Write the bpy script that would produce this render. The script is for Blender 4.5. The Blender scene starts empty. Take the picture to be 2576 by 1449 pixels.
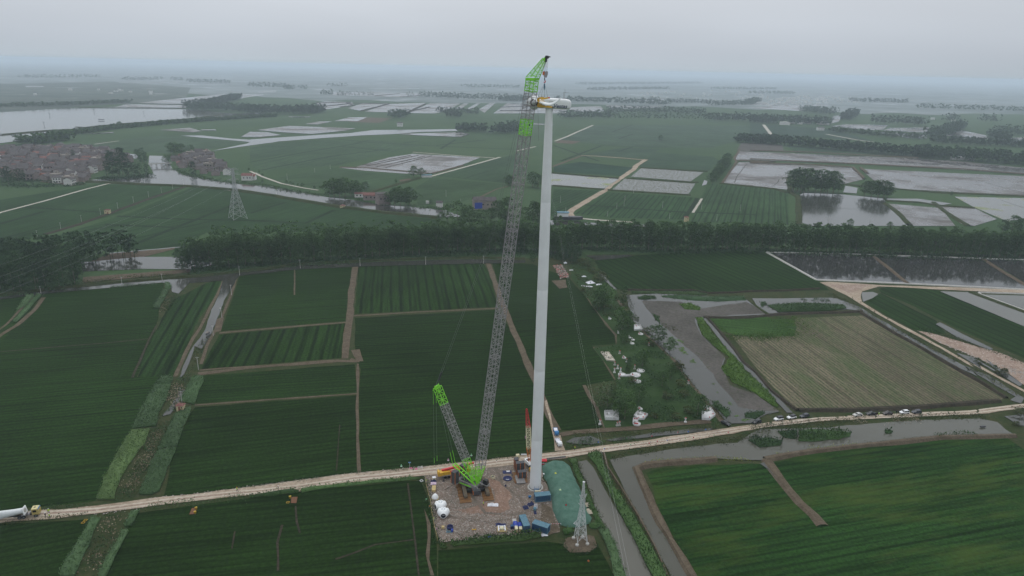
import bpy, bmesh, math, random
from mathutils import Vector, Matrix, noise as mnoise
from mathutils.geometry import delaunay_2d_cdt
random.seed(7)
R = math.radians
SC = bpy.context.scene
COL = SC.collection
# ---------------------------------------------------------------- camera, sky, sun, exposure
CAM_H = 130.0
FPX = 1719.0                                   # focal length in pixels of a 2576 wide frame
PITCH = math.atan(552.5 / FPX)
ROLL = R(1.29)
_r0 = Vector((1, 0, 0))
_fw = Vector((0, math.cos(PITCH), -math.sin(PITCH)))
_u0 = Vector((0, math.sin(PITCH), math.cos(PITCH)))
_rt = _r0 * math.cos(ROLL) + _u0 * math.sin(ROLL)
_up = _u0 * math.cos(ROLL) - _r0 * math.sin(ROLL)
cam_data = bpy.data.cameras.new('camera')
cam = bpy.data.objects.new('camera', cam_data)
COL.objects.link(cam)
m = Matrix((( _rt.x, _up.x, -_fw.x, 0), (_rt.y, _up.y, -_fw.y, 0), (_rt.z, _up.z, -_fw.z, CAM_H), (0, 0, 0, 1)))
cam.matrix_world = m
cam_data.sensor_width = 36
cam_data.lens = 36 * FPX / 2576
cam_data.clip_start = 1
cam_data.clip_end = 90000
SC.camera = cam
SC.view_settings.view_transform = 'Standard'
SC.view_settings.look = 'None'
SC.view_settings.exposure = 0.0
SC.view_settings.gamma = 1.0
SC.view_settings.use_curve_mapping = False
SC.render.engine = 'CYCLES'
SC.cycles.use_denoising = True
SC.cycles.max_bounces = 6
SC.cycles.diffuse_bounces = 2
SC.cycles.glossy_bounces = 2
SC.cycles.transmission_bounces = 2
SC.cycles.volume_bounces = 2
SC.cycles.transparent_max_bounces = 4
SC.cycles.volume_max_steps = 32
SUN_EL, SUN_AZ = R(50), R(-9)                  # overcast: the sun only brightens the cloud ahead, left of the crane
world = bpy.data.worlds.new('World')
SC.world = world
world.use_nodes = True
wn, wl = world.node_tree.nodes, world.node_tree.links
wn.clear()
w_out = wn.new('ShaderNodeOutputWorld')
w_bg = wn.new('ShaderNodeBackground')
w_bg.inputs['Strength'].default_value = 0.1
w_sky = wn.new('ShaderNodeTexSky')
w_sky.sky_type = 'NISHITA'
w_sky.sun_disc = False
w_sky.sun_elevation = SUN_EL
w_sky.sun_rotation = SUN_AZ
w_sky.dust_density = 4.0
w_tc = wn.new('ShaderNodeTexCoord')
w_sep = wn.new('ShaderNodeSeparateXYZ')
wl.new(w_tc.outputs['Generated'], w_sep.inputs[0])
w_ramp = wn.new('ShaderNodeValToRGB')          # cloud deck: paler and warmer with height
w_ramp.color_ramp.interpolation = 'LINEAR'
cr = w_ramp.color_ramp
SKYK = 0.1
stops = [(0.0, (0.465, 0.525, 0.580)), (0.025, (0.475, 0.522, 0.582)), (0.1, (0.540, 0.575, 0.625)), (0.30, (0.76, 0.80, 0.855)), (1.0, (1.05, 1.10, 1.16))]
while len(cr.elements) < len(stops):
 cr.elements.new(0.5)
for e, (p, c) in zip(cr.elements, stops):
 e.position = p
 e.color = (*c, 1)
w_noise = wn.new('ShaderNodeTexNoise')
w_map = wn.new('ShaderNodeMapping')
w_map.inputs['Scale'].default_value = (1.0, 1.0, 4.5)
wl.new(w_tc.outputs['Generated'], w_map.inputs[0])
wl.new(w_map.outputs[0], w_noise.inputs['Vector'])
w_noise.inputs['Scale'].default_value = 2.1
w_noise.inputs['Detail'].default_value = 3.0
w_noise.inputs['Roughness'].default_value = 0.42
w_cl = wn.new('ShaderNodeMapRange')
w_cl.inputs['From Min'].default_value = 0.3
w_cl.inputs['From Max'].default_value = 0.7
w_cl.inputs['To Min'].default_value = 0.93
w_cl.inputs['To Max'].default_value = 1.07
wl.new(w_noise.outputs['Fac'], w_cl.inputs['Value'])
wl.new(w_sep.outputs['Z'], w_ramp.inputs['Fac'])
w_mul = wn.new('ShaderNodeVectorMath')
w_mul.operation = 'SCALE'
wl.new(w_ramp.outputs['Color'], w_mul.inputs[0])
w_dot = wn.new('ShaderNodeVectorMath')         # veiled sun: the cloud is brightest towards it
w_dot.operation = 'DOT_PRODUCT'
w_dot.inputs[1].default_value = (math.sin(SUN_AZ) * math.cos(SUN_EL), math.cos(SUN_AZ) * math.cos(SUN_EL), math.sin(SUN_EL))
wl.new(w_tc.outputs['Generated'], w_dot.inputs[0])
w_glow = wn.new('ShaderNodeMapRange')
w_glow.inputs['From Min'].default_value = 0.35
w_glow.inputs['From Max'].default_value = 1.0
w_glow.inputs['To Min'].default_value = 0.98
w_glow.inputs['To Max'].default_value = 1.30
wl.new(w_dot.outputs['Value'], w_glow.inputs['Value'])
w_gl2 = wn.new('ShaderNodeMath')
w_gl2.operation = 'MULTIPLY'
wl.new(w_glow.outputs[0], w_gl2.inputs[0])
wl.new(w_cl.outputs[0], w_gl2.inputs[1])
wl.new(w_gl2.outputs[0], w_mul.inputs['Scale'])
w_gain = wn.new('ShaderNodeVectorMath')        # cloud radiance in the sky texture's own units
w_gain.operation = 'SCALE'
w_gain.inputs['Scale'].default_value = 1.0 / SKYK
wl.new(w_mul.outputs[0], w_gain.inputs[0])
w_mix = wn.new('ShaderNodeMix')
w_mix.data_type = 'RGBA'
w_mix.inputs[0].default_value = 0.97           # closed cloud, hardly any blue comes through
wl.new(w_sky.outputs[0], w_mix.inputs[6])
wl.new(w_gain.outputs[0], w_mix.inputs[7])
wl.new(w_mix.outputs[2], w_bg.inputs['Color'])
wl.new(w_bg.outputs[0], w_out.inputs[0])
sun_d = bpy.data.lights.new('sun', 'SUN')
sun_d.energy = 0.5
sun_d.angle = R(40)
sun_d.color = (1.0, 0.97, 0.92)
sun = bpy.data.objects.new('sun', sun_d)
COL.objects.link(sun)
sun.rotation_euler = (R(90) - SUN_EL, 0, R(180) - SUN_AZ)
# ---------------------------------------------------------------- where things stand: photograph pixel -> place on the ground
FR = {'a': (0, 250, 2.229), 'b': (1000, 250, 2.229), 'c': (2000, 250, 2.229), 'd': (3000, 250, 2.229),
      'e': (0, 800, 2.229), 'f': (1000, 800, 2.229), 'g': (2000, 850, 2.229), 'h': (3000, 850, 2.229),
      'i': (0, 1300, 2.229), 'j': (2200, 1200, 2.786), 'k': (2150, 1600, 2.0579), 'l': (3000, 1450, 1.697),
      'm': (1600, 1700, 2.634), 'n': (0, 1800, 2.576), 'o': (1000, 1700, 2.399), 'p': (1750, 1780, 5.795),
      'q': (1700, 1500, 4.0244), 'r': (1950, 180, 3.449), 's': (1980, 200, 6.586)}
NS = 2576 / 4096
def PX(fr, x, y):
 if fr == 'v':
  return x, y
 x0, y0, s = FR[fr]
 return (x0 + x / s) * NS, (y0 + y / s) * NS
def ray(px, py):
 return (_fw + _rt * ((px - 1288) / FPX) - _up * ((py - 724.5) / FPX))
def G(fr, x, y, z=0.0):
 d = ray(*PX(fr, x, y))
 if d.z > -0.0042:
  d.z = -0.0042
 t = (z - CAM_H) / d.z
 p = Vector((0, 0, CAM_H)) + d * t
 return p
def atd(fr, x, y, dist):
 """the point seen at this pixel whose forward distance (world y) is dist"""
 d = ray(*PX(fr, x, y))
 return Vector((0, 0, CAM_H)) + d * (dist / d.y)
def pts(s, z=0.0):
 """'v 1,2 3,4 g 5,6' -> ground points"""
 fr, out = 'v', []
 for tok in s.split():
  if tok.isalpha():
   fr = tok
  else:
   x, y = tok.split(',')
   out.append(G(fr, float(x), float(y), z))
 return out
# ---------------------------------------------------------------- object helpers
def link(o, parent=None):
 COL.objects.link(o)
 if parent is not None:
  o.parent = parent
 return o
def tag(o, label=None, cat=None, group=None, kind=None):
 if label:
  o['label'] = label
 if cat:
  o['category'] = cat
 if group:
  o['group'] = group
 if kind:
  o['kind'] = kind
 return o
def thing(name, loc, label, cat, group=None, rz=0.0):
 o = bpy.data.objects.new(name, None)
 o.empty_display_size = 0.5
 link(o)
 o.location = loc
 o.rotation_euler = (0, 0, rz)
 return tag(o, label, cat, group)
def dup(o, loc=None, rz=None, label=None, scale=None):
 c = o.copy()
 COL.objects.link(c)
 if loc is not None:
  c.location = loc
 if rz is not None:
  c.rotation_euler = (0, 0, rz)
 if scale is not None:
  c.scale = scale
 if label:
  c['label'] = label
 for ch in o.children:
  k = ch.copy()
  COL.objects.link(k)
  k.parent = c
  for g in ch.children:
   h = g.copy()
   COL.objects.link(h)
   h.parent = k
 return c
class MB:
 def __init__(self):
  self.v, self.f = [], []
 def add(self, vs, fs):
  n = len(self.v)
  self.v.extend([tuple(p) for p in vs])
  self.f.extend([tuple(i + n for i in f) for f in fs])
  return self
 def box(self, c, s, rz=0.0, M=None, taper=1.0):
  hx, hy, hz = s[0] / 2, s[1] / 2, s[2] / 2
  vs = []
  for sz in (-1, 1):
   t = 1.0 if sz < 0 else taper
   for sx, sy in ((-1, -1), (1, -1), (1, 1), (-1, 1)):
    vs.append(Vector((sx * hx * t, sy * hy * t, sz * hz)))
  rot = M if M is not None else Matrix.Rotation(rz, 3, 'Z')
  c = Vector(c)
  vs = [rot @ p + c for p in vs]
  return self.add(vs, [(0, 3, 2, 1), (4, 5, 6, 7), (0, 1, 5, 4), (1, 2, 6, 5), (2, 3, 7, 6), (3, 0, 4, 7)])
 def bar(self, p0, p1, w, n=4, w2=None, cap=True):
  p0, p1 = Vector(p0), Vector(p1)
  d = p1 - p0
  if d.length < 1e-6:
   return self
  d.normalize()
  a = d.cross(Vector((0, 0, 1)))
  if a.length < 1e-3:
   a = Vector((1, 0, 0))
  a.normalize()
  b = d.cross(a)
  w2 = w if w2 is None else w2
  vs = []
  for p, ww in ((p0, w), (p1, w2)):
   for k in range(n):
    an = 2 * math.pi * (k + 0.5) / n
    vs.append(p + (a * math.cos(an) + b * math.sin(an)) * ww / 2)
  fs = [(k, (k + 1) % n, n + (k + 1) % n, n + k) for k in range(n)]
  if cap:
   fs += [tuple(range(n))[::-1], tuple(range(n, 2 * n))]
  return self.add(vs, fs)
 def path(self, ps, w, n=4):
  for q0, q1 in zip(ps[:-1], ps[1:]):
   self.bar(q0, q1, w, n, cap=False)
  return self
 def lathe(self, prof, n=24, M=None, c=(0, 0, 0)):
  """prof: (radius, z) from bottom to top"""
  c = Vector(c)
  vs, fs = [], []
  for r, z in prof:
   for k in range(n):
    an = 2 * math.pi * k / n
    p = Vector((r * math.cos(an), r * math.sin(an), z))
    vs.append((M @ p if M is not None else p) + c)
  for j in range(len(prof) - 1):
   for k in range(n):
    k2 = (k + 1) % n
    fs.append((j * n + k, j * n + k2, (j + 1) * n + k2, (j + 1) * n + k))
  fs.append(tuple(range(n))[::-1])
  fs.append(tuple((len(prof) - 1) * n + k for k in range(n)))
  return self.add(vs, fs)
 def prism(self, poly, z0, z1):
  n = len(poly)
  area = sum(poly[i][0] * poly[(i + 1) % n][1] - poly[(i + 1) % n][0] * poly[i][1] for i in range(n))
  if area < 0:
   poly = poly[::-1]
  vs = [(p[0], p[1], z0) for p in poly] + [(p[0], p[1], z1) for p in poly]
  fs = [tuple(range(n))[::-1], tuple(range(n, 2 * n))]
  fs += [(i, (i + 1) % n, n + (i + 1) % n, n + i) for i in range(n)]
  return self.add(vs, fs)
 def profile(self, poly, w, M=None, c=(0, 0, 0)):
  """side outline in (x, z), extruded +-w/2 in y"""
  n = len(poly)
  area = sum(poly[i][0] * poly[(i + 1) % n][1] - poly[(i + 1) % n][0] * poly[i][1] for i in range(n))
  if area < 0:
   poly = poly[::-1]
  c = Vector(c)
  vs = []
  for s in (-1, 1):
   for x, z in poly:
    p = Vector((x, s * w / 2, z))
    vs.append((M @ p if M is not None else p) + c)
  fs = [tuple(range(n)), tuple(range(n, 2 * n))[::-1]]
  fs += [((i + 1) % n, i, n + i, n + (i + 1) % n) for i in range(n)]
  return self.add(vs, fs)
 def sphere(self, c, r, nu=10, nv=6, s=(1, 1, 1), jit=0.0, rng=random):
  c = Vector(c)
  vs, fs = [], []
  for j in range(1, nv):
   th = math.pi * j / nv
   for k in range(nu):
    an = 2 * math.pi * k / nu
    q = 1 + (rng.random() - 0.5) * jit
    vs.append(c + Vector((math.sin(th) * math.cos(an) * s[0], math.sin(th) * math.sin(an) * s[1], -math.cos(th) * s[2])) * r * q)
  top, bot = len(vs), len(vs) + 1
  vs += [c + Vector((0, 0, r * s[2])), c - Vector((0, 0, r * s[2]))]
  for j in range(nv - 2):
   for k in range(nu):
    k2 = (k + 1) % nu
    fs.append((j * nu + k, j * nu + k2, (j + 1) * nu + k2, (j + 1) * nu + k))
  for k in range(nu):
   k2 = (k + 1) % nu
   fs.append((bot, k2, k))
   fs.append((top, (nv - 2) * nu + k, (nv - 2) * nu + k2))
  return self.add(vs, fs)
 def mesh(self, name, mat, smooth=False):
  me = bpy.data.meshes.new(name)
  me.from_pydata(self.v, [], self.f)
  me.materials.append(mat)
  if smooth:
   me.polygons.foreach_set('use_smooth', [len(f) <= 4 for f in self.f])
  me.update()
  return me
 def build(self, name, mat, parent=None, smooth=False, loc=None, rz=None):
  o = bpy.data.objects.new(name, self.mesh(name, mat, smooth))
  link(o, parent)
  if loc is not None:
   o.location = loc
  if rz is not None:
   o.rotation_euler = (0, 0, rz)
  return o
def obj(name, me, parent=None, loc=None, rz=None):
 o = bpy.data.objects.new(name, me)
 link(o, parent)
 if loc is not None:
  o.location = loc
 if rz is not None:
  o.rotation_euler = (0, 0, rz)
 return o
# ---------------------------------------------------------------- materials
class NT:
 def __init__(self, name):
  self.m = bpy.data.materials.new(name)
  self.m.use_nodes = True
  self.n, self.l = self.m.node_tree.nodes, self.m.node_tree.links
  self.b = self.n['Principled BSDF']
 def node(self, t, **kw):
  x = self.n.new(t)
  for k, v in kw.items():
   if k in x.inputs.keys():
    x.inputs[k].default_value = v
   else:
    setattr(x, k, v)
  return x
 def to(self, a, b):
  self.l.new(a, b)
 def noise(self, vec, scale, detail=3, rough=0.55):
  x = self.node('ShaderNodeTexNoise')
  x.inputs['Scale'].default_value = scale
  x.inputs['Detail'].default_value = detail
  x.inputs['Roughness'].default_value = rough
  if vec is not None:
   self.to(vec, x.inputs['Vector'])
  return x.outputs['Fac']
 def ramp(self, fac, stops, interp='LINEAR'):
  x = self.node('ShaderNodeValToRGB')
  x.color_ramp.interpolation = interp
  e = x.color_ramp.elements
  while len(e) < len(stops):
   e.new(0.5)
  for el, (p, c) in zip(e, stops):
   el.position = p
   el.color = (*c, 1) if len(c) == 3 else c
  self.to(fac, x.inputs['Fac'])
  return x.outputs['Color']
 def mr(self, fac, a, b, c, d):
  x = self.node('ShaderNodeMapRange')
  for i, v in zip((1, 2, 3, 4), (a, b, c, d)):
   x.inputs[i].default_value = v
  self.to(fac, x.inputs[0])
  return x.outputs[0]
 def mix(self, fac, a, b, mode='MIX'):
  x = self.node('ShaderNodeMix')
  x.data_type = 'RGBA'
  x.blend_type = mode
  for sock, val in ((x.inputs[0], fac), (x.inputs[6], a), (x.inputs[7], b)):
   if hasattr(val, 'is_linked'):
    self.to(val, sock)
   elif isinstance(val, (int, float)):
    sock.default_value = val
   else:
    sock.default_value = (*val, 1)
  return x.outputs[2]
 def math(self, op, a, b=0.0):
  x = self.node('ShaderNodeMath')
  x.operation = op
  for s, v in ((x.inputs[0], a), (x.inputs[1], b)):
   if hasattr(v, 'is_linked'):
    self.to(v, s)
   else:
    s.default_value = v
  return x.outputs[0]
 def scale(self, col, fac):
  x = self.node('ShaderNodeVectorMath')
  x.operation = 'SCALE'
  self.to(col, x.inputs[0])
  if hasattr(fac, 'is_linked'):
   self.to(fac, x.inputs['Scale'])
  else:
   x.inputs['Scale'].default_value = fac
  return x.outputs[0]
 def mapped(self, vec, scale=(1, 1, 1), rot=(0, 0, 0)):
  x = self.node('ShaderNodeMapping')
  x.inputs['Scale'].default_value = scale
  x.inputs['Rotation'].default_value = rot
  self.to(vec, x.inputs[0])
  return x.outputs[0]
 def obj(self):
  return self.node('ShaderNodeTexCoord').outputs['Object']
 def pos(self):
  return self.node('ShaderNodeNewGeometry').outputs['Position']
 def bump(self, h, strength=0.4, dist=0.1):
  x = self.node('ShaderNodeBump')
  x.inputs['Strength'].default_value = strength
  x.inputs['Distance'].default_value = dist
  self.to(h, x.inputs['Height'])
  self.to(x.outputs[0], self.b.inputs['Normal'])
 def out(self, col, rough=0.9, spec=0.1):
  if hasattr(col, 'is_linked'):
   self.to(col, self.b.inputs['Base Color'])
  else:
   self.b.inputs['Base Color'].default_value = (*col, 1)
  self.b.inputs['Roughness'].default_value = rough
  self.b.inputs['Specular IOR Level'].default_value = spec
  return self.m
def mat_plain(name, col, rough=0.6, spec=0.3, metal=0.0, var=0.18, scale=2.0, dirt=None):
 """painted or bare surface with a little uneven wear"""
 t = NT(name)
 v = t.obj()
 n = t.noise(v, scale, 4)
 k = t.mr(n, 0.3, 0.7, 1 - var, 1 + var)
 c = t.node('ShaderNodeRGB')
 c.outputs[0].default_value = (*col, 1)
 cc = t.scale(c.outputs[0], k)
 if dirt:
  n2 = t.noise(v, scale * 0.45, 5, 0.65)
  cc = t.mix(t.mr(n2, 0.5, 0.72, 0, 0.75), cc, dirt)
 t.b.inputs['Metallic'].default_value = metal
 return t.out(cc, rough, spec)
def mat_soil(name, a, b, s1=0.15, s2=1.2, speck=None, speck_s=3.0, speck_t=0.62, rough=0.95):
 """ground cover of two colours in patches with fine grain and optional pale specks"""
 t = NT(name)
 v = t.pos()
 n1 = t.noise(v, s1, 5, 0.6)
 n2 = t.noise(v, s2, 4, 0.65)
 f = t.math('ADD', t.mr(n1, 0.32, 0.68, 0, 0.7), t.mr(n2, 0.35, 0.65, -0.25, 0.45))
 c = t.mix(t.mr(f, 0, 1, 0, 1), a, b)
 if speck:
  n3 = t.noise(v, speck_s, 3, 0.6)
  c = t.mix(t.mr(n3, speck_t, speck_t + 0.08, 0, 0.9), c, speck)
 t.bump(n2, 0.5, 0.25)
 return t.out(c, rough, 0.05)
def mat_field(name, rows=2.4, contrast=0.22, patch=None, pt=(0.55, 0.72), bare=None, seeds=None):
 """crop: object colour, drill rows along the object's own X axis, thin and thick stands"""
 t = NT(name)
 v = t.obj()
 oc = t.node('ShaderNodeObjectInfo').outputs['Color']
 st = t.mapped(v, (0.035, 0.55, 1))
 n1 = t.noise(st, 1.0, 3, 0.6)                       # long streaks along the rows
 n2 = t.noise(v, 0.012, 4, 0.6)                      # broad patches
 n3 = t.noise(v, 0.9, 3, 0.7)                        # clumps
 wv = t.node('ShaderNodeTexWave')
 wv.wave_type = 'BANDS'
 wv.bands_direction = 'Y'
 wv.inputs['Scale'].default_value = 0.314 / rows
 wv.inputs['Distortion'].default_value = 1.2
 wv.inputs['Detail'].default_value = 2
 wv.inputs['Detail Scale'].default_value = 0.25
 t.to(v, wv.inputs['Vector'])
 rowk = t.mr(wv.outputs['Fac'], 0.0, 0.35, 1 - contrast, 1.0)
 n4 = t.noise(t.mapped(v, (0.012, 0.9, 1)), 0.45, 2, 0.5)  # uneven drill lines: some rows thin, some thick
 k = t.math('MULTIPLY', t.mr(n1, 0.3, 0.7, 0.70, 1.28), t.mr(n2, 0.3, 0.7, 0.72, 1.26))
 k = t.math('MULTIPLY', k, t.mr(n3, 0.25, 0.75, 0.52, 1.40))
 k = t.math('MULTIPLY', k, t.mr(n4, 0.34, 0.46, 0.62, 1.0))
 k = t.math('MULTIPLY', k, rowk)
 c = t.scale(oc, k)
 hue = t.noise(v, 0.03, 3)
 c = t.mix(t.mr(hue, 0.45, 0.75, 0, 0.35), c, t.mix(0.5, c, t.scale(oc, 1.0), 'MIX'))
 if patch:
  pn = t.noise(t.mapped(v, (0.25, 1.0, 1)), 0.05, 6, 0.72)
  c = t.mix(t.mr(pn, pt[0], pt[1], 0, 0.85), c, patch)
 if seeds:
  sn = t.noise(t.mapped(v, (0.3, 1.0, 1)), 1.1, 3, 0.7)
  c = t.mix(t.math('MULTIPLY', t.mr(wv.outputs['Fac'], 0.5, 0.1, 0, 1), t.mr(sn, 0.42, 0.58, 0, 1)), c, seeds)
 if bare:
  bn = t.noise(t.mapped(v, (0.25, 1.3, 1)), 0.07, 5, 0.7)
  c = t.mix(t.mr(bn, 0.64, 0.76, 0, 0.7), c, bare)
 t.bump(n3, 0.35, 0.3)
 return t.out(c, 0.95, 0.04)
def mat_leaf(name, a, b, rough=0.75, spec=0.08):
 """leaves: every leaf its own tone between two greens, every plant a little different"""
 t = NT(name)
 g = t.node('ShaderNodeNewGeometry')
 oi = t.node('ShaderNodeObjectInfo')
 c = t.mix(g.outputs['Random Per Island'], a, b)
 k = t.mr(oi.outputs['Random'], 0, 1, 0.78, 1.25)
 n = t.noise(t.pos(), 0.06, 2)
 k = t.math('MULTIPLY', k, t.mr(n, 0.3, 0.7, 0.85, 1.18))
 return t.out(t.scale(c, k), rough, spec)
def mat_water(name, mud, rough=0.06, ripple=0.02, algae=None, at=(0.6, 0.66), ascale=0.05, dead=None):
 t = NT(name)
 v = t.pos()
 n = t.noise(v, 0.02, 4)
 c = t.mix(t.mr(n, 0.35, 0.65, 0, 1), mud, tuple(x * 1.25 for x in mud))
 rg = None
 if algae:
  an = t.noise(v, ascale, 6, 0.65)
  f = t.mr(an, at[0], at[1], 0, 1)
  c = t.mix(f, c, algae)
  rg = t.mr(f, 0, 1, rough, 0.8)
 if dead:
  dn = t.noise(v, 0.35, 4, 0.7)
  f = t.mr(dn, 0.47, 0.56, 0, 1)
  c = t.mix(f, c, dead)
  rg = t.mr(f, 0, 1, rough, 0.8)
 m_ = t.out(c, rough, 0.5)
 t.b.inputs['IOR'].default_value = 1.333
 if rg is not None:
  t.to(rg, t.b.inputs['Roughness'])
 rn = t.noise(t.mapped(v, (1, 0.6, 1)), 0.8, 3)
 t.bump(rn, ripple, 0.3)
 return m_
M = {}
M['ground'] = mat_soil('grassland', (0.034, 0.066, 0.026), (0.058, 0.096, 0.040), 0.006, 0.3)
M['lush'] = mat_soil('lush_grass', (0.022, 0.046, 0.015), (0.040, 0.068, 0.024), 0.06, 0.8)
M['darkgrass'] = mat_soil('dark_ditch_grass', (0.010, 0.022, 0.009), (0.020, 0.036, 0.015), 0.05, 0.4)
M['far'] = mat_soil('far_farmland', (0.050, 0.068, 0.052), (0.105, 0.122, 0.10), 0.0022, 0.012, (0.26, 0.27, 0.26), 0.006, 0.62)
M['plain'] = mat_soil('haze_paled_plain', (0.10, 0.125, 0.115), (0.24, 0.265, 0.265), 0.0011, 0.006, (0.36, 0.38, 0.39), 0.0035, 0.60)  # far ground painted paler: thicker distant haze put into its colour
M['verge'] = mat_soil('rough_grass', (0.024, 0.042, 0.014), (0.058, 0.058, 0.028), 0.12, 0.8)
M['wheat'] = mat_field('wheat', 2.4, 0.35)
M['wheat_rows'] = mat_field('wheat_in_drills', 5.5, 0.55)
M['wheat_patchy'] = mat_field('patchy_wheat', 2.8, 0.3, patch=(0.060, 0.086, 0.018), pt=(0.48, 0.72), bare=(0.085, 0.080, 0.036))
M['tilled'] = mat_field('tilled_soil_with_seedlings', 1.75, 0.18, patch=(0.045, 0.085, 0.026), pt=(0.47, 0.70), seeds=(0.030, 0.060, 0.018))
M['weedy'] = mat_field('weedy_green', 3.0, 0.15, patch=(0.17, 0.16, 0.075), pt=(0.62, 0.75))
M['dirt'] = mat_soil('brown_earth', (0.075, 0.058, 0.040), (0.135, 0.108, 0.078), 0.3, 1.5)
M['darkdirt'] = mat_soil('dark_wet_earth', (0.030, 0.027, 0.020), (0.060, 0.050, 0.036), 0.3, 1.2)
M['track'] = mat_soil('pale_gravel_track', (0.23, 0.175, 0.125), (0.41, 0.34, 0.265), 0.07, 0.8, (0.52, 0.46, 0.39), 2.2, 0.60)
M['rut'] = mat_soil('packed_wheel_track', (0.36, 0.305, 0.24), (0.50, 0.44, 0.365), 0.1, 0.9)
M['track_far'] = mat_soil('pale_dust_track', (0.36, 0.33, 0.28), (0.46, 0.43, 0.38), 0.05, 0.4)
M['rubble'] = mat_soil('brick_rubble', (0.22, 0.15, 0.115), (0.33, 0.26, 0.21), 0.2, 0.9, (0.58, 0.54, 0.50), 1.3, 0.60)
M['pad'] = mat_soil('crushed_brick_hardstand', (0.115, 0.098, 0.080), (0.205, 0.160, 0.130), 0.07, 0.9, (0.42, 0.37, 0.33), 2.2, 0.58)
M['mud'] = mat_soil('grey_mud_with_dead_stalks', (0.062, 0.058, 0.050), (0.115, 0.105, 0.095), 0.05, 0.7, (0.05, 0.062, 0.03), 0.6, 0.60)
M['concrete'] = mat_plain('concrete', (0.42, 0.41, 0.385), 0.9, 0.1, var=0.15, dirt=(0.22, 0.20, 0.17))
M['water'] = mat_water('river_water', (0.036, 0.037, 0.030), 0.10, 0.02)
M['canal'] = mat_water('muddy_canal_water', (0.056, 0.055, 0.041), 0.10, 0.02)
M['pond'] = mat_water('pond_water', (0.030, 0.030, 0.028), 0.07, 0.02)
M['paddy'] = mat_water('flooded_paddy', (0.070, 0.063, 0.058), 0.12, 0.45, algae=(0.088, 0.078, 0.070), at=(0.46, 0.66), ascale=0.012)
M['algae'] = mat_water('pond_water_with_yellow_weed', (0.07, 0.07, 0.055), 0.12, 0.03, (0.20, 0.24, 0.06), (0.52, 0.64), 0.02)
M['lotus'] = mat_water('pond_water_with_floating_weed', (0.055, 0.055, 0.045), 0.12, 0.03, dead=(0.085, 0.09, 0.06))
# ---------------------------------------------------------------- ground sheets
ZC = [0.0]
ZFAR = [0.45]
DZ = [0.002]
def nz():
 if DZ[0] > 0.01:
  ZFAR[0] += DZ[0]
  return ZFAR[0]
 ZC[0] += DZ[0]
 return ZC[0]
def ragged(ps, step, amp, seed=0):
 """closed outline with its edges broken up"""
 out, n = [], len(ps)
 for i in range(n):
  a, b = ps[i], ps[(i + 1) % n]
  L = (b - a).length
  k = max(1, min(40, int(L / step)))
  for j in range(k):
   p = a.lerp(b, j / k)
   if amp:
    q = mnoise.noise_vector(Vector((p.x * 0.6 / step, p.y * 0.6 / step, seed * 3.7)))
    p = p + Vector((q.x * amp, q.y * amp, 0))
   out.append(p)
 return out
def sheet(name, s, mat, color=None, rows=None, amp=0.0, step=6.0, kind='structure', z=None):
 ps = pts(s) if isinstance(s, str) else s
 z = nz() if z is None else z
 c = sum(ps, Vector((0, 0, 0))) / len(ps)
 if amp:
  ps = ragged(ps, step, amp, len(ps))
 ang = 0.0
 if rows:
  r = pts(rows)
  d = r[1] - r[0]
  ang = math.atan2(d.y, d.x)
 inv = Matrix.Rotation(-ang, 3, 'Z')
 vs = [inv @ (p - c) for p in ps]
 r_ = delaunay_2d_cdt([v.to_2d() for v in vs], [], [list(range(len(vs)))], 1, 1e-4)
 me = bpy.data.meshes.new(name)
 me.from_pydata([(v.x, v.y, 0) for v in r_[0]], [], [tuple(f) for f in r_[2]])
 me.materials.append(M[mat] if isinstance(mat, str) else mat)
 o = obj(name, me, None, (c.x, c.y, z), ang)
 if color:
  o.color = (*color, 1)
 return tag(o, kind=kind)
def offset_line(ps, w, wob=0.0, step=5.0):
 q = []
 for a, b in zip(ps[:-1], ps[1:]):
  k = max(1, min(60, int((b - a).length / step)))
  q += [a.lerp(b, j / k) for j in range(k)]
 q.append(ps[-1])
 L, Rr = [], []
 for i, p in enumerate(q):
  d = (q[min(i + 1, len(q) - 1)] - q[max(i - 1, 0)])
  d.z = 0
  d.normalize()
  n = Vector((-d.y, d.x, 0))
  e = mnoise.noise(Vector((p.x * 0.08, p.y * 0.08, 1.3))) * wob
  f = mnoise.noise(Vector((p.x * 0.08, p.y * 0.08, 9.3))) * wob
  L.append(p + n * (w / 2 + e))
  Rr.append(p - n * (w / 2 + f))
 return q, L, Rr
def strip(name, s, w, mat, wob=0.3, step=5.0):
 ps = pts(s) if isinstance(s, str) else s
 z = nz()
 q, L, Rr = offset_line(ps, w, wob, step)
 n = len(q)
 vs = [(p.x, p.y, z) for p in L] + [(p.x, p.y, z) for p in Rr]
 me = bpy.data.meshes.new(name)
 me.from_pydata(vs, [], [(i, n + i, n + i + 1, i + 1) for i in range(n - 1)])
 me.materials.append(M[mat] if isinstance(mat, str) else mat)
 return tag(obj(name, me), kind='structure')
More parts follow.
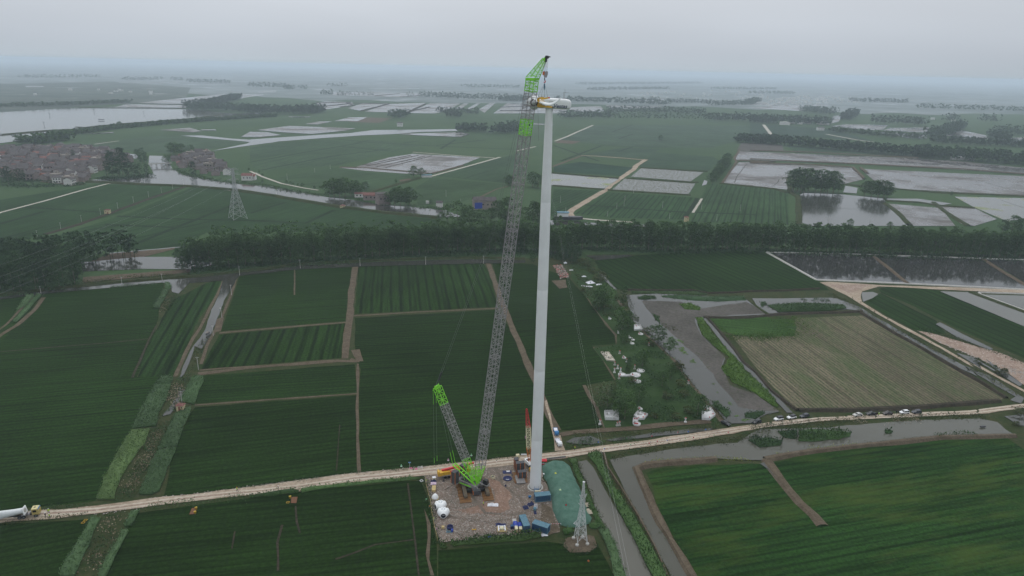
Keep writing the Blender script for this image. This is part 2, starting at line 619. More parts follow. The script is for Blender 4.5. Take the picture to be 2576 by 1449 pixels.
def ridge(name, s, w, h, mat, wob=0.25, top=0.4, step=5.0, z=0.15):
 """a bank with sloping sides"""
 ps = pts(s) if isinstance(s, str) else s
 if ps[0].y > 1000:
  z = 1.2
 q, L, Rr = offset_line(ps, w, wob, step)
 vs, fs = [], []
 for i, p in enumerate(q):
  e = 1 + 0.25 * mnoise.noise(Vector((p.x * 0.15, p.y * 0.15, 4)))
  a, b = L[i], Rr[i]
  vs += [(a.x, a.y, z - 0.3), (*(p.lerp(a, top).to_2d()), z + h * e), (*(p.lerp(b, top).to_2d()), z + h * e), (b.x, b.y, z - 0.3)]
 for i in range(len(q) - 1):
  for k in range(3):
   fs.append((4 * i + k, 4 * i + k + 1, 4 * i + 5 + k, 4 * i + 4 + k))
 me = bpy.data.meshes.new(name)
 me.from_pydata(vs, [], fs)
 me.materials.append(M[mat])
 return tag(obj(name, me), kind='structure')
# base sheet to the horizon
me = bpy.data.meshes.new('ground')
S = 26000.0
me.from_pydata([(-S, -600, 0), (S, -600, 0), (S, S, 0), (-S, S, 0)], [], [(0, 1, 2, 3)])
me.materials.append(M['ground'])
tag(obj('ground', me), kind='structure')
DZ[0] = 0.012
sheet('distant_plain', [Vector((x_, 2750 + 420 * mnoise.noise(Vector((x_ * 0.0011, 3, 0))) + 160 * mnoise.noise(Vector((x_ * 0.006, 7, 0))), 0)) for x_ in range(-9000, 9001, 90)] + [Vector((S, 2900, 0)), Vector((S, S - 100, 0)), Vector((-S, S - 100, 0)), Vector((-S, 2900, 0))], 'plain')  # added sheet whose pale colour carries the haze towards the horizon
DZ[0] = 0.002
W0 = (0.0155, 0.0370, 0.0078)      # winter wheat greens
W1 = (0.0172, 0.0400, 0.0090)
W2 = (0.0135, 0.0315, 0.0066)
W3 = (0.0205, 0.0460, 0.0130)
# fields this side of the tree belts
sheet('verge_ground', 'v -300,1000 -60,900 0,862 112,738 300,690 560,690 1230,655 1500,640 1940,640 2600,700 2900,1000 2900,1600 -400,1600', 'verge')
sheet('field', 'v -140,985 0,862 112,738 300,722 412,712 400,785 388,840 345,948 430,950 388,985 330,1090 240,1262 0,1284 -140,1292', 'wheat', W0, 'v 0,1020 380,985', 0.8)
sheet('field', 'v 0,862 112,738 60,742 0,752 -120,770 -160,900', 'wheat', W1, 'v 0,800 80,790', 0.5)
sheet('field', 'v 438,752 520,712 560,703 545,745 500,800 470,880 440,948 345,948 365,890 392,835 412,790', 'wheat_rows', W3, 'v 440,930 545,720', 0.8)
sheet('field', 'v 602,696 700,672 886,672 868,808 555,833 575,780', 'wheat', W0, 'v 560,800 870,780', 0.5)
sheet('field', 'v 552,842 868,813 860,900 505,930 530,880', 'wheat_rows', W0, 'v 700,905 730,830', 0.5)
sheet('field', 'v 902,668 1050,664 1215,660 1234,690 1252,772 893,790', 'wheat_rows', W1, 'v 1050,780 1040,670', 0.5)
sheet('field', 'v 893,800 1250,779 1300,850 1345,960 1385,1050 1404,1130 1250,1153 1050,1172 908,1190 903,1000 905,930 893,890', 'wheat', W2, 'v 920,1000 1280,975', 0.7)
sheet('field', 'v 1240,662 1340,664 1433,701 1478,752 1503,786 1523,820 1551,842 1546,867 1489,870 1520,905 1549,955 1475,969 1483,996 1501,1026 1519,1071 1500,1083 1412,1083 1388,1050 1350,955 1294,830 1258,740', 'wheat', W2, 'v 1400,960 1540,940', 0.7)
sheet('field', 'v 498,946 893,916 897,988 492,1016', 'wheat', W0, 'v 500,975 890,950', 0.5)
sheet('field', 'v 490,1024 898,994 904,1190 730,1213 408,1252 440,1130 478,1040', 'wheat', W2, 'v 480,1140 890,1090', 0.7)
sheet('field', 'v 342,1290 560,1262 800,1230 1058,1208 1072,1240 1100,1372 1100,1520 205,1520 300,1360', 'wheat', W2, 'v 400,1400 1050,1330', 0.7)
sheet('field', 'v -140,1330 0,1318 235,1305 215,1335 130,1520 -160,1520', 'wheat', W2, 'v 0,1400 200,1360', 0.7)
sheet('field', 'v 1106,1385 1370,1362 1440,1372 1500,1362 1530,1420 1580,1520 1100,1520', 'wheat', W2, 'v 1130,1420 1480,1400', 0.6)
sheet('field', 'v 1492,656 1590,643 1735,634 1908,632 1940,642 2068,712 2085,730 1950,733 1780,738 1746,729 1580,729 1551,727 1520,693', 'wheat_rows', W0, 'v 1700,720 1560,650', 0.6)
sheet('field', 'v 1625,1190 1650,1180 1800,1169 1925,1165 2072,1136 2220,1121 2369,1107 2531,1101 2590,1140 2800,1290 2800,1520 1765,1520 1705,1390 1662,1290 1640,1230', 'wheat_patchy', (0.017, 0.047, 0.0105), 'v 1900,1350 2500,1250', 1.2)
sheet('field', 'h 1150,680 1230,662 1640,680 2443,1010 2600,1080 2600,1400 2443,1300 1900,1060 1690,960 1450,830 1170,715', 'wheat_rows', W1, 'h 1300,700 2000,1000', 0.6)
sheet('field', 'h 1030,800 1130,740 1170,720 1660,965 1680,1010 1750,1080 1600,1080 1450,1040 1150,880', 'wheat_rows', W1, 'h 1300,800 1660,980', 0.6)
sheet('ploughed_field', 'h 400,940 1000,920 1080,940 1300,1070 1500,1180 1900,1420 l 1560,120 1720,240 1690,265 1200,300 600,325 320,325 300,315 20,10 j 2040,405 v 1887,848 1999,845', 'tilled', (0.130, 0.112, 0.076), 'h 900,1000 1500,1350', 0.6)
sheet('weedy_field', 'g 1880,945 2452,940 h 400,945 400,1095 0,1105 j 2229,395 2040,405 1880,330 1780,215', 'weedy', (0.036, 0.078, 0.018), 'g 1900,950 2400,1000', 5.0)
# fields beyond the belts, up to the river
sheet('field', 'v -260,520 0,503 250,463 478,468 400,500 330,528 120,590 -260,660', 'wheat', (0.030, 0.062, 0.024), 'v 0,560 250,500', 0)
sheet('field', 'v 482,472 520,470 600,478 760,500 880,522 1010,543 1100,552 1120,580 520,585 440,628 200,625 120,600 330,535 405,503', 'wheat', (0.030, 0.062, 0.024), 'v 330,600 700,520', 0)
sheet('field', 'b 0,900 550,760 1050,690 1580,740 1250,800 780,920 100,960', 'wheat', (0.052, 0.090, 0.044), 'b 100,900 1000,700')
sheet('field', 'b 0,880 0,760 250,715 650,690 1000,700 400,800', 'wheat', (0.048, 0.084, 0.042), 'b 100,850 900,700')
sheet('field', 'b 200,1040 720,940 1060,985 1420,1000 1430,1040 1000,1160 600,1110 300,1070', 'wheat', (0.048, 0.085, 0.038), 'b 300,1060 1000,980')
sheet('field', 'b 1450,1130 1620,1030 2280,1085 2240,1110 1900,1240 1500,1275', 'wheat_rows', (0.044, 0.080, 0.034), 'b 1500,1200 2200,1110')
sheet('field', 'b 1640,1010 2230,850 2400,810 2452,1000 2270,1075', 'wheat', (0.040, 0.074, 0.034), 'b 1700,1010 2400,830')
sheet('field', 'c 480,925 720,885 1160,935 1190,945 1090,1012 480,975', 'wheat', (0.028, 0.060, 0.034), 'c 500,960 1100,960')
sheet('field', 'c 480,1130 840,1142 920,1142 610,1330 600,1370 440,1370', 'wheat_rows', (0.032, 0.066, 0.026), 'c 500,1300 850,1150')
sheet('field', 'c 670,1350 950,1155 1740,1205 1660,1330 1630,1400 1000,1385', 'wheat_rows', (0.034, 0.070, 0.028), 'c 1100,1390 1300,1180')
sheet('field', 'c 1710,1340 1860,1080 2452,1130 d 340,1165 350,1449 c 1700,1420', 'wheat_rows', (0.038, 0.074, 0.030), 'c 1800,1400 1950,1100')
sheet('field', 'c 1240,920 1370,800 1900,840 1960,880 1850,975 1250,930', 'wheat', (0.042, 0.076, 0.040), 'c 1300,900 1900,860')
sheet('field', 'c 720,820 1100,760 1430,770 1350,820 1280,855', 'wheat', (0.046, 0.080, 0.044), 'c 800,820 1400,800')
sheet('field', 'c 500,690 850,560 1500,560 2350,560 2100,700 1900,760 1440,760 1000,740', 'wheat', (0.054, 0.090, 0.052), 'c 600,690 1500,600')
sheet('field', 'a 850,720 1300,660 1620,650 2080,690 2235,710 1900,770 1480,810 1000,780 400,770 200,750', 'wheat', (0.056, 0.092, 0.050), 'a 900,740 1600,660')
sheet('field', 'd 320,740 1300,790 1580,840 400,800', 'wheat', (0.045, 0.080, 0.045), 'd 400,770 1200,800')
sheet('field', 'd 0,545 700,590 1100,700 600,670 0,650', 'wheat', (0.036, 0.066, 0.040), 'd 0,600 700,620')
DZ[0] = 0.012
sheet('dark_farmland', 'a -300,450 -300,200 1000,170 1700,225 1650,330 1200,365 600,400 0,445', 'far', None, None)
DZ[0] = 0.002
# earth tracks and banks between the fields
strip('field_track', 'v 894,671 884,735 880,800 872,850 868,902', 3.6, 'dirt', 0.6)
strip('field_track', 'v 880,905 905,907 893,880', 5, 'dirt', 1.2)
strip('field_track', 'v 1228,662 1256,742 1292,832 1347,958 1384,1050 1402,1082', 3.2, 'dirt', 0.6)
strip('field_track', 'v 498,941 600,928 700,919 850,908 905,909', 3.0, 'dirt', 0.8)
strip('field_track', 'v 552,838 700,825 872,811', 1.8, 'dirt', 0.3)
strip('field_track', 'v 890,795 1050,785 1252,776', 1.6, 'dirt', 0.3)
strip('field_track', 'v 490,1020 700,1004 898,991', 1.0, 'dirt', 0.4)
strip('field_track', 'v 900,915 899,1000 898,1100 903,1188', 1.0, 'dirt', 0.5)
strip('field_track', 'v 741,672 741,742', 0.8, 'dirt', 0.3)
strip('field_track', 'j 400,-60 640,280 745,395 760,480', 2.0, 'dirt', 0.6)
strip('field_track', 'j 385,950 440,1070 520,1200 560,1300 620,1430', 1.6, 'dirt', 0.5)
strip('field_track', 'j 490,530 600,680 730,890', 0.9, 'dirt', 0.4)
strip('field_track', 'e 1990,720 1950,820 1870,970 1780,1150 i 1720,120 1640,280 1560,460', 1.6, 'dirt', 0.3)
strip('field_track', 'e 2110,690 2060,850 1960,1090 1900,1200 i 1860,150 1790,350', 1.4, 'dirt', 0.3)
sheet('bare_earth', 'e 1945,1060 2005,1048 1975,1170 1905,1180', 'dirt', None, None, 0.8)
strip('field_track', 'i 1780,405 2000,385 2452,360', 1.4, 'dirt', 0.3)
strip('field_track', 'e -120,1320 0,1210 150,1120 300,990 390,870', 2.2, 'dirt', 0.4)
strip('field_track', 'e -60,1200 60,1110 200,960 290,870', 1.2, 'dirt', 0.3)
strip('field_furrow', 'i 0,240 400,205 900,165 1320,125', 1.1, 'darkdirt', 0.3)
strip('field_furrow', 'i 1400,0 1330,130 1270,270 1180,470', 0.9, 'darkdirt', 0.3)
strip('field_furrow', 'o 1515,560 1570,1000 1620,1449', 0.5, 'darkdirt', 0.15)
strip('field_furrow', 'o 860,0 830,440', 0.4, 'darkdirt', 0.15)
strip('field_furrow', 'o 440,780 450,930 480,1040', 0.5, 'darkdirt', 0.3)
strip('field_furrow', 'o 310,960 260,1130 270,1400', 0.6, 'darkdirt', 0.4)
strip('field_furrow', 'o 1570,1100 1200,1150 1000,1230 820,1290', 0.6, 'darkdirt', 0.4)
strip('field_furrow', 'n 2420,840 2390,1020', 0.4, 'darkdirt', 0.2)
sheet('bare_earth', 'o 1680,800 1720,960 1720,1300 1760,1449 1730,1449 1690,1250', 'dirt', None, None, 1.0)
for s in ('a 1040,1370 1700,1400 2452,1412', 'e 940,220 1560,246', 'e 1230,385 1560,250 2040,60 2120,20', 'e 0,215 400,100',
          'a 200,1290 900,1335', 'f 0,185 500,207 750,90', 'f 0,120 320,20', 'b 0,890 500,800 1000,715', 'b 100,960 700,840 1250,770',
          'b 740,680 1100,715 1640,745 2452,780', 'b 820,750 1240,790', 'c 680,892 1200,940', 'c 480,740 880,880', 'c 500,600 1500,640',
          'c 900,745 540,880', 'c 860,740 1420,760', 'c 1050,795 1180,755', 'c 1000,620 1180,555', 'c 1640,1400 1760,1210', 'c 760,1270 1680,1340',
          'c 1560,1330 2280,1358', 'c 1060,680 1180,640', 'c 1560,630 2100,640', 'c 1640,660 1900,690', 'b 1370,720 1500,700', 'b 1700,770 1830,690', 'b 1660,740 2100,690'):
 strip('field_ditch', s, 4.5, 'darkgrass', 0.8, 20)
# graveyard ground
sheet('graveyard', 'g 700,330 840,430 930,590 1040,690 1100,860 j 950,240 1180,490 1420,690 1560,910 1750,1150 1900,1340 1700,1370 1200,1390 620,1430 540,1200 720,1150 740,900 660,760 490,540 750,500 740,390 560,180 430,0 g 640,590 620,480', 'lush', None, None, 1.0)
strip('footpath', 'j 750,0 940,230 1080,390 1200,500 1400,690 1560,910 1750,1150 1920,1360', 2.0, 'dirt', 0.4)
strip('footpath', 'k 190,290 300,265 560,250 800,235 1100,200 1420,175', 3.0, 'dirt', 0.6)
sheet('bare_earth', 'g 450,610 580,600 600,670 530,680', 'dirt', None, None, 1.0)
# the building site
GP = nz()
pad_o = sheet('hardstand', 'm 255,530 380,520 700,430 1000,400 1400,380 1560,420 1500,560 1560,640 1590,760 1600,860 1680,1060 1700,1130 1500,1170 1000,1160 420,1245 370,1110 330,830', 'pad', None, None, 0.7, 3)
sheet('bare_earth', 'm 1480,830 1600,880 1650,1050 1700,1120 1560,1180 1490,1050', 'dirt', None, None, 0.8, 3)
sheet('bare_earth', 'm 1740,1200 1850,1180 1990,1170 2050,1190 2080,1300 1980,1350 1800,1350 1730,1290', 'dirt', None, None, 1.0, 3)
sheet('brick_dust', 'm 620,900 700,960 850,950 1150,880 1180,740 1120,640 960,560 920,580 1010,700 1000,800 800,860', mat_soil('trodden_brick_dust', (0.175, 0.115, 0.085), (0.25, 0.165, 0.125), 0.25, 0.9, (0.40, 0.33, 0.28), 2.0, 0.6), None, None, 2.4, 2.5)
ZP = ZC[0] + 0.003
for _s in ('m 640,560 720,700 900,930 1200,950 1400,900', 'm 1000,420 1080,640 1250,760 1330,900 1250,1000', 'm 480,960 900,1030 1300,980'):
 strip('wheel_rut', _s, 1.1, mat_soil('wet_rut', (0.100, 0.086, 0.070), (0.18, 0.142, 0.116), 0.3, 1.0), 0.5, 2)
# haul road
ROAD_U = 'v -140,1300 0,1289 146,1283 244,1272 366,1257 488,1243 629,1225 734,1211 891,1191 1048,1177 1153,1165 1258,1153 1317,1146 1404,1137 1505,1123 1627,1108 1780,1085 1887,1070 1961,1059 2072,1050 2257,1041 2443,1033 2500,1026 2590,1014 2800,995'
ROAD_L = 'v 2800,1005 2590,1025 2487,1040 2443,1043 2257,1051 2072,1060 1961,1069 1887,1083 1780,1102 1627,1126 1505,1139 1422,1153 1320,1166 1200,1182 1048,1199 891,1217 734,1240 629,1246 488,1261 366,1277 244,1294 146,1304 0,1316 -140,1328'
road = sheet('road', ROAD_U + ' ' + ROAD_L, 'track', None, None, 0.55, 3.5)
ROADZ = ZC[0]
_q, _l, _r = offset_line(pts('v -80,1313 0,1303 244,1284 488,1253 734,1227 891,1205 1048,1189 1258,1162 1404,1146 1627,1118 1887,1077 2072,1055 2443,1038 2580,1021'), 1.75, 0.25, 4)
strip('wheel_track', _l, 0.75, 'rut', 0.35)
strip('wheel_track', _r, 0.75, 'rut', 0.35)
strip('wheel_rut', _q, 0.5, 'rubble', 0.5)
sheet('lay_by', 'k 140,330 150,420 230,420 215,370 190,290 150,280 110,150 70,0 50,10 100,180', 'track', None, None, 0.6, 4)
# right-hand tracks
sheet('road', 'h 620,625 700,620 1220,652 1800,668 2443,692 2700,704 2700,738 2443,722 1700,690 1230,664 1150,662 1000,705 985,760 1000,800 1200,925 1450,1055 1700,1195 2000,1365 l 1500,-10 1860,190 2100,330 2100,350 1860,205 1480,0 h 2000,1390 1700,1215 1450,1080 1200,945 970,810 870,745', 'track', None, None, 0.5, 5)
sheet('rubble_bank', 'h 700,645 1080,645 960,700 880,720', 'rubble', None, None, 0.5)
sheet('rubble_bank', 'h 1480,1055 1600,1075 1900,1160 2200,1245 2443,1340 2700,1470 l 1860,160 h 2300,1440 2060,1310 1880,1240 1700,1170', 'rubble', None, None, 1.2)
strip('farm_track', 'a -100,1385 0,1340 400,1235 770,1130 950,1085 1000,1078', 3.0, 'track_far', 0.2)
strip('farm_track', 'a 1820,1112 2060,1142', 3.0, 'track_far', 0.3)
strip('farm_track', 'c 1180,1425 900,1408 700,1390 560,1380', 4.0, 'track_far', 0.3)
strip('farm_track', 'c 690,1390 635,1370 615,1345 650,1310 800,1220 940,1140 1000,1085 1190,955 1215,920 1300,866', 7.0, 'track', 0.8)
strip('farm_track', 'c 1280,870 1130,855 990,845 860,835 720,830', 6.0, 'rubble', 2.0, 15)
strip('farm_track', 'c 720,835 600,880 470,930', 5.0, 'dirt', 1.0, 15)
strip('farm_track', 'c 490,702 600,660 700,615 830,560', 5.0, 'track_far', 0.8, 30)
strip('farm_track', 'c 1720,1340 1800,1215', 2.5, 'track_far', 0.3)
strip('farm_track', 'b 1600,1020 2000,910 2230,845', 4.0, 'track_far', 0.4, 20)
strip('farm_track', 'b 1450,800 1900,835 2180,852', 4.0, 'track_far', 0.6, 20)
strip('farm_track', 'b 1980,1235 2200,1130 2300,1105', 3.0, 'dirt', 0.5, 20)
strip('farm_track', 'b 0,970 110,1020 280,1080 480,1120 610,1140', 3.0, 'track_far', 0.3, 20)
strip('farm_track', 'c 150,790 320,750', 5.0, 'track_far', 0.6, 30)
strip('farm_track', 'c 2350,555 2430,660', 8.0, 'track_far', 0.6, 30)
strip('farm_track', 'd 680,640 950,690 1100,710', 8.0, 'track_far', 1, 30)
strip('farm_track', 'a 840,730 1060,700', 4.0, 'track_far', 0.6, 30)
strip('farm_track', 'a 2270,985 2340,1020 2452,1060', 3.5, 'track_far', 0.3, 20)
sheet('bare_earth', 'c 480,715 540,692 720,704 650,727', 'dirt')
sheet('bare_earth', 'b 870,530 1050,490 1270,497 1150,540', 'dirt')
sheet('bare_earth', 'b 1330,1050 1420,1035 1440,1045 1340,1065', 'dirt')
sheet('bare_earth', 'e 720,590 1240,520 1560,440 1560,420 1250,460 970,480', 'dirt', None, None, 0.6)
sheet('bare_earth', 'e 740,690 1700,620 1680,650 740,740', 'dirt', None, None, 0.8)
# canals, river, lake and ponds
sheet('canal', 'e -200,885 0,868 420,810 730,780 1060,745 1500,710 1800,690 2452,618 f 400,588 900,565 1400,545 2000,530 2452,540 2452,562 2000,570 1300,586 900,599 400,622 0,668 e 2130,682 2100,720 2060,800 2000,900 1940,1060 1880,1200 1800,1330 i 1740,190 1690,330 1640,440 1600,480 1625,380 1690,240 1780,120 1830,40 e 1890,980 1940,880 1985,722 1690,742 1640,790 1590,838 1530,822 1525,760 1450,738 980,785 420,835 0,890 -200,910', 'water', None, None, 0.5)
sheet('canal', 'i 1600,560 1580,640 1530,720 1440,820 1520,800 1600,700 1660,600', 'water', None, None, 0.6, 3)
sheet('canal', 'g 760,388 1150,380 1185,395 870,428', 'water', None, None, 0.5)
sheet('canal', 'g 870,520 930,575 1045,690 1015,690 920,590', 'water', None, None, 0.4)
sheet('pond', 'e 720,560 1100,525 1250,510 1560,510 1900,490 1890,580 1700,620 1270,618 740,640', 'water', None, None, 0.6)
strip('ditch', 'e 940,482 1200,458 1580,425 1900,402', 2.2, 'water', 0.5)
sheet('river', 'k 595,500 760,462 1000,425 1300,385 1640,355 l 60,455 300,455 520,445 800,420 1200,393 1560,386 1680,408 1740,460 1800,495 1300,500 900,548 600,585 300,625 90,665 k 1700,500 1480,487 1200,502 900,527 800,562 830,640 920,840 1010,1010 1080,1130 1170,1280 1310,1520 1120,1520 960,1200 850,1000 760,850 680,670 620,560', 'canal', None, None, 0.7, 4)
sheet('canal', 'k 330,515 400,500 460,560 520,680 640,900 760,1080 850,1260 960,1520 750,1520 640,1260 560,1080 470,880 400,680 350,580', 'canal', None, None, 0.5, 4)
sheet('pond', 'k 232,350 300,312 430,300 480,320 520,340 530,360 440,375 300,365', 'water', None, None, 0.5, 3)
sheet('pond', 'k 560,335 700,310 830,295 1000,270 1300,240 1440,238 1430,255 1200,280 900,312 620,345', 'water', None, None, 0.6, 3)
WB = 'g 1130,740 1420,725 1700,740 2190,765 2380,915 1815,935 j 1620,200 1690,400 1960,650 1910,760 2000,950 l 30,220 200,340 k 1880,120 1760,195 1600,200 j 2050,1390 1960,1340 1750,1130 1560,900 1400,680 1180,480 930,240 870,60'
sheet('pond', WB, 'water', None, None, 0.6)
sheet('mud_flat', 'g 1310,790 1600,800 1800,860 2200,800 2380,905 1815,930 j 1620,200 1690,400 1960,650 1910,760 2000,950 l 30,220 200,340 40,330 j 2100,1200 1990,1050 1850,900 1760,770 1600,600 1430,440 1260,300 1130,150 1010,10', 'mud', None, None, 1.5)
MARSHZ = ZC[0]
sheet('pond', 'h 20,770 660,765 740,765 960,850 1000,880 870,865 170,905 60,830', 'water', None, None, 0.6)
strip('ditch', 'j 1712,195 1860,370 2010,560 2110,700 l 10,70 130,200 270,345', 2.6, 'water', 0.5)
strip('ditch', 'h 740,770 960,855 1040,905 1300,1060 1500,1172 1800,1335 2000,1449 l 1480,40 1650,130 1830,240 1800,270', 4.2, 'water', 1.2)
sheet('ditch', 'h 1840,1255 2000,1300 2200,1420 l 1600,-20 1850,150 1830,165 1550,0 h 2060,1400', 'water', None, None, 0.5)
sheet('ditch', 'h 1660,1000 1700,985 1900,1090 2170,1220 2140,1230 1850,1120', 'water', None, None, 0.6)
sheet('pond', 'h 1000,715 1090,710 1140,730 1090,770 1010,800 995,740', 'canal', None, None, 0.5)
sheet('pond', 'h 195,362 1078,382 1400,636 595,603', 'pond')
sheet('pond', 'h 1110,385 2060,418 2443,640 2560,694 2443,690 1410,638', 'pond')
sheet('pond', 'h 2100,420 2443,428 2700,438 2700,770 2443,622', 'pond')
sheet('pond', 'h 1690,705 1960,715 2443,900 2700,1000 2700,1130 2443,1020', 'canal', None, None, 0.4)
sheet('pond', 'h 2080,735 2443,745 2700,760 2700,980 2443,870', 'canal')
sheet('pond', 'l 1730,370 1860,355 2000,360 2000,440 1820,430', 'water', None, None, 0.4)
strip('ditch', 'l 85,685 150,730 240,840', 2.2, 'water', 0.4)
sheet('river', 'a 790,1048 960,1040 1250,1028 1370,990 1325,905 1330,832 1462,835 1500,880 1540,950 1620,1000 1750,1022 1900,1052 2100,1082 2300,1100 2452,1108 b 200,1112 500,1170 700,1205 900,1225 1200,1275 1450,1290 1650,1310 1740,1320 1900,1380 1690,1378 1200,1332 800,1282 400,1216 0,1156 a 2452,1187 2100,1132 1700,1102 1300,1087 900,1077 770,1062', 'water', None, None, 0)
sheet('river', 'a 1120,812 1210,820 1240,850 1200,860', 'water')
sheet('river', 'c 380,1400 600,1420 1000,1440 1300,1449 1300,1470 380,1449', 'water')
DZ[0] = 0.012
sheet('river', 'a 1880,792 2230,742 2452,712 b 250,706 650,676 1000,652 1280,640 1500,622 1850,612 1850,594 1550,600 1100,604 900,630 500,655 0,688 a 2240,692 2060,680 1800,652 1610,654 1790,672 2180,706 2230,712 2200,725', 'water')
sheet('lake', 'a -500,470 0,446 600,405 1000,398 1650,415 1900,440 2100,455 2340,450 2350,466 2000,486 1700,506 1350,537 1000,572 860,592 700,612 500,632 250,692 0,722 -500,790', 'canal')
for s in ('a 1040,395 1120,372 1650,380 1672,405 1000,400', 'a 1220,362 1700,310 2000,280 2355,286 2130,325 1700,372',
          'b 640,425 580,362 665,347 910,353 930,385', 'b 870,410 1000,365 1230,365 990,432', 'b 1020,440 1240,370 1570,360 1390,450',
          'b 1410,452 1600,365 1880,365 1760,430 1650,456', 'b 1830,412 1905,365 1950,365 1880,415', 'b 1930,415 2020,365 2055,365 1970,420',
          'b 2040,420 2140,360 2195,358 2090,450', 'b 2170,455 2290,365 2452,365 c 240,362 600,420 590,455', 'c 615,400 900,390 935,440 625,440',
          'c 940,382 1400,390 1480,402 1000,416', 'b 740,263 1500,273 1565,300 1330,312 1110,302 730,292', 'b 490,550 620,527 730,528 600,555',
          'b 750,525 880,492 1050,488 960,525', 'b 60,605 350,567 440,570 940,590 850,610 550,640 330,628', 'b 0,620 160,625 280,650 90,668 -80,665',
          'd 720,572 850,553 1230,560 1190,600 1100,606', 'd 1190,608 1240,585 1600,580 1575,628', 'd 1150,627 1570,640 1580,680 1400,672',
          'd 1740,652 1870,605 2100,650 2140,685 1900,680', 'd 2230,675 2443,670 2600,680 2600,740 2300,725', 'd 0,407 300,380 700,378 720,385 480,395 470,435 200,420',
          'd 720,545 740,480 830,470 790,530', 'd 430,530 540,500 530,540', 'd 0,368 240,372 230,380 0,380', 'c 1130,340 1480,330 1470,350 1150,350',
          'a 1420,605 1690,585 1800,615 1720,625', 'a 680,645 900,630 1020,622 1000,632', 'a 1790,600 1920,600 1930,608 1800,608', 'a 1060,180 1600,178 1600,186 1060,184',
          'a 1780,188 2060,190 2060,198', 'b -80,300 100,285 130,292 0,308', 'b 60,262 220,252 240,262 80,272', 'b 340,482 540,485 530,492 350,490',
          'c 300,545 480,555 470,562 300,556', 'b 1310,640 1880,625 1960,640 1880,668 1480,652', 'b 1060,232 1520,232 1520,238 1060,236', 'd 860,284 1100,288 1100,292 860,288',
          'd 1430,338 1570,345 1570,349 1430,342', 'c 1200,318 1340,322 1460,325 1480,350 1380,350 1370,328', 'a 230,210 390,212 390,220 230,222'):
 sheet('fish_pond', s, 'paddy')
DZ[0] = 0.002
sheet('paddy', 'b 950,930 1230,850 1450,815 2050,850 1900,910 1620,990 1420,972', 'paddy')
sheet('pond', 'b 800,940 1000,935 1420,975 1580,992 1480,1000 1000,965', 'paddy')
sheet('pond', 'c 440,990 1060,1038 930,1130 440,1095', 'algae')
sheet('pond', 'c 1165,1020 1260,943 1815,980 1700,1062', 'lotus')
sheet('pond', 'c 1000,1135 1110,1038 1700,1080 1740,1082 1680,1178', 'lotus')
sheet('pond', 'c 1800,1100 1820,1050 1850,1060 1840,1090', 'water')
sheet('pond', 'c 2095,868 2140,790 d 0,798 400,812 1500,857 1900,885 2350,930 2600,960 2600,1015 2443,998 1900,958 1000,908 0,868', 'paddy')
sheet('pond', 'c 2110,785 2150,720 d 0,724 290,740 300,790 0,795', 'mud')
sheet('pond', 'c 1975,1077 2130,890 d 0,892 900,938 1030,1040 840,1085 350,1035 330,1135 0,1102', 'paddy')
sheet('pond', 'd 980,948 1900,992 2600,1020 2600,1200 2443,1190 1900,1162 1240,1122 1100,1050', 'paddy')
sheet('pond', 'd 430,1185 480,1165 840,1180 1190,1215 1240,1300 1420,1460 470,1460', 'water')
sheet('pond', 'd 850,1100 960,1120 950,1170 830,1160', 'water')
sheet('pond', 'd 1220,1260 1700,1300 1830,1460 1430,1460', 'paddy')
sheet('pond', 'd 1710,1288 2000,1300 2200,1400 2000,1460 1880,1440', 'paddy')
sheet('pond', 'd 1820,1198 2443,1212 2600,1215 2600,1360 2300,1420 2210,1385 1990,1290', 'algae')
sheet('pond', 'd 1210,1215 1500,1217 1660,1240 1800,1260 1700,1275 1500,1252 1230,1230', 'water')
# banks
for s in ('h 150,357 600,364 1500,392 2443,425 2700,434', 'h 150,357 590,602 1400,636 2443,689 2700,700'):
 ridge('pond_kerb', s, 2.2, 0.5, 'concrete', 0.1)
ridge('pond_bank', 'h 1090,385 1250,510 1405,638', 4.5, 0.7, 'dirt')
ridge('pond_bank', 'h 2078,418 2250,530 2450,648 2700,800', 4.5, 0.7, 'dirt')
ridge('pond_bank', 'h 1960,712 2443,890 2700,990', 5, 0.7, 'verge')
ridge('pond_kerb', 'h 2040,715 2060,735 2443,875 2700,970', 1.6, 0.5, 'concrete', 0.1)
ridge('pond_kerb', 'h 2040,715 2443,728 2700,738', 1.6, 0.5, 'concrete', 0.1)
ridge('pond_bank', 'g 1815,937 2100,942 h 0,937 200,915 450,903 800,893 1000,885', 3.0, 0.7, 'darkdirt')
ridge('pond_bank', 'g 2190,765 2300,850 2390,915', 2.5, 0.5, 'verge')
ridge('pond_bank', 'g 1140,692 1500,698 1720,695 1850,722 2100,715 h 0,705 320,698 620,680', 2.2, 0.7, 'darkdirt')
ridge('pond_bank', 'l 330,328 700,325 1200,302 1690,262', 3.6, 0.8, 'darkdirt', 0.8)
ridge('pond_bank', 'j 1740,190 1900,370 2060,560 2160,700 l 40,70 150,200 320,330', 2.4, 0.7, 'darkdirt', 0.6)
ridge('pond_bank', 'h 980,890 1300,1085 1500,1195 1900,1432 l 1560,130 1740,245', 2.6, 0.8, 'darkdirt', 0.5)
ridge('river_bank', 'k 1470,492 1200,512 900,540 815,570 850,680 930,850 1020,1030 1090,1150 1180,1300 1310,1520', 3.5, 0.9, 'dirt', 1.0)
ridge('river_bank', 'k 545,440 580,560 700,750 830,960 960,1200 1100,1520', 1.0, 0.5, 'dirt', 0.3)
ridge('earth_bank', 'l 110,660 250,850 330,950 430,1040 490,1110', 4.0, 0.5, 'dirt', 0.8)
ridge('river_bank', 'l 100,660 400,608 700,575 900,555 1300,512 1800,500', 3.0, 0.8, 'dirt', 0.8)
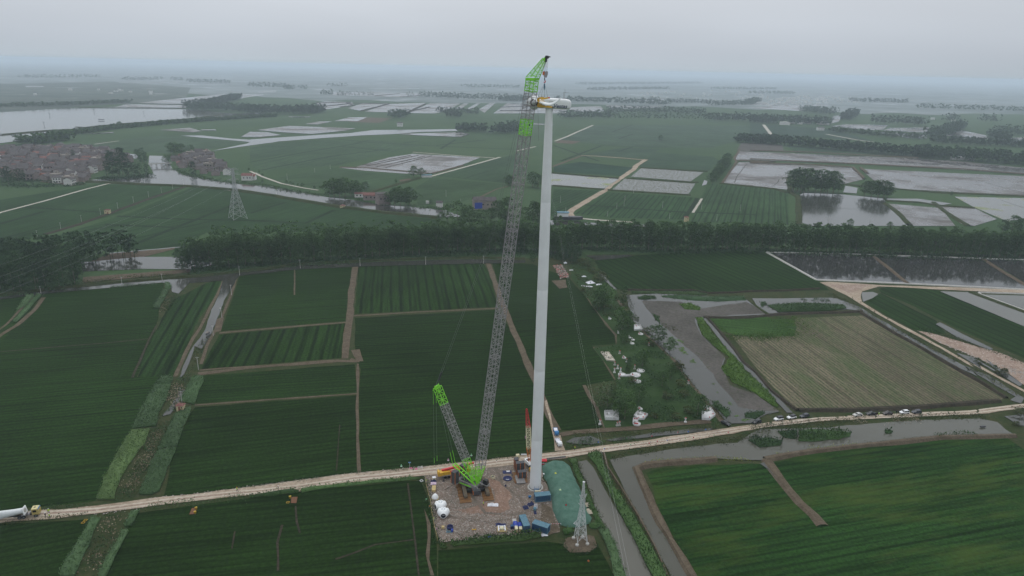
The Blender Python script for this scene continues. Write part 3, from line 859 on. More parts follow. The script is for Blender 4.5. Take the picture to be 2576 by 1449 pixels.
for s in ('a 0,650 200,632 420,612 620,602', 'a 680,582 760,585 850,574 1100,550 1350,533 1700,505 1960,470', 'a 700,405 1200,408 1650,413', 'a 1180,365 1660,378'):
 ridge('lake_bank', s, 9, 1.0, 'verge', 3, 0.4, 20)
for s in ('b 640,395 880,370 930,385 800,400', 'b 860,365 1230,372', 'b 980,435 1150,395 1240,370', 'b 1390,452 1560,372', 'b 590,362 900,357', 'b 1110,300 1330,278', 'b 1330,310 1560,290',
          'b 1420,440 1600,400', 'c 0,400 250,395', 'c 0,432 300,430'):
 ridge('pond_bank', s, 9, 1.2, 'darkdirt', 3, 0.4, 30)
for s in ('b 1040,925 1500,830', 'b 1120,935 1560,838', 'b 1210,940 1620,835', 'b 1000,918 1430,830'):
 ridge('paddy_bank', s, 2.0, 0.6, 'darkdirt', 1.0, 0.4, 12)
for s in ('b 800,935 1000,938 1420,975 1590,990', 'b 1620,992 1900,920', 'd 0,865 400,885 1000,912 1900,958 2443,1000', 'd 0,900 500,915 900,938', 'c 2120,880 2452,890 d 0,895',
          'd 0,788 600,808 1500,857', 'd 920,940 1020,1040', 'd 985,945 1050,990', 'c 1980,1080 2060,960 2110,885 2090,850 2140,775'):
 ridge('pond_bank', s, 4.5, 0.9, 'dirt', 0.8, 0.4, 15)
for s in ('d 440,1280 900,1310 1240,1340', 'c 2090,1075 2110,1020 2200,905 2452,915', 'd 0,862 1200,915 2000,950 2100,962', 'c 2090,1078 2250,1100 2452,1105 d 200,1105 250,1070 260,1040 350,1033',
          'd 850,1075 1000,1095 1300,1130 1900,1165 2443,1180', 'd 2040,1055 2250,1115 2443,1165', 'd 2240,1230 2443,1300'):
 strip('net_line', s, 0.8, 'darkdirt', 0.2, 12)
for s in ('d 1210,1260 1320,1340 1420,1449', 'd 1640,1250 1750,1340 1950,1460', 'd 840,1090 1240,1125 1700,1165 2000,1175 2443,1195', 'd 1210,1235 1500,1250 1700,1280 2000,1300',
          'c 1130,1035 1700,1072 1760,1070', 'c 460,985 1060,1035', 'c 470,1100 930,1135', 'c 960,1140 1700,1185', 'c 1250,940 1850,975',
          'd 340,1040 360,1160 430,1200 440,1449', 'c 1960,1080 2452,1130 d 340,1165', 'b 1000,1180 1500,1035'):
 ridge('grass_bank', s, 7, 1.1, 'verge', 1.2, 0.4, 15)
ridge('river_bank', 'a 790,1065 1300,1092 1700,1107 2100,1140 2452,1193 b 400,1224 800,1292 1200,1342 1680,1388', 8, 1.6, 'verge', 1.5, 0.4, 15)
ridge('canal_bank', 'e -100,862 420,800 1060,735 1500,700 1800,680 2452,606 f 400,575 900,553 1400,533 2000,518 2452,526', 3.5, 1.0, 'verge', 1.0)
ridge('drain_bank', 'a 1690,1095 1300,1225 980,1345 700,1445 e 400,308', 6, 0.5, 'darkdirt', 1.0, 0.4, 12)
# ---------------------------------------------------------------- the air: one box round everything, closed, with the cloud outside it
mb = MB()
mb.box((0, 11000, 68.0), (50000, 26000, 139.0))
t = bpy.data.materials.new('haze_air')
t.use_nodes = True
tn, tl = t.node_tree.nodes, t.node_tree.links
tn.clear()
to_ = tn.new('ShaderNodeOutputMaterial')
pv = tn.new('ShaderNodeVolumePrincipled')
HAZE = 0.000145
pv.inputs['Color'].default_value = (0.75, 0.86, 0.97, 1)
pv.inputs['Density'].default_value = HAZE
pv.inputs['Anisotropy'].default_value = 0.3
tl.new(pv.outputs[0], to_.inputs['Volume'])
hz = mb.build('haze', t)
tag(hz, kind='stuff')
# ---------------------------------------------------------------- plants
import numpy as np
NR = np.random.default_rng(11)
M['poplar_leaf'] = mat_leaf('poplar_leaves', (0.030, 0.066, 0.020), (0.076, 0.132, 0.044))
M['dark_leaf'] = mat_leaf('dark_leaves', (0.020, 0.046, 0.018), (0.050, 0.090, 0.036))
M['fresh_leaf'] = mat_leaf('fresh_leaves', (0.022, 0.050, 0.014), (0.056, 0.096, 0.030))
M['willow_leaf'] = mat_leaf('willow_leaves', (0.050, 0.085, 0.035), (0.105, 0.150, 0.070))
M['scrub_leaf'] = mat_leaf('scrub_leaves', (0.030, 0.052, 0.018), (0.085, 0.090, 0.035))
M['rape_leaf'] = mat_leaf('rape_stand', (0.048, 0.088, 0.036), (0.080, 0.134, 0.060))
M['rape_yellow'] = mat_leaf('ripening_rape_stand', (0.052, 0.092, 0.030), (0.086, 0.136, 0.048))
M['reed_leaf'] = mat_leaf('reed_blades', (0.034, 0.074, 0.022), (0.070, 0.120, 0.042))
M['reed_dark'] = mat_leaf('dark_reed_blades', (0.022, 0.050, 0.018), (0.050, 0.085, 0.034))
M['lime_weed'] = mat_leaf('lime_green_water_weed', (0.040, 0.086, 0.014), (0.080, 0.142, 0.026))
M['dead_reed'] = mat_leaf('dead_reed_stalks', (0.16, 0.13, 0.085), (0.30, 0.25, 0.18))
M['yellow_bloom'] = mat_leaf('yellow_bloom', (0.10, 0.14, 0.025), (0.20, 0.22, 0.04))
M['bark'] = mat_plain('bark', (0.16, 0.14, 0.115), 0.95, 0.05, var=0.3, scale=3)
M['wood_pale'] = mat_plain('pale_bark', (0.27, 0.25, 0.215), 0.95, 0.05, var=0.3, scale=3)
def leaf_data(P, size, flat=0.0, rng=NR, tall=1.0):
 """one quad per point, turned at random; flat 0..1 lays them level, tall stretches them upright"""
 n = len(P)
 a = rng.normal(size=(n, 3))
 b = rng.normal(size=(n, 3))
 a[:, 2] *= (1 - flat)
 b[:, 2] *= (1 - flat)
 a /= np.linalg.norm(a, axis=1)[:, None] + 1e-9
 b -= a * (a * b).sum(1)[:, None]
 b /= np.linalg.norm(b, axis=1)[:, None] + 1e-9
 if tall != 1.0:
  a = np.tile(np.array([[0, 0, 1.0]]), (n, 1)) + rng.normal(size=(n, 3)) * 0.22
  b[:, 2] *= 0.1
  a = a * tall
 s = (np.asarray(size) * 0.5).reshape(-1, 1)
 V = np.stack([P - a * s - b * s * 0.6, P - a * s * 0.15 + b * s * 0.75, P + a * s + b * s * 0.2, P + a * s * 0.2 - b * s * 0.8], 1)
 return V.reshape(-1, 3)
def quads_mesh(name, V, mat, extra=None):
 n = len(V) // 4
 if n == 0 and not extra:
  V, n = np.zeros((4, 3)), 1
 me = bpy.data.meshes.new(name)
 ev, ef = extra if extra else ([], [])
 nv = len(V) + len(ev)
 allv = np.concatenate([V, np.asarray(ev, float).reshape(-1, 3)]) if len(ev) else V
 me.vertices.add(nv)
 me.vertices.foreach_set('co', allv.astype(np.float32).ravel())
 sizes = np.concatenate([np.full(n, 4), np.array([len(f) for f in ef], int)]).astype(np.int32)
 idx = np.concatenate([np.arange(n * 4), np.array([i + len(V) for f in ef for i in f], int)]).astype(np.int32)
 starts = np.concatenate([[0], np.cumsum(sizes)[:-1]]).astype(np.int32)
 me.loops.add(len(idx))
 me.loops.foreach_set('vertex_index', idx)
 me.polygons.add(len(sizes))
 me.polygons.foreach_set('loop_start', starts)
 me.polygons.foreach_set('loop_total', sizes)
 me.update(calc_edges=True)
 me.materials.append(mat)
 return me
def crown_points(h, r, z0, n, shape, rng):
 """points on and in many leaf clumps filling an uneven crown"""
 nc = max(8, int(n / 22))
 C = []
 while len(C) < nc:
  u = rng.random()
  z = z0 + (h - z0) * u
  if shape == 'poplar':
   w = min(1.0, 0.70 + 1.1 * u) * (1 - max(0, u - 0.5) ** 2 * 1.9)
  elif shape == 'round':
   w = math.sqrt(max(0.02, 1 - (2 * u - 0.95) ** 2))
  elif shape == 'willow':
   w = math.sqrt(max(0.02, 1 - (1.25 * u - 0.3) ** 2))
  else:
   w = 1 - 0.8 * u
  an = rng.random() * 2 * math.pi
  lob = 1 + 0.22 * math.sin(an * 3 + h * 7) + 0.15 * math.sin(an * 5 + z)
  q = r * w * lob * math.sqrt(rng.random() * 0.75 + 0.25) * 0.9
  C.append((q * math.cos(an), q * math.sin(an), z))
 C = np.array(C)
 pick = rng.integers(0, nc, n)
 rad = r * (0.20 + 0.16 * rng.random(nc))[pick]
 d = rng.normal(size=(n, 3))
 d /= np.linalg.norm(d, axis=1)[:, None]
 d[:, 2] = np.abs(d[:, 2]) * 1.0 - 0.25
 return C[pick] + d * rad[:, None] * np.array([1, 1, 0.85])
def crown_mesh(name, h, r, z0, n, size, shape, mat, seed):
 rng = np.random.default_rng(seed)
 P = crown_points(h, r, z0, n, shape, rng)
 return quads_mesh(name, leaf_data(P, size * (0.6 + 0.8 * rng.random(n)), 0.25, rng), mat)
def trunk_mesh(name, h, r, z0, rad, mat, seed):
 rng = random.Random(seed)
 b = MB()
 top = Vector((rng.uniform(-.2, .2), rng.uniform(-.2, .2), z0 + (h - z0) * 0.6))
 b.bar((0, 0, -0.8), top * 0.5, rad * 2, 6, rad * 1.4)
 b.bar(top * 0.5, top, rad * 1.4, 6, rad * 0.5)
 for k in range(5):
  an = k * 2.4 + rng.random()
  z = z0 + (h - z0) * (0.05 + 0.1 * k)
  b.bar((0, 0, z), (math.cos(an) * r * 0.6, math.sin(an) * r * 0.6, z + (h - z0) * 0.22), rad * 0.6, 4, rad * 0.2)
 return b.mesh(name, mat)
def tree_kinds(kind, h, r, z0, n, size, shape, leaf, rad, bark, count, seed):
 out = []
 for k in range(count):
  hh = h * (1 + 0.04 * (k - count / 2))
  out.append((crown_mesh(kind + '_crown', hh, r * (1 + 0.06 * (k % 3 - 1)), z0, n, size, shape, leaf, seed + k),
     trunk_mesh(kind + '_trunk', hh, r, z0, rad, bark, seed + k), hh))
 return out
KINDS = {
 'poplar': tree_kinds('poplar', 21, 3.9, 2.6, 1800, 0.64, 'poplar', M['poplar_leaf'], 0.20, M['bark'], 6, 100),
 'dark': tree_kinds('dark', 21, 4.6, 2.5, 1700, 0.68, 'poplar', M['dark_leaf'], 0.24, M['bark'], 4, 200),
 'round': tree_kinds('round', 12, 4.8, 2.2, 1300, 0.60, 'round', M['poplar_leaf'], 0.2, M['bark'], 5, 300),
 'willow': tree_kinds('willow', 11, 5.2, 0.8, 1700, 0.50, 'willow', M['willow_leaf'], 0.25, M['bark'], 2, 400),
 'bush': tree_kinds('bush', 3, 2.2, 0.1, 420, 0.38, 'round', M['scrub_leaf'], 0.06, M['bark'], 3, 500),
 'sapling': tree_kinds('sapling', 4, 1.1, 1.3, 160, 0.34, 'round', M['fresh_leaf'], 0.06, M['bark'], 4, 600),
 'cypress': tree_kinds('cypress', 6, 0.9, 0.2, 300, 0.34, 'cone', M['dark_leaf'], 0.08, M['bark'], 2, 700),
}
TR = random.Random(5)
def plant(kind, p, h, label, cat='tree', group=None, wide=1.0, name=None):
 crown, trunk, hh = TR.choice(KINDS[kind])
 o = thing(name or (kind + '_tree' if kind in ('poplar', 'willow', 'cypress') else {'dark': 'broadleaf_tree', 'round': 'broadleaf_tree', 'bush': 'bush', 'sapling': 'young_tree'}[kind]),
              (p[0], p[1], p[2] if len(p) > 2 else 0), label, cat, group, TR.random() * 6.28)
 s = h / hh
 o.scale = (s * wide, s * wide, s)
 obj('trunk', trunk, o)
 obj('crown', crown, o)
 return o
def tree_px(kind, fr, x, yb, yt, label, cat='tree', group=None, wide=1.0, name=None):
 p = G(fr, x, yb)
 top = atd(fr, x, yt, p.y)
 return plant(kind, (p.x, p.y, 0), max(0.5, top.z), label, cat, group, wide, name)
def along(s, spacing, jit=0.2):
 ps = pts(s) if isinstance(s, str) else s
 out, carry = [], 0.0
 for a, b in zip(ps[:-1], ps[1:]):
  L = (b - a).length
  t = carry
  while t < L:
   p = a.lerp(b, t / L)
   d = (b - a).normalized()
   n = Vector((-d.y, d.x, 0))
   out.append((p + d * TR.uniform(-1, 1) * spacing * jit + n * TR.uniform(-1, 1) * spacing * jit, n))
   t += spacing
  carry = t - L
 return out
def inside(P, poly):
 x, y = P[:, 0], P[:, 1]
 r = np.zeros(len(P), bool)
 n = len(poly)
 for i in range(n):
  x0, y0 = poly[i][0], poly[i][1]
  x1, y1 = poly[(i + 1) % n][0], poly[(i + 1) % n][1]
  if y0 == y1:
   continue
  c = ((y0 > y) != (y1 > y)) & (x < (x1 - x0) * (y - y0) / (y1 - y0) + x0)
  r ^= c
 return r
def scatter(ps, dens):
 a = np.array([(p.x, p.y) for p in ps])
 lo, hi = a.min(0), a.max(0)
 n = int((hi - lo).prod() * dens) + 1
 P = NR.random((n, 2)) * (hi - lo) + lo
 return P[inside(P, a)]
def stand(name, s, h, dens, size, mat, slab=0.7, z=None, tall=1.0, amp=0.6, flat=0.15, gaps=0.0, label=None):
 """a stand of crop, reed or scrub: a low solid base with leaves and blades all through its top and edges"""
 ps = pts(s) if isinstance(s, str) else s
 z = 0.2 if z is None else z
 rg = ragged(ps, 3.0, amp, len(ps))
 P = scatter(rg, dens)
 nz_ = np.array([mnoise.noise(Vector((p[0] * 0.12, p[1] * 0.12, 0))) for p in P])
 if gaps:
  keep = nz_ > gaps - 1 + 0.0
  P, nz_ = P[keep], nz_[keep]
 hh = h * (0.75 + 0.35 * nz_ + 0.25 * NR.random(len(P)))
 Z = z + hh * (slab + (1 - slab) * NR.random(len(P))) if slab else z + hh * NR.random(len(P))
 V = leaf_data(np.column_stack([P, Z]), size * (0.6 + 0.8 * NR.random(len(P))), flat, NR, tall)
 extra = None
 if slab:
  b = MB()
  ar = sum(rg[i].x * rg[(i + 1) % len(rg)].y - rg[(i + 1) % len(rg)].x * rg[i].y for i in range(len(rg)))
  ins = []
  for i, p in enumerate(rg):                   # the solid base stands back from the leafy edge
   d = (rg[(i + 1) % len(rg)] - rg[i - 1]).normalized() * (1 if ar > 0 else -1)
   ins.append((p.x - d.y * 0.4, p.y + d.x * 0.4))
  b.prism(ins, z - 0.3, z + h * slab * 0.7)
  extra = (b.v, b.f)
 o = obj(name, quads_mesh(name, V, mat, extra))
 return tag(o, kind='stuff')
def fringe(name, s, w, h, dens, size, mat, tall=1.0, z=None):
 ps = pts(s) if isinstance(s, str) else s
 z = 0.2 if z is None else z
 out = []
 for a, b in zip(ps[:-1], ps[1:]):
  L = (b - a).length
  n = int(L * w * dens)
  if n < 1:
   continue
  t = NR.random(n)
  d = (b - a).normalized()
  off = NR.normal(size=n) * w * 0.33
  X = a.x + (b.x - a.x) * t - d.y * off
  Y = a.y + (b.y - a.y) * t + d.x * off
  k = np.array([mnoise.noise(Vector((x * 0.1, y * 0.1, 3))) for x, y in zip(X, Y)])
  keep = k > -0.25
  X, Y, k = X[keep], Y[keep], k[keep]
  Zs = z + h * (0.5 + 0.6 * k) * NR.random(len(X))
  out.append(np.column_stack([X, Y, Zs]))
 P = np.concatenate(out)
 o = obj(name, quads_mesh(name, leaf_data(P, size * (0.6 + 0.8 * NR.random(len(P))), 0.15, NR, tall), mat))
 return tag(o, kind='stuff')
def woods(name, s, w, h, spacing, mat, n=90, size=2.2, rad=3.5, area=False):
 spacing *= 0.72 if spacing > 8.5 else 1
 """a far wood that reads as one mass: every tree a clumped crown on a thin stem"""
 if area:
  ps = pts(s)
  Q = scatter(ps, 1.0 / spacing ** 2)
 else:
  Q = []
  rows = max(1, int(w / spacing))
  for k in range(rows):
   for p, nn in along(s, spacing, 0.3):
    q = p + nn * (k - (rows - 1) / 2) * spacing
    Q.append((q.x, q.y))
  Q = np.array(Q)
 Vs, b = [], MB()
 for i, (x, y) in enumerate(Q):
  rng = np.random.default_rng(i + 17)
  hh = h * rng.uniform(0.8, 1.12)
  P = crown_points(hh, rad * rng.uniform(0.85, 1.2), hh * 0.22, n, 'poplar', rng)
  P[:, 0] += x
  P[:, 1] += y
  Vs.append(leaf_data(P, size * (0.6 + 0.8 * rng.random(n)), 0.3, rng))
  b.bar((x, y, -0.5), (x, y, hh * 0.6), 0.4, 3, cap=False)
 o = obj(name, quads_mesh(name, np.concatenate(Vs), mat, (b.v, b.f)))
 return tag(o, kind='stuff')
# --- the two poplar belts across the middle: the front rows tree by tree, the mass behind them as one wood
LBL_F = 'tall poplar in the front rows of the belt behind the narrow canal'
LBL_R = 'tall poplar in the front rows of the belt above the dark ponds'
LBL_L = 'tall dark poplar in the dense group at the left edge by the canal'
LINE_F = 'v 480,682 632,671 911,652 1052,643 1193,637 1330,634 1440,650'
LINE_R = 'v 1450,628 1560,630 1700,634 1900,630 2060,638 2300,645 2600,652 2680,656'
cnt = 0
for s, lb, gr, spc in ((LINE_F, LBL_F, 'poplars in the front rows of the belt behind the canal', 5.6), (LINE_R, LBL_R, 'poplars in the front rows of the belt above the dark ponds', 5.4)):
 for row in range(2):
  for p, n in along(s, spc, 0.18):
   if n.y < 0:
    n = -n
   q = p + n * (2 + row * 5.5)
   plant('poplar', (q.x, q.y, 0), TR.uniform(17.5, 22.5), lb, group=gr, wide=TR.uniform(0.95, 1.2))
   cnt += 1
for s in ('v -20,728 60,732 130,728 190,716', 'v -20,712 60,712 130,706 195,700', 'v -20,694 80,694 190,684'):
 for p, n in along(s, 6.5, 0.2):
  plant('dark', (p.x, p.y, 0), TR.uniform(18, 23), LBL_L, group='dark poplars at the left edge', wide=TR.uniform(0.9, 1.15))
  cnt += 1
woods('poplar_wood', 'v 500,664 632,661 911,643 1052,635 1193,630 1400,626', 12, 17.5, 6, M['poplar_leaf'], 420, 1.0, 3.9)
woods('poplar_wood', 'v 545,626 760,618 1050,610 1250,604 1450,604', 18, 16, 7, M['poplar_leaf'], 330, 1.1, 4.2)
woods('poplar_wood', 'v 1450,622 1700,627 1900,624 2060,631 2300,637 2680,644', 7, 18, 6, M['poplar_leaf'], 330, 1.1, 3.9)
woods('poplar_wood', 'v -120,674 0,670 120,666 250,656 340,642', 26, 18, 7, M['dark_leaf'], 330, 1.1, 4.0)
woods('poplar_wood', 'v -120,656 0,652 140,648 260,640', 14, 16, 7, M['dark_leaf'], 330, 1.1, 4.0)
fringe('undergrowth', LINE_F, 16, 3.0, 2.2, 0.9, M['dark_leaf'])
fringe('undergrowth', LINE_R, 14, 3.0, 2.2, 0.9, M['dark_leaf'])
fringe('undergrowth', 'v -20,736 100,736 200,715', 10, 2.5, 2.0, 0.8, M['dark_leaf'])
fringe('bank_grass', 'v 200,712 330,700 480,690', 10, 0.8, 3.0, 0.5, M['scrub_leaf'])
# trees in the middle of the belts
for i, (fr, x, yb, yt) in enumerate((('f', 1760, 190, 60), ('f', 1850, 230, 20), ('f', 1960, 240, 60), ('f', 2060, 250, 90), ('f', 1700, 180, 110), ('f', 2200, 130, 10), ('f', 2240, 190, 40), ('f', 2300, 220, 120),
                                     ('f', 2150, 200, 75), ('c', 60, 1449, 1220), ('c', 300, 1449, 1250), ('c', 340, 1460, 1270), ('c', 220, 1449, 1300), ('c', 500, 1449, 1370))):
 tree_px('round', fr, x, yb, yt, 'big broadleaf tree by the river bend behind the crane boom', group='broadleaf trees at the river bend', wide=1.1)
for fr, x, yb, yt, lb in (('g', 560, 440, 290, 'broad poplar standing in front of the belt just right of the turbine tower'), ('g', 640, 450, 290, 'second broad poplar in front of the belt, right of the turbine tower'),
                          ('g', 690, 440, 300, 'rightmost broad poplar in front of the belt near the brick heap'), ('g', 290, 450, 360, 'low bush at the field head left of the turbine tower')):
 tree_px('dark', fr, x, yb, yt, lb, wide=1.2)
tree_px('round', 'h', 2330, 190, 35, 'tallest tree standing proud of the belt at the right edge', wide=1.2)
tree_px('round', 'h', 2250, 180, 70, 'tree standing proud of the belt second from the right edge', wide=1.2)
tree_px('round', 'h', 2400, 190, 60, 'tree at the right edge beside the tallest tree of the belt', wide=1.2)
tree_px('round', 'h', 885, 160, 60, 'small pointed tree rising above the belt before the flooded pond', wide=0.7)
tree_px('round', 'h', 1240, 170, 85, 'small round tree rising above the belt near the grass bank', wide=1.0)
for fr, x, yb, yt in (('e', 1590, 620, 440), ('e', 1660, 640, 420), ('e', 1740, 640, 400), ('e', 1840, 600, 430), ('e', 1620, 560, 450)):
 tree_px('dark', fr, x, yb, yt, 'thin tree at the left end of the belt beside the bright pond', group='trees at the left end of the belt', wide=0.95)
# --- clumps beyond
GRP = [
 ('trees on the village waterfront', 'dark tree on the village waterfront beside the bridge', 'dark', (('a', 960, 1010, 880), ('a', 1010, 1020, 800), ('a', 1060, 1020, 840), ('a', 1100, 1000, 760), ('a', 1150, 1025, 860), ('a', 1200, 1020, 890), ('a', 1250, 1020, 900), ('a', 1310, 1010, 910), ('a', 1270, 900, 765), ('a', 1300, 890, 800), ('a', 1230, 880, 770), ('a', 975, 900, 780), ('a', 1080, 900, 760), ('a', 1010, 900, 800))),
 ('trees at the left end of the village', 'dark tree among the houses at the left end of the village', 'dark', (('a', 30, 1090, 940), ('a', 80, 1090, 930), ('a', 120, 1080, 960), ('a', 170, 1070, 950), ('a', 210, 1060, 960), ('a', 60, 1050, 960), ('a', 230, 1110, 1040), ('a', 290, 1100, 1040), ('a', 660, 870, 780), ('a', 180, 840, 795), ('a', 560, 910, 870), ('a', 480, 980, 930), ('a', 600, 770, 740), ('a', 740, 770, 745))),
 ('trees at the bridge', 'big tree at the far bridge end of the small hamlet', 'round', (('a', 1530, 820, 720), ('a', 1570, 830, 720), ('a', 1620, 820, 725), ('a', 1700, 810, 735), ('a', 1480, 900, 830), ('a', 1500, 880, 830))),
 ('trees by the river houses', 'tall tree in the grove on the far river bank left of the brick houses', 'round', (('b', 710, 1200, 1080), ('b', 750, 1205, 1040), ('b', 800, 1205, 1050), ('b', 850, 1200, 1030), ('b', 900, 1195, 1090), ('b', 950, 1190, 1060), ('b', 980, 1180, 1080))),
 ('trees right of the river houses', 'tall tree in the grove on the far river bank right of the brick houses', 'round', (('b', 1250, 1270, 1150), ('b', 1290, 1280, 1130), ('b', 1340, 1280, 1110), ('b', 1390, 1280, 1130), ('b', 1425, 1270, 1120))),
 ('trees on the pond bank', 'round tree in the large grove on the bank of the flooded ponds', 'round', (('d', 385, 1150, 960), ('d', 420, 1150, 950), ('d', 480, 1160, 960), ('d', 520, 1150, 950), ('d', 580, 1160, 970), ('d', 630, 1160, 965), ('d', 690, 1160, 975), ('d', 740, 1165, 980), ('d', 790, 1160, 1050), ('d', 450, 1165, 1040), ('d', 660, 1165, 1050))),
 ('trees on the second pond bank', 'round tree in the small grove between the two flooded ponds', 'round', (('d', 1020, 1190, 1060), ('d', 1080, 1200, 1060), ('d', 1140, 1205, 1055), ('d', 1190, 1210, 1060), ('d', 1220, 1205, 1075))),
 ('trees along the pond road', 'bushy tree in the row beside the pond at the dirt bank', 'round', tuple(('c', 1900 + 130 * k / 12 + (10 if k % 2 else -12), 1075 - 165 * k / 12, 985 - 175 * k / 12) for k in range(13))),
]
for gname, lb, kind, lst in GRP:
 for fr, x, yb, yt in lst:
  tree_px(kind, fr, x, yb, yt, lb, group=gname, wide=1.15 if kind == 'round' else 1.0)
for kind, fr, x, yb, yt, lb in (
  ('dark', 'a', 1725, 1005, 885, 'big dark round tree in front of the hamlet on the river bank'),
  ('round', 'b', 1455, 1030, 925, 'larger of two trees beside the paddy with ridges'),
  ('round', 'b', 1527, 1020, 945, 'smaller of two trees beside the paddy with ridges'),
  ('round', 'b', 1030, 1140, 1065, 'pale thin tree right of the grove by the river'),
  ('round', 'b', 1300, 1075, 1045, 'low wide bush beside the white farm track'),
  ('round', 'b', 1612, 1260, 1225, 'small dark tree by the white hut on the river bank'),
  ('round', 'c', 1430, 700, 650, 'lone tree standing in the middle of the far fields'),
  ('round', 'a', 1070, 585, 528, 'lone tree on the lake bank'),
  ('round', 'a', 2118, 485, 455, 'small lone tree on the bank beyond the lake'),
  ('round', 'c', 90, 1090, 1010, 'bushy tree left of the crane boom by the yellow weed pond'),
  ('round', 'c', 290, 1110, 980, 'bushy tree behind the tower by the yellow weed pond'),
  ('round', 'c', 340, 1120, 1000, 'bushy tree beside the tower at the yellow weed pond'),
  ('dark', 'd', 1795, 1190, 1148, 'wide bush on the grass bank between the ponds'),
  ('round', 'b', 2310, 1100, 1005, 'tree half hidden by the lattice boom at the ditch end')):
 tree_px(kind, fr, x, yb, yt, lb, wide=1.25)
for k, (fr, x, yb, yt) in enumerate((('b', 110, 1015, 990), ('b', 325, 1075, 1050), ('b', 360, 1080, 1058), ('b', 385, 1092, 1070), ('b', 428, 1100, 1078), ('b', 465, 1108, 1076), ('b', 575, 1130, 1100), ('b', 625, 1125, 1100), ('a', 2220, 965, 940), ('a', 2310, 985, 965), ('a', 2340, 1070, 1045))):
 tree_px('round', fr, x, yb, yt, 'small round tree lining the white path on the far river bank', group='small trees along the river path', wide=1.2)
# far woods, each one mass
DLM = M['dark_leaf']
for s, w, h, sp in (('a 1680,405 1900,380 2120,325', 40, 20, 13), ('a 1700,420 1900,428 2130,432 2340,445', 60, 20, 13), ('b 0,455 250,460 500,458 620,440', 60, 22, 13),
     ('a 190,735 350,720 500,700 620,685', 30, 15, 9), ('a -200,412 0,400 600,385 1150,360', 40, 11, 14), ('a 560,650 1000,592 1400,556 1800,522 2450,482', 26, 7, 8.4), ('b 640,292 740,292', 40, 24, 16), ('b 790,300 840,300', 30, 22, 16),
     ('b 860,298 1100,302', 18, 20, 16), ('b 1270,498 1400,480', 30, 20, 12), ('b 1680,450 1750,455', 20, 18, 12), ('b 1760,488 1900,490', 45, 24, 12), ('b 1900,462 2050,464', 20, 18, 12),
     ('b 1640,315 1900,330 2452,345', 50, 26, 17), ('b 1520,312 1610,316', 40, 26, 17), ('b 1410,310 1450,310', 30, 26, 17), ('b 1860,612 2110,620', 30, 17, 10), ('b 2170,635 2420,625', 30, 17, 11), ('b 2200,612 2400,606', 30, 20, 11),
     ('c 545,500 800,498 1000,500', 28, 22, 11), ('c 970,450 1500,455 1830,468', 30, 21, 13), ('c 1000,502 1500,508 1840,515', 16, 19, 12), ('c 1850,520 2150,522 2460,540', 40, 22, 13),
     ('c 1500,360 1700,365 1890,372', 40, 20, 18), ('c 1880,390 2200,380 2300,350', 50, 22, 18), ('c 1340,340 1420,345', 30, 20, 16), ('c 600,350 1300,372 1500,385', 50, 22, 20), ('c 500,340 540,342', 30, 22, 20), ('c 0,345 300,350', 60, 22, 20),
     ('c 2110,712 2300,718 2452,722', 28, 17, 9), ('d 0,718 400,745 900,790 1300,825 1600,855', 32, 17, 9), ('d 1500,830 1900,870 2200,890 2600,920', 55, 19, 11), ('d 720,620 1000,645 1300,672 1560,690', 18, 13, 9), ('d 1620,715 2000,735 2500,760', 40, 16, 12),
     ('d 0,535 300,548 500,545 700,560', 55, 22, 14), ('d 480,440 740,470', 60, 24, 16), ('d 840,520 930,470', 40, 24, 16), ('d 1090,540 1400,555 1560,570', 50, 24, 15), ('d 1590,670 1750,640 1880,590', 40, 22, 14), ('d 1750,530 1860,530', 50, 26, 18), ('d 2070,530 2200,530', 50, 24, 18), ('d 2140,660 2300,710', 30, 18, 14), ('d 2200,640 2500,650', 60, 22, 18),
     ('d 900,350 1400,365', 60, 22, 26), ('d 1500,410 2443,440', 60, 22, 28), ('d 0,280 400,285', 60, 22, 28), ('a 1100,160 1450,160', 60, 24, 30), ('a 1540,160 1620,162', 60, 24, 30), ('a 1680,178 2050,190', 60, 24, 28), ('b 0,220 320,225', 70, 26, 28), ('b 700,215 880,215', 40, 22, 28), ('b 1900,220 2400,228', 50, 22, 30), ('b 460,240 500,240', 40, 24, 26), ('b 320,240 370,245', 40, 24, 26),
     ('c 800,250 1500,240', 60, 22, 32), ('c 1900,240 2450,245', 60, 22, 32), ('c 700,200 1800,190', 80, 24, 40), ('a 200,140 900,135', 80, 24, 45)):
 woods('far_wood', s, w, h, sp, DLM if h > 15 else M['poplar_leaf'], 64 if sp < 20 else 50, 3.0 if sp < 20 else 4.6, 5.6 if sp < 20 else 10)
# --- rape strips, reeds and rough growth close by
RS = M['rape_leaf']
stand('rape_strip', 'i 1440,460 1530,458 1555,480 1535,525 1380,530', 1.0, 7, 0.40, RS, 0.7)
stand('rape_strip', 'i 1378,538 1525,532 1500,640 1430,780 1395,905 1170,935 1240,770 1310,640', 1.0, 7, 0.40, RS, 0.7)
stand('rape_strip', 'i 1165,945 1350,930 1300,1060 n 1430,20 1300,230 1210,400 1170,520 1000,520 1060,290 1200,50 i 1090,1060', 1.0, 7, 0.40, M['rape_yellow'], 0.7)
stand('rape_strip', 'i 1700,480 1760,458 1820,460 1825,500 1760,640 1740,710 1660,700 1590,690 1640,600', 1.0, 7, 0.40, RS, 0.7)
stand('rape_strip', 'i 1640,745 1715,735 1715,760 1640,920 1590,1080 1405,1110 1490,930 1550,810', 1.0, 7, 0.40, RS, 0.7)
stand('rape_strip', 'i 1400,1122 1582,1092 1540,1220 n 1720,250 1660,430 1560,470 1430,470 1420,440 1510,230 i 1345,1220', 1.0, 7, 0.40, RS, 0.7)
stand('rape_strip', 'n 950,700 1060,705 1000,780 930,1000 830,1190 760,1310 600,1310 680,1130 800,960 890,780', 1.0, 7, 0.40, RS, 0.7)
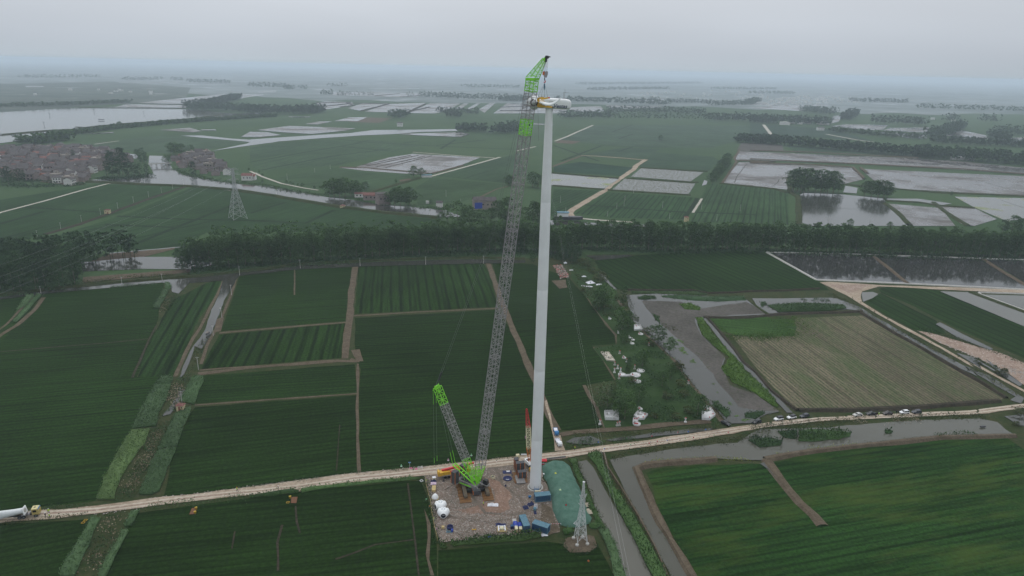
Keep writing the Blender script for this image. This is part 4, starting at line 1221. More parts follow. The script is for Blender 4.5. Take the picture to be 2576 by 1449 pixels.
stand('rape_strip', 'n 1340,640 1450,620 1440,650 1370,780 1280,800 1260,790', 1.0, 7, 0.40, RS, 0.7)
stand('rape_strip', 'n 1240,840 1320,830 1330,850 1250,1010 1180,1180 1110,1310 1010,1310 1080,1130 1190,950', 1.0, 7, 0.40, RS, 0.7)
stand('rape_strip', 'e 240,855 310,850 250,930 130,1010 180,930', 1.2, 4, 0.45, RS, 0.75)
stand('rape_strip', 'e 330,845 380,850 290,950 160,1090 105,1090 180,1010', 1.2, 4, 0.45, RS, 0.75)
stand('rape_strip', 'e 1450,800 1515,805 1430,970 1360,965', 1.2, 4, 0.45, RS, 0.75)
stand('rape_strip', 'e 1470,742 1510,742 1535,770 1530,795 1465,795', 1.2, 4, 0.45, RS, 0.75)
fringe('rape_row', 'e 980,782 1300,755 1470,742', 3, 1.2, 5, 0.45, RS)
stand('reed_bed', 'k 400,455 450,436 520,437 560,560 650,740 800,960 900,1130 1010,1330 1090,1520 970,1520 860,1300 780,1150 640,880 540,680 470,540', 1.6, 5, 0.5, M['reed_leaf'], 0.6, tall=1.3)
stand('reed_bed', 'k 250,490 320,490 360,600 440,800 530,990 575,1060 500,1050 410,870 330,680', 1.0, 5, 0.45, M['reed_leaf'], 0.5)
stand('reed_bed', 'k 500,1070 590,1070 650,1200 720,1400 770,1520 640,1520 600,1300', 1.3, 5, 0.45, RS, 0.6)
stand('hedge', 'm 530,1265 640,1235 850,1205 1100,1175 1300,1145 1440,1120 1480,1150 1490,1190 1300,1220 1050,1250 800,1280 560,1305', 1.9, 7, 0.60, M['fresh_leaf'], 0.3, amp=0.9)
stand('hedge', 'm 405,1270 440,1250 500,1260 515,1290 470,1315 410,1300', 1.9, 7, 0.60, M['fresh_leaf'], 0.3, amp=0.9)
stand('hedge', 'm 1700,1110 1760,1090 1830,1095 1840,1150 1740,1170', 1.3, 6, 0.42, M['reed_leaf'], 0.5)
stand('hedge', 'm 1980,1050 2080,1020 2130,1070 2080,1110 1990,1100', 1.3, 6, 0.42, M['reed_leaf'], 0.5)
stand('roadside_hedge', 'o 0,672 200,635 400,612 480,622 465,660 200,685 0,705', 0.9, 6, 0.42, M['reed_leaf'], 0.2, amp=0.9)
stand('roadside_hedge', 'o 495,612 700,580 1000,545 1300,515 1540,495 1640,510 1540,530 1250,560 1000,585 700,620 500,655', 0.9, 6, 0.42, M['reed_leaf'], 0.2, amp=0.9)
fringe('roadside_grass', 'n 1500,600 1900,545 2200,510 2576,480', 3.2, 0.9, 9.0, 0.30, M['reed_leaf'])
fringe('roadside_grass', 'n 420,600 560,600 700,590 900,578', 2.5, 0.9, 9.0, 0.29, M['reed_leaf'])
fringe('roadside_grass', 'n 20,770 300,735 900,660', 2.0, 0.6, 9.0, 0.29, M['scrub_leaf'])
fringe('roadside_grass', 'o 0,590 400,535 1000,465 1500,425 1640,408', 2.0, 0.6, 9.0, 0.29, M['reed_dark'])
fringe('roadside_grass', 'm 900,370 1200,335 1350,318', 2.2, 0.6, 9.0, 0.29, M['scrub_leaf'])
fringe('field_edge', 'm 265,540 330,850 400,1260', 2.2, 0.6, 9.0, 0.32, M['reed_dark'])
fringe('site_weeds', 'm 420,1245 900,1170 1480,1140', 3.0, 0.5, 4.5, 0.29, M['scrub_leaf'])
fringe('site_weeds', 'm 1700,1130 1990,1170 2080,1290 1980,1350 1800,1350 1730,1290 1740,1200', 1.6, 0.5, 7.5, 0.29, M['reed_dark'])
stand('ditch_weeds', 'i 1560,480 1660,440 1720,400 1660,600 1600,760 1500,940 1430,1090 1340,1250 n 1500,250 1420,470 1180,540 1250,380 1350,230 i 1240,1180 1330,1000 1400,900 1470,700', 0.7, 2.4, 0.5, M['reed_dark'], 0, amp=1.5, gaps=0.9)
fringe('dead_reeds', 'i 1590,500 1560,600 1520,680', 4, 0.8, 4.5, 0.43, M['dead_reed'])
fringe('dead_reeds', 'i 1660,500 1600,620 1560,740', 4, 0.7, 3.6, 0.43, M['dead_reed'])
fringe('dead_reeds', 'i 1430,930 1370,1050 1300,1200 n 1430,220 1400,300 1360,440', 5, 0.7, 3.0, 0.43, M['dead_reed'])
fringe('dead_reeds', 'n 1180,680 1100,860 1020,1080 960,1250', 5, 0.6, 2.1, 0.43, M['dead_reed'])
stand('ditch_weeds', 'n 1080,690 1330,640 1270,800 1180,960 1080,1140 1000,1310 780,1310 900,1060 980,860', 0.7, 2.4, 0.5, M['reed_dark'], 0, amp=1.5, gaps=0.9)
stand('ditch_weeds', 'e 1530,840 1600,850 1640,800 1600,900 1500,1000 1440,1000 1480,900', 0.7, 3, 0.45, M['fresh_leaf'], 0, gaps=0.8)
fringe('dead_reeds', 'e 1520,860 1480,930 1450,1000', 3, 0.5, 4.5, 0.36, M['dead_reed'])
stand('ditch_weeds', 'i 1860,120 1780,300 1700,420 1720,250 1800,130', 0.6, 2.2, 0.45, M['scrub_leaf'], 0)
# marsh and river plants
LW = M['lime_weed']
stand('water_weed', 'j 1615,195 1705,200 1840,400 1985,560 2110,680 l 0,90 120,190 205,300 175,310 30,215 j 2180,990 2040,930 1900,770 1990,650 1690,400', 0.6, 3.0, 0.55, LW, 0.4, amp=1.2)
stand('water_weed', 'g 1590,820 1700,810 1800,855 1780,875 1640,870', 0.6, 3.0, 0.55, LW, 0.4, amp=1.2)
stand('water_weed', 'g 1225,760 1280,742 1380,750 1395,770 1300,782 1230,778', 0.8, 4, 0.5, M['fresh_leaf'], 0.5)
stand('water_weed', 'g 1160,705 1400,705 1750,705 1850,730 1800,745 1500,730 1180,722', 0.9, 3, 0.5, M['fresh_leaf'], 0.4)
stand('water_weed', 'g 1430,745 1600,735 1800,750 2180,745 2200,790 1960,800 1700,790 1450,760', 0.8, 2.2, 0.5, M['reed_dark'], 0.2, gaps=0.85)
stand('water_weed', 'g 1350,900 1420,930 1435,1000 1380,960', 0.8, 3.0, 0.5, M['fresh_leaf'], 0.4)
stand('water_weed', 'j 1230,250 1420,330 1400,360 1270,320', 0.6, 2.4, 0.5, M['scrub_leaf'], 0.0)
stand('water_weed', 'h 150,832 480,810 830,830 862,858 700,882 250,893', 1.2, 3.0, 0.6, M['reed_leaf'], 0.6)
stand('water_weed', 'h 80,800 140,800 150,830 100,850', 0.8, 3.0, 0.6, M['reed_dark'], 0.2)
stand('water_weed', 'h 420,760 690,770 740,800 480,800', 0.7, 2.0, 0.6, M['reed_dark'], 0.0, gaps=0.9)
stand('reed_island', 'l 320,470 420,455 560,465 690,480 690,510 600,530 420,545 320,540', 2.0, 5, 0.55, M['reed_leaf'], 0.3, tall=1.5)
stand('reed_island', 'l 180,470 330,460 320,530 230,520', 2.0, 4, 0.5, M['reed_dark'], 0.2, tall=1.5)
stand('reed_island', 'l -20,530 120,510 225,540 215,570 60,585', 2.0, 4, 0.5, M['reed_dark'], 0.3, tall=1.5)
stand('reed_island', 'l 905,465 960,462 970,490 915,492', 1.6, 4, 0.5, M['reed_dark'], 0.3, tall=1.5)
fringe('dead_reeds', 'l 200,520 320,510', 2, 0.7, 4.5, 0.36, M['dead_reed'])
fringe('bank_reeds', 'l 90,650 400,598 750,560', 2.2, 1.0, 7.5, 0.30, M['yellow_bloom'])
fringe('bank_reeds', 'l 800,555 1250,510', 2.0, 0.9, 7.5, 0.30, M['scrub_leaf'])
fringe('bank_reeds', 'l 1250,505 1560,492 1740,490', 3.0, 2.0, 7.5, 0.36, M['reed_leaf'], tall=1.4)
fringe('bank_reeds', 'k 880,530 1000,505 1480,485 1780,495', 2.2, 0.9, 7.5, 0.30, M['yellow_bloom'])
fringe('bank_reeds', 'k 800,560 880,720 1000,1000 1200,1340', 2.5, 0.9, 7.5, 0.30, M['scrub_leaf'])
fringe('bank_reeds', 'k 550,450 590,560 700,760 860,1020 1000,1300 1090,1500', 2.0, 0.9, 7.5, 0.30, M['scrub_leaf'])
fringe('bank_reeds', 'k 330,520 420,750 560,1080 700,1420', 2.0, 0.9, 7.5, 0.30, M['scrub_leaf'])
fringe('bank_reeds', 'l 0,450 250,430 600,400 1000,385 1400,372 1600,370', 4.5, 1.0, 6.8, 0.32, M['scrub_leaf'])
fringe('bank_reeds', 'l 700,408 900,400 1150,390', 4.0, 0.9, 3.8, 0.36, M['dead_reed'])
fringe('bank_reeds', 'k 600,480 900,420 1300,365 1640,335 1900,250', 5, 1.0, 6.8, 0.32, M['scrub_leaf'])
fringe('bank_reeds', 'k 230,400 330,370 480,360 700,345 900,330', 4, 0.9, 7.5, 0.32, M['reed_leaf'])
fringe('bank_reeds', 'k 300,290 560,285 800,285 1100,258 1420,225', 3, 0.9, 7.5, 0.32, M['scrub_leaf'])
stand('scrub', 'k 340,330 420,310 470,330 430,370 380,380', 1.0, 4, 0.5, M['reed_dark'], 0)
fringe('ditch_weeds', 'h 700,715 960,850 1200,1000 1450,1120 1800,1310 2000,1420 l 1480,30 1830,230', 5, 0.9, 3.8, 0.40, M['scrub_leaf'])
fringe('ditch_weeds', 'h 1760,1090 2000,1190 2300,1290 2443,1350', 4, 0.9, 3.8, 0.40, M['scrub_leaf'])
fringe('ditch_weeds', 'h 1500,1040 1700,1090 1850,1140', 7, 0.9, 3.8, 0.40, M['fresh_leaf'])
fringe('marsh_edge', 'j 1150,420 1400,690 1560,920 1760,1170 1920,1340', 3, 1.0, 4.5, 0.36, M['scrub_leaf'])
fringe('marsh_edge', 'g 1140,735 1180,900 j 940,240 1100,400', 3, 1.0, 4.5, 0.36, M['scrub_leaf'])
stand('marsh_edge', 'k 1700,110 1850,90 1880,120 1800,165 1700,150', 1.0, 3, 0.5, M['reed_dark'], 0.2)
stand('marsh_edge', 'j 1800,1130 1990,1230 2030,1290 1960,1320 1850,1220', 1.4, 4, 0.5, M['reed_dark'], 0.3)
for s in ('j 1420,440 1500,470 1490,490 1420,460', 'j 1430,540 1480,530 1540,620 1470,605', 'j 1550,680 1590,660 1625,710 1560,705', 'j 1790,930 1830,935 1825,955 1800,945', 'j 1985,1140 2030,1150 2040,1185 1990,1170',
          'j 1845,1030 1900,1045 1850,1045', 'j 2050,1290 2110,1295 2105,1310 2055,1305', 'j 2130,1330 2229,1340 2200,1370 2150,1360', 'j 1460,750 1500,760 1470,770', 'j 1380,640 1400,650 1380,660'):
 stand('duckweed', s, 0.02, 5, 0.55, M['lime_weed'], 0, MARSHZ + 0.03, 1.0, 0.8, 0.97)
fringe('field_weeds', 'h 405,930 405,1010 405,1095', 16, 0.25, 3.3, 0.43, M['lime_weed'])
fringe('field_weeds', 'g 1980,1120 2452,1100 h 0,1105 200,1100 405,1095', 10, 0.25, 3.3, 0.43, M['lime_weed'])
fringe('field_weeds', 'j 1780,215 1900,350 2040,420', 6, 0.4, 3.3, 0.43, M['lime_weed'])
# graveyard scrub, bushes and trees
stand('graveyard_scrub', 'j 950,450 1180,500 1420,700 1560,920 1740,1170 1700,1330 1400,1370 1100,1370 1000,1200 780,1230 740,920 1100,880 960,760 900,640', 1.3, 2.6, 0.55, M['dark_leaf'], 0, amp=1.0, gaps=0.95)
stand('graveyard_scrub', 'g 620,470 700,380 840,440 940,600 1060,720 j 800,-20 850,300 760,350 620,230 480,-20 g 760,770 690,650', 1.2, 2.2, 0.55, M['scrub_leaf'], 0, amp=1.0, gaps=0.95)
stand('graveyard_scrub', 'j 500,540 760,520 960,560 930,700 780,700 640,680 540,590', 0.8, 1.6, 0.5, M['fresh_leaf'], 0, amp=1.0, gaps=1.0)
stand('graveyard_scrub', 'j 1000,1180 1300,1200 1700,1250 1660,1330 1300,1370 1100,1350', 0.9, 2.4, 0.5, M['fresh_leaf'], 0, amp=1.0, gaps=0.9)
GY = [('round', 'g', 930, 850, 640, 'broad tree on the footpath near the brick heap in the graveyard'), ('round', 'g', 880, 870, 700, 'second broad tree in the graveyard, left of the footpath'), ('dark', 'g', 1100, 820, 660, 'slim tree at the corner of the marsh and the footpath'),
      ('round', 'j', 800, 340, 90, 'largest dark tree in the graveyard, over the white square tomb'), ('round', 'j', 870, 300, 130, 'dark tree close beside the white square tomb'), ('round', 'j', 810, 480, 340, 'dense tree just below the white square tomb'),
      ('round', 'j', 1195, 480, 290, 'upper of two round trees on the marsh path'), ('round', 'j', 1330, 590, 420, 'lower of two round trees on the marsh path'), ('round', 'j', 1030, 740, 560, 'wide tree in the middle of the graveyard'),
      ('dark', 'j', 865, 800, 640, 'dark narrow tree behind the cluster of white tombs'), ('willow', 'j', 640, 1200, 935, 'pale green willow by the walled white tomb'), ('round', 'j', 780, 1250, 1000, 'dark tree right of the willow'), ('round', 'j', 830, 1330, 1080, 'dark tree beside the walled white tomb'),
      ('round', 'j', 1640, 1300, 1070, 'dark round tree left of the red and white tomb'), ('round', 'j', 1850, 1220, 1130, 'low dark bush on the marsh bank near the road'), ('round', 'j', 1830, 1440, 1350, 'round bush at the road beside the dark saloon car'),
      ('round', 'j', 1250, 960, 800, 'pale flowering tree in the graveyard scrub'), ('round', 'j', 985, 1140, 960, 'slender tree with a pale stem in the graveyard'), ('round', 'j', 1190, 870, 790, 'russet bush beside the pale flowering tree'), ('round', 'j', 1340, 880, 730, 'dark bush between the white tombs and the marsh path')]
for kind, fr, x, yb, yt, lb in GY:
 tree_px(kind, fr, x, yb, yt, lb, wide=1.15)
for fr, x, yb, yt in (('g', 760, 480, 410), ('g', 830, 540, 490), ('g', 900, 620, 540), ('g', 870, 590, 550), ('g', 760, 700, 650), ('j', 520, 90, 20), ('j', 970, 220, 190), ('j', 1080, 370, 310), ('j', 1130, 510, 440), ('j', 1400, 780, 690), ('j', 1450, 960, 890), ('j', 1300, 1100, 1030), ('j', 1500, 1080, 1010), ('j', 1400, 1320, 1260), ('j', 1150, 1320, 1260), ('j', 1530, 1260, 1190), ('j', 920, 920, 860), ('j', 860, 470, 430)):
 tree_px('bush', fr, x, yb, yt, 'low scrubby bush growing between the graves', 'bush', 'bushes between the graves', 1.2)
# young trees along the haul road
for fr, x, yb, yt in (('l', 110, 437, 410), ('l', 135, 435, 398), ('l', 158, 433, 415), ('l', 215, 425, 400), ('l', 272, 412, 385), ('l', 397, 403, 370), ('l', 458, 397, 368), ('l', 586, 390, 362), ('l', 650, 390, 360), ('l', 775, 385, 355), ('l', 850, 383, 358), ('l', 1020, 377, 345), ('l', 1160, 375, 338), ('l', 1215, 368, 335), ('l', 1258, 362, 348), ('l', 1338, 360, 335), ('l', 1388, 360, 330), ('l', 1500, 360, 342), ('l', 1540, 355, 315)):
 tree_px('sapling', fr, x, yb, yt, 'young tree planted along the canal side of the pale road', 'tree', 'young trees along the road', 1.25)
for fr, x, yb, yt in (('h', 910, 790, 750), ('h', 985, 810, 790), ('h', 1060, 870, 845), ('h', 1105, 900, 870), ('h', 1225, 960, 930), ('h', 1500, 1090, 1060), ('h', 1855, 1300, 1265), ('h', 1965, 1330, 1290), ('h', 2170, 1430, 1360), ('l', 1655, 65, 20)):
 tree_px('sapling', fr, x, yb, yt, 'young tree on the verge of the diagonal pale track', 'tree', 'young trees along the diagonal track', 0.9)
for fr, x, yb, yt in (('h', 2025, 1345, 1300), ('h', 2240, 1449, 1405), ('l', 1710, 90, 45), ('l', 1820, 345, 300), ('l', 1800, 430, 400)):
 tree_px('bush', fr, x, yb, yt, 'green bush on the bank of the diagonal ditch', 'bush', 'bushes by the diagonal ditch', 1.2)
print('individual belt trees', cnt)
# ---------------------------------------------------------------- wind turbine
M['tower_paint'] = mat_plain('tower_paint', (0.74, 0.745, 0.75), 0.45, 0.3, var=0.03, scale=0.4)
M['white_paint'] = mat_plain('white_paint', (0.76, 0.77, 0.77), 0.4, 0.35, var=0.04, scale=0.8)
M['blade_grey'] = mat_plain('blade_gelcoat', (0.66, 0.68, 0.68), 0.4, 0.3, var=0.04)
M['navy'] = mat_plain('navy_lettering', (0.012, 0.022, 0.085), 0.5)
M['yellow'] = mat_plain('yellow_paint', (0.62, 0.36, 0.03), 0.5, 0.3, var=0.2, dirt=(0.25, 0.13, 0.04))
M['black'] = mat_plain('black_paint', (0.016, 0.016, 0.018), 0.55, 0.3)
M['darkgrey'] = mat_plain('dark_grey_paint', (0.060, 0.060, 0.066), 0.6, 0.3, var=0.25)
M['grey_steel'] = mat_plain('grey_steel_paint', (0.27, 0.255, 0.26), 0.55, 0.3, var=0.15)
M['deck_grey'] = mat_plain('deck_grey_paint', (0.21, 0.20, 0.195), 0.6, 0.3, var=0.18)
M['crane_green'] = mat_plain('lime_green_paint', (0.20, 0.62, 0.022), 0.42, 0.35, var=0.10)
M['orange'] = mat_plain('orange_paint', (0.48, 0.13, 0.022), 0.6, 0.2, var=0.25)
M['red'] = mat_plain('red_paint', (0.50, 0.022, 0.030), 0.45, 0.35, var=0.12)
M['rope'] = mat_plain('steel_rope', (0.15, 0.15, 0.16), 0.6, 0.3)
M['sling_blue'] = mat_plain('blue_sling', (0.04, 0.13, 0.19), 0.8)
M['steel_mat'] = mat_plain('rusty_crane_mat', (0.165, 0.085, 0.035), 0.85, 0.15, var=0.3, scale=0.7, dirt=(0.075, 0.055, 0.045))
M['track'] = M['track']
M['track_steel'] = mat_plain('muddy_track_shoe', (0.13, 0.105, 0.075), 0.85, 0.15, var=0.3, dirt=(0.07, 0.06, 0.05))
M['glass'] = mat_plain('dark_cab_glass', (0.012, 0.014, 0.016), 0.08, 0.5, var=0.05)
M['dark_void'] = mat_plain('dark_hub_opening', (0.010, 0.012, 0.020), 0.5, 0.2)
TB = G('m', 1425, 660)
t = thing('wind_turbine', TB, 'white wind turbine tower carrying a nacelle and hub, rising from the middle of the site', 'wind turbine')
HT = atd('r', 870, 878, TB.y).z
NSLOPE = 0.0
prof = [(1.84, 0.0), (1.80, 2), (1.70, 30), (1.60, 66), (1.42, 95), (1.20, 108), (0.97, HT)]
def tower_r(z):
 for (r0, z0), (r1, z1) in zip(prof[:-1], prof[1:]):
  if z0 <= z <= z1:
   return r0 + (r1 - r0) * (z - z0) / (z1 - z0)
 return prof[-1][0]
joints = [0.25, 18, 42, 68, 94, HT]
for z0, z1 in zip(joints[:-1], joints[1:]):
 b = MB()
 zs = [z0 + 0.06] + [z0 + (z1 - z0) * k / 6 for k in range(1, 6)] + [z1 - 0.06]
 b.lathe([(tower_r(z0) - 0.012, z0)] + [(tower_r(z), z) for z in zs] + [(tower_r(z1) - 0.012, z1)], 48)
 b.build('tower_section', M['tower_paint'], t, True)
b = MB()
b.lathe([(2.55, -0.5), (2.55, 0.30), (2.35, 0.36), (2.02, 0.36)], 40)
b.build('foundation_ring', M['concrete'], t)
b = MB()
b.lathe([(2.0, 0.3), (2.0, 0.48), (1.9, 0.5)], 40)
b.build('base_flange', M['darkgrey'], t)
b = MB()
for k in range(5):
 b.box((0.35, -2.2 - 0.28 * k, 1.0 - 0.2 * k), (1.3, 0.26, 0.06))
for s in (-0.32, 1.02):
 b.bar((s, -2.0, 1.9), (s, -3.4, 1.0), 0.07)
 b.bar((s, -2.0, 0.9), (s, -3.4, 0.0), 0.07)
 b.bar((s, -3.4, 0.0), (s, -3.4, 1.0), 0.07)
 b.bar((s, -2.0, 0.9), (s, -2.0, 1.9), 0.07)
M['blue_paint'] = mat_plain('blue_paint', (0.03, 0.16, 0.36), 0.5, 0.3, var=0.15)
b.build('entry_steps', M['blue_paint'], t)
NU = 0.0198                                        # metres per pixel of the nacelle close-up
NZ = HT
NROT = Matrix.Rotation(R(-7), 3, 'Z') @ Matrix.Rotation(R(1.2), 3, 'Y')
def superellipse(w, h, n=28, e=0.42):
 out = []
 for k in range(n):
  a = 2 * math.pi * k / n
  c, s = math.cos(a), math.sin(a)
  out.append((math.copysign(abs(c) ** e, c) * w, math.copysign(abs(s) ** e, s) * h))
 return out
def loft(b, secs, M3=None, c=(0, 0, 0), n=28, e=0.42):
 """secs: (x, half width, half height, z centre)"""
 c = Vector(c)
 vs, fs = [], []
 for x, w, h, zc in secs:
  for y, z in superellipse(w, h, n, e):
   p = Vector((x, y, z + zc))
   vs.append((M3 @ p if M3 is not None else p) + c)
 for j in range(len(secs) - 1):
  for k in range(n):
   k2 = (k + 1) % n
   fs.append((j * n + k, (j + 1) * n + k, (j + 1) * n + k2, j * n + k2))
 fs.append(tuple(range(n)))
 fs.append(tuple((len(secs) - 1) * n + k for k in range(n))[::-1])
 return b.add(vs, fs)
nc = Vector((0, 0, NZ + 1.40))
b = MB()
loft(b, [(-3.5, 1.15, 1.15, 0.05), (-3.1, 1.38, 1.32, 0.02), (-2.4, 1.46, 1.38, 0), (0, 1.5, 1.40, 0), (4.4, 1.5, 1.36, -0.02), (5.0, 1.46, 1.28, -0.04), (5.45, 1.34, 1.12, -0.06), (5.75, 1.1, 0.86, -0.08), (5.9, 0.7, 0.5, -0.1)], NROT, nc)
nac = b.build('nacelle', M['white_paint'], t, True)
for x0, x1, z0, z1 in ((0.10, 0.86, -0.25, 0.62),):
 b = MB()
 for p, q in (((x0, z0), (x1, z0)), ((x1, z0), (x1, z1)), ((x1, z1), (x0, z1)), ((x0, z1), (x0, z0))):
  b.bar(NROT @ Vector((p[0], -1.505, p[1])) + nc, NROT @ Vector((q[0], -1.505, q[1])) + nc, 0.05)
 h = b.build('hatch', M['grey_steel'], nac)
# the maker's name on the side, in slanting capitals and lower case
cu = bpy.data.curves.new('lettering', 'FONT')
cu.body = 'Vestas'
cu.size = 1.42
cu.shear = 0.28
cu.offset = 0.028
cu.space_character = 1.02
cu.extrude = 0.012
tmp = bpy.data.objects.new('lettering', cu)
COL.objects.link(tmp)
bpy.context.view_layer.update()
me = bpy.data.meshes.new_from_object(tmp.evaluated_get(bpy.context.evaluated_depsgraph_get()))
me.name = 'lettering'
bpy.data.objects.remove(tmp)
xs = [v.co.x for v in me.vertices]
kx = 3.62 / (max(xs) - min(xs))
me.transform(Matrix.Diagonal((kx, 1, 1, 1)))
me.transform(Matrix.Rotation(R(90), 4, 'X'))
me.materials.clear()
me.materials.append(M['navy'])
LET = me
o = obj('lettering', me, nac)
o.matrix_local = Matrix.Translation(nc + NROT @ Vector((1.12, -1.515, -1.02))) @ NROT.to_4x4()
# mast on the nacelle roof
b = MB()
p0 = lambda x, y, z: NROT @ Vector((x, y, z)) + nc
for x in (3.70, 4.02):
 b.bar(p0(x, 0, 1.3), p0(x, 0, 3.05), 0.12)
for z in (1.8, 2.2, 2.6):
 b.bar(p0(3.70, 0, z), p0(4.02, 0, z), 0.06)
b.bar(p0(3.6, 0, 3.0), p0(5.1, 0, 3.0), 0.07)
b.bar(p0(3.95, 0, 3.0), p0(3.9, 0, 3.95), 0.05)
b.bar(p0(4.2, 0, 3.0), p0(4.2, 0, 3.6), 0.05)
b.box(p0(3.9, 0, 1.38), (0.9, 0.6, 0.12))
b.build('weather_mast', M['grey_steel'], nac)
b = MB()
for x0 in (0.7, 1.9, -0.6):
 for q in ((x0, -0.5), (x0 + 0.7, -0.5)):
  b.bar(p0(q[0], q[1], 1.3), p0(q[0], q[1], 1.62), 0.05)
 b.bar(p0(x0, -0.5, 1.62), p0(x0 + 0.7, -0.5, 1.62), 0.05)
b.build('roof_rail', M['grey_steel'], nac)
# hub with its nose to the left
hc = NROT @ Vector((-4.2, 0, 0.05)) + nc
b = MB()
Mh = NROT @ Matrix.Rotation(R(-90), 3, 'Y')
b.lathe([(1.35, -0.75), (1.62, -0.4), (1.72, 0.0), (1.62, 0.5), (1.35, 1.0), (1.0, 1.5), (0.6, 1.9), (0.2, 2.1)], 28, Mh, hc)
hub = b.build('hub', M['white_paint'], t, True)
for dv in (Vector((0, -1, 0)), Vector((0, 0.5, 0.866)), Vector((0, 0.5, -0.866))):
 q = (NROT @ dv).to_track_quat('Z', 'Y').to_matrix()
 b = MB()
 b.lathe([(0.95, 1.25), (0.95, 1.78), (0.80, 1.78), (0.80, 1.6)], 24, q, hc)
 b.build('blade_socket', M['black'] if dv.y < 0 else M['white_paint'], hub, True)
# ---------------------------------------------------------------- the blade being offered up, pointing out of the rotor plane towards the front
def W(fr, x, y, dist):
 return atd(fr, x, y, TB.y - dist)
key = [(668, 784, 1.5, 1.75, 1.75), (692, 785, 5, 1.8, 1.6), (742, 790, 12, 1.9, 1.0), (790, 803, 20, 1.7, 0.66), (838, 812, 28, 1.4, 0.48),
       (890, 808, 35, 1.15, 0.34), (940, 787, 41, 0.9, 0.25), (985, 757, 47, 0.65, 0.17), (1014, 729, 51, 0.20, 0.05)]
spine = []
for i in range(len(key) - 1):
 k0, k1, k2, k3 = key[max(0, i - 1)], key[i], key[i + 1], key[min(len(key) - 1, i + 2)]
 for f in (0, 0.25, 0.5, 0.75):
  v5 = [0.5 * (2 * b_ + (c_ - a_) * f + (2 * a_ - 5 * b_ + 4 * c_ - d_) * f * f + (3 * b_ - a_ - 3 * c_ + d_) * f ** 3) for a_, b_, c_, d_ in zip(k0, k1, k2, k3)]
  spine.append((W('r', v5[0], v5[1], v5[2]), v5[3], v5[4]))
spine.append((W('r', *key[-1][:3]), key[-1][3], key[-1][4]))
bl = thing('rotor_blade', spine[0][0], 'long white rotor blade held by the yellow yoke, curving up to a grey tip', 'rotor blade')
b = MB()
n = 16
vs, fs = [], []
for j, (p, ch, th) in enumerate(spine):
 d = (spine[min(j + 1, len(spine) - 1)][0] - spine[max(j - 1, 0)][0]).normalized()
 # chord lies level at the root and follows the bend towards the tip
 a, c2 = spine[max(j - 2, 0)][0], spine[min(j + 2, len(spine) - 1)][0]
 tang = Vector((0.96, 0.0, -0.06)).lerp(Vector((c2.x - a.x, 0, c2.z - a.z)).normalized(), min(1, max(0, (j - 10) / 10)))
 cx = (tang - d * tang.dot(d)).normalized()
 cy = d.cross(cx).normalized()
 for k in range(n):
  an = 2 * math.pi * k / n
  u, v_ = math.cos(an), math.sin(an)
  sharp = 1.0 if j < 7 else 0.62 + 0.38 * (1 - u) / 2
  vs.append(p + cx * (u * ch / 2) + cy * (v_ * th / 2 * sharp) - spine[0][0])
for j in range(len(spine) - 1):
 for k in range(n):
  fs.append((j * n + k, j * n + (k + 1) % n, (j + 1) * n + (k + 1) % n, (j + 1) * n + k))
fs += [tuple(range(n))[::-1], tuple((len(spine) - 1) * n + k for k in range(n))]
b.add(vs, fs)
me = b.mesh('blade_shell', M['blade_grey'], True)
obj('blade_shell', me, bl)
# ---------------------------------------------------------------- yellow lifting yoke round the blade
YC = W('r', 775, 790, 13)
yk = thing('blade_lifting_yoke', YC, 'yellow lifting yoke gripping the blade root, hung from the crane hook', 'lifting yoke')
def Y(x, y, dy=0.0):
 """close-up pixel -> point in the yoke's own frame, dy metres nearer the front"""
 return W('r', x, y, 13 + dy) - YC
b = MB()
for dy in (-1.6, 1.6):
 s = -14 if dy < 0 else 0
 b.bar(Y(708 + s, 735, dy), Y(708 + s, 850, dy), 0.55)
 b.bar(Y(708 + s, 738, dy), Y(760 + s, 725, dy), 0.5)
 b.bar(Y(708 + s, 848, dy), Y(770 + s, 855, dy), 0.5)
 b.bar(Y(725 + s, 770, dy), Y(790 + s, 780, dy), 0.32)
for x, y in ((706, 737), (706, 800), (706, 850), (745, 855)):
 b.bar(Y(x - 14, y, -1.6), Y(x, y, 1.6), 0.32)
b.build('yoke_frame', M['yellow'], yk)
b = MB()
b.bar(Y(735, 748, 1.8), Y(838, 729, 1.8), 0.55)
b.bar(Y(745, 742, 0.2), Y(780, 722, 0.2), 0.5)
b.bar(Y(760, 768, 1.8), Y(792, 782, 1.8), 0.34)
b.build('upper_arm', M['yellow'], yk)
b = MB()
b.bar(Y(725, 848, 1.8), Y(893, 858, 1.8), 0.50)
b.bar(Y(740, 828, 1.8), Y(800, 842, 1.8), 0.34)
b.bar(Y(815, 840, 1.8), Y(880, 848, 1.8), 0.22)
b.build('lower_arm', M['yellow'], yk)
b = MB()
b.bar(Y(842, 729, 1.6), Y(855, 729, 1.9), 0.36, 12)
b.build('end_drum', M['red'], yk)
b = MB()
b.bar(Y(893, 857, 1.6), Y(908, 858, 1.9), 0.40, 12)
b.build('end_drum', M['black'], yk)
b = MB()
b.box(Y(733, 800, 1.9), (0.6, 0.5, 0.9))
b.box(Y(733, 838, 1.9), (0.7, 0.5, 0.35))
b.box(Y(750, 775, 1.9), (0.5, 0.4, 0.3))
b.build('clamp_unit', M['yellow'], yk)
b = MB()
b.bar(Y(690, 790, 1.7), Y(672, 838, 1.7), 0.45)
b.bar(Y(700, 700, 1.5), Y(715, 722, 1.5), 0.14)
b.bar(Y(740, 700, 1.5), Y(757, 720, 1.5), 0.14)
b.build('clamp_pad', M['black'], yk)
b = MB()
for x, y in ((703, 697), (743, 697), (787, 697), (828, 706)):
 b.bar(Y(787, 528, 0.5), Y(x, y, 0.5), 0.07, cap=False)
b.bar(Y(787, 697, 0.5), Y(787, 715, 0.5), 0.16)
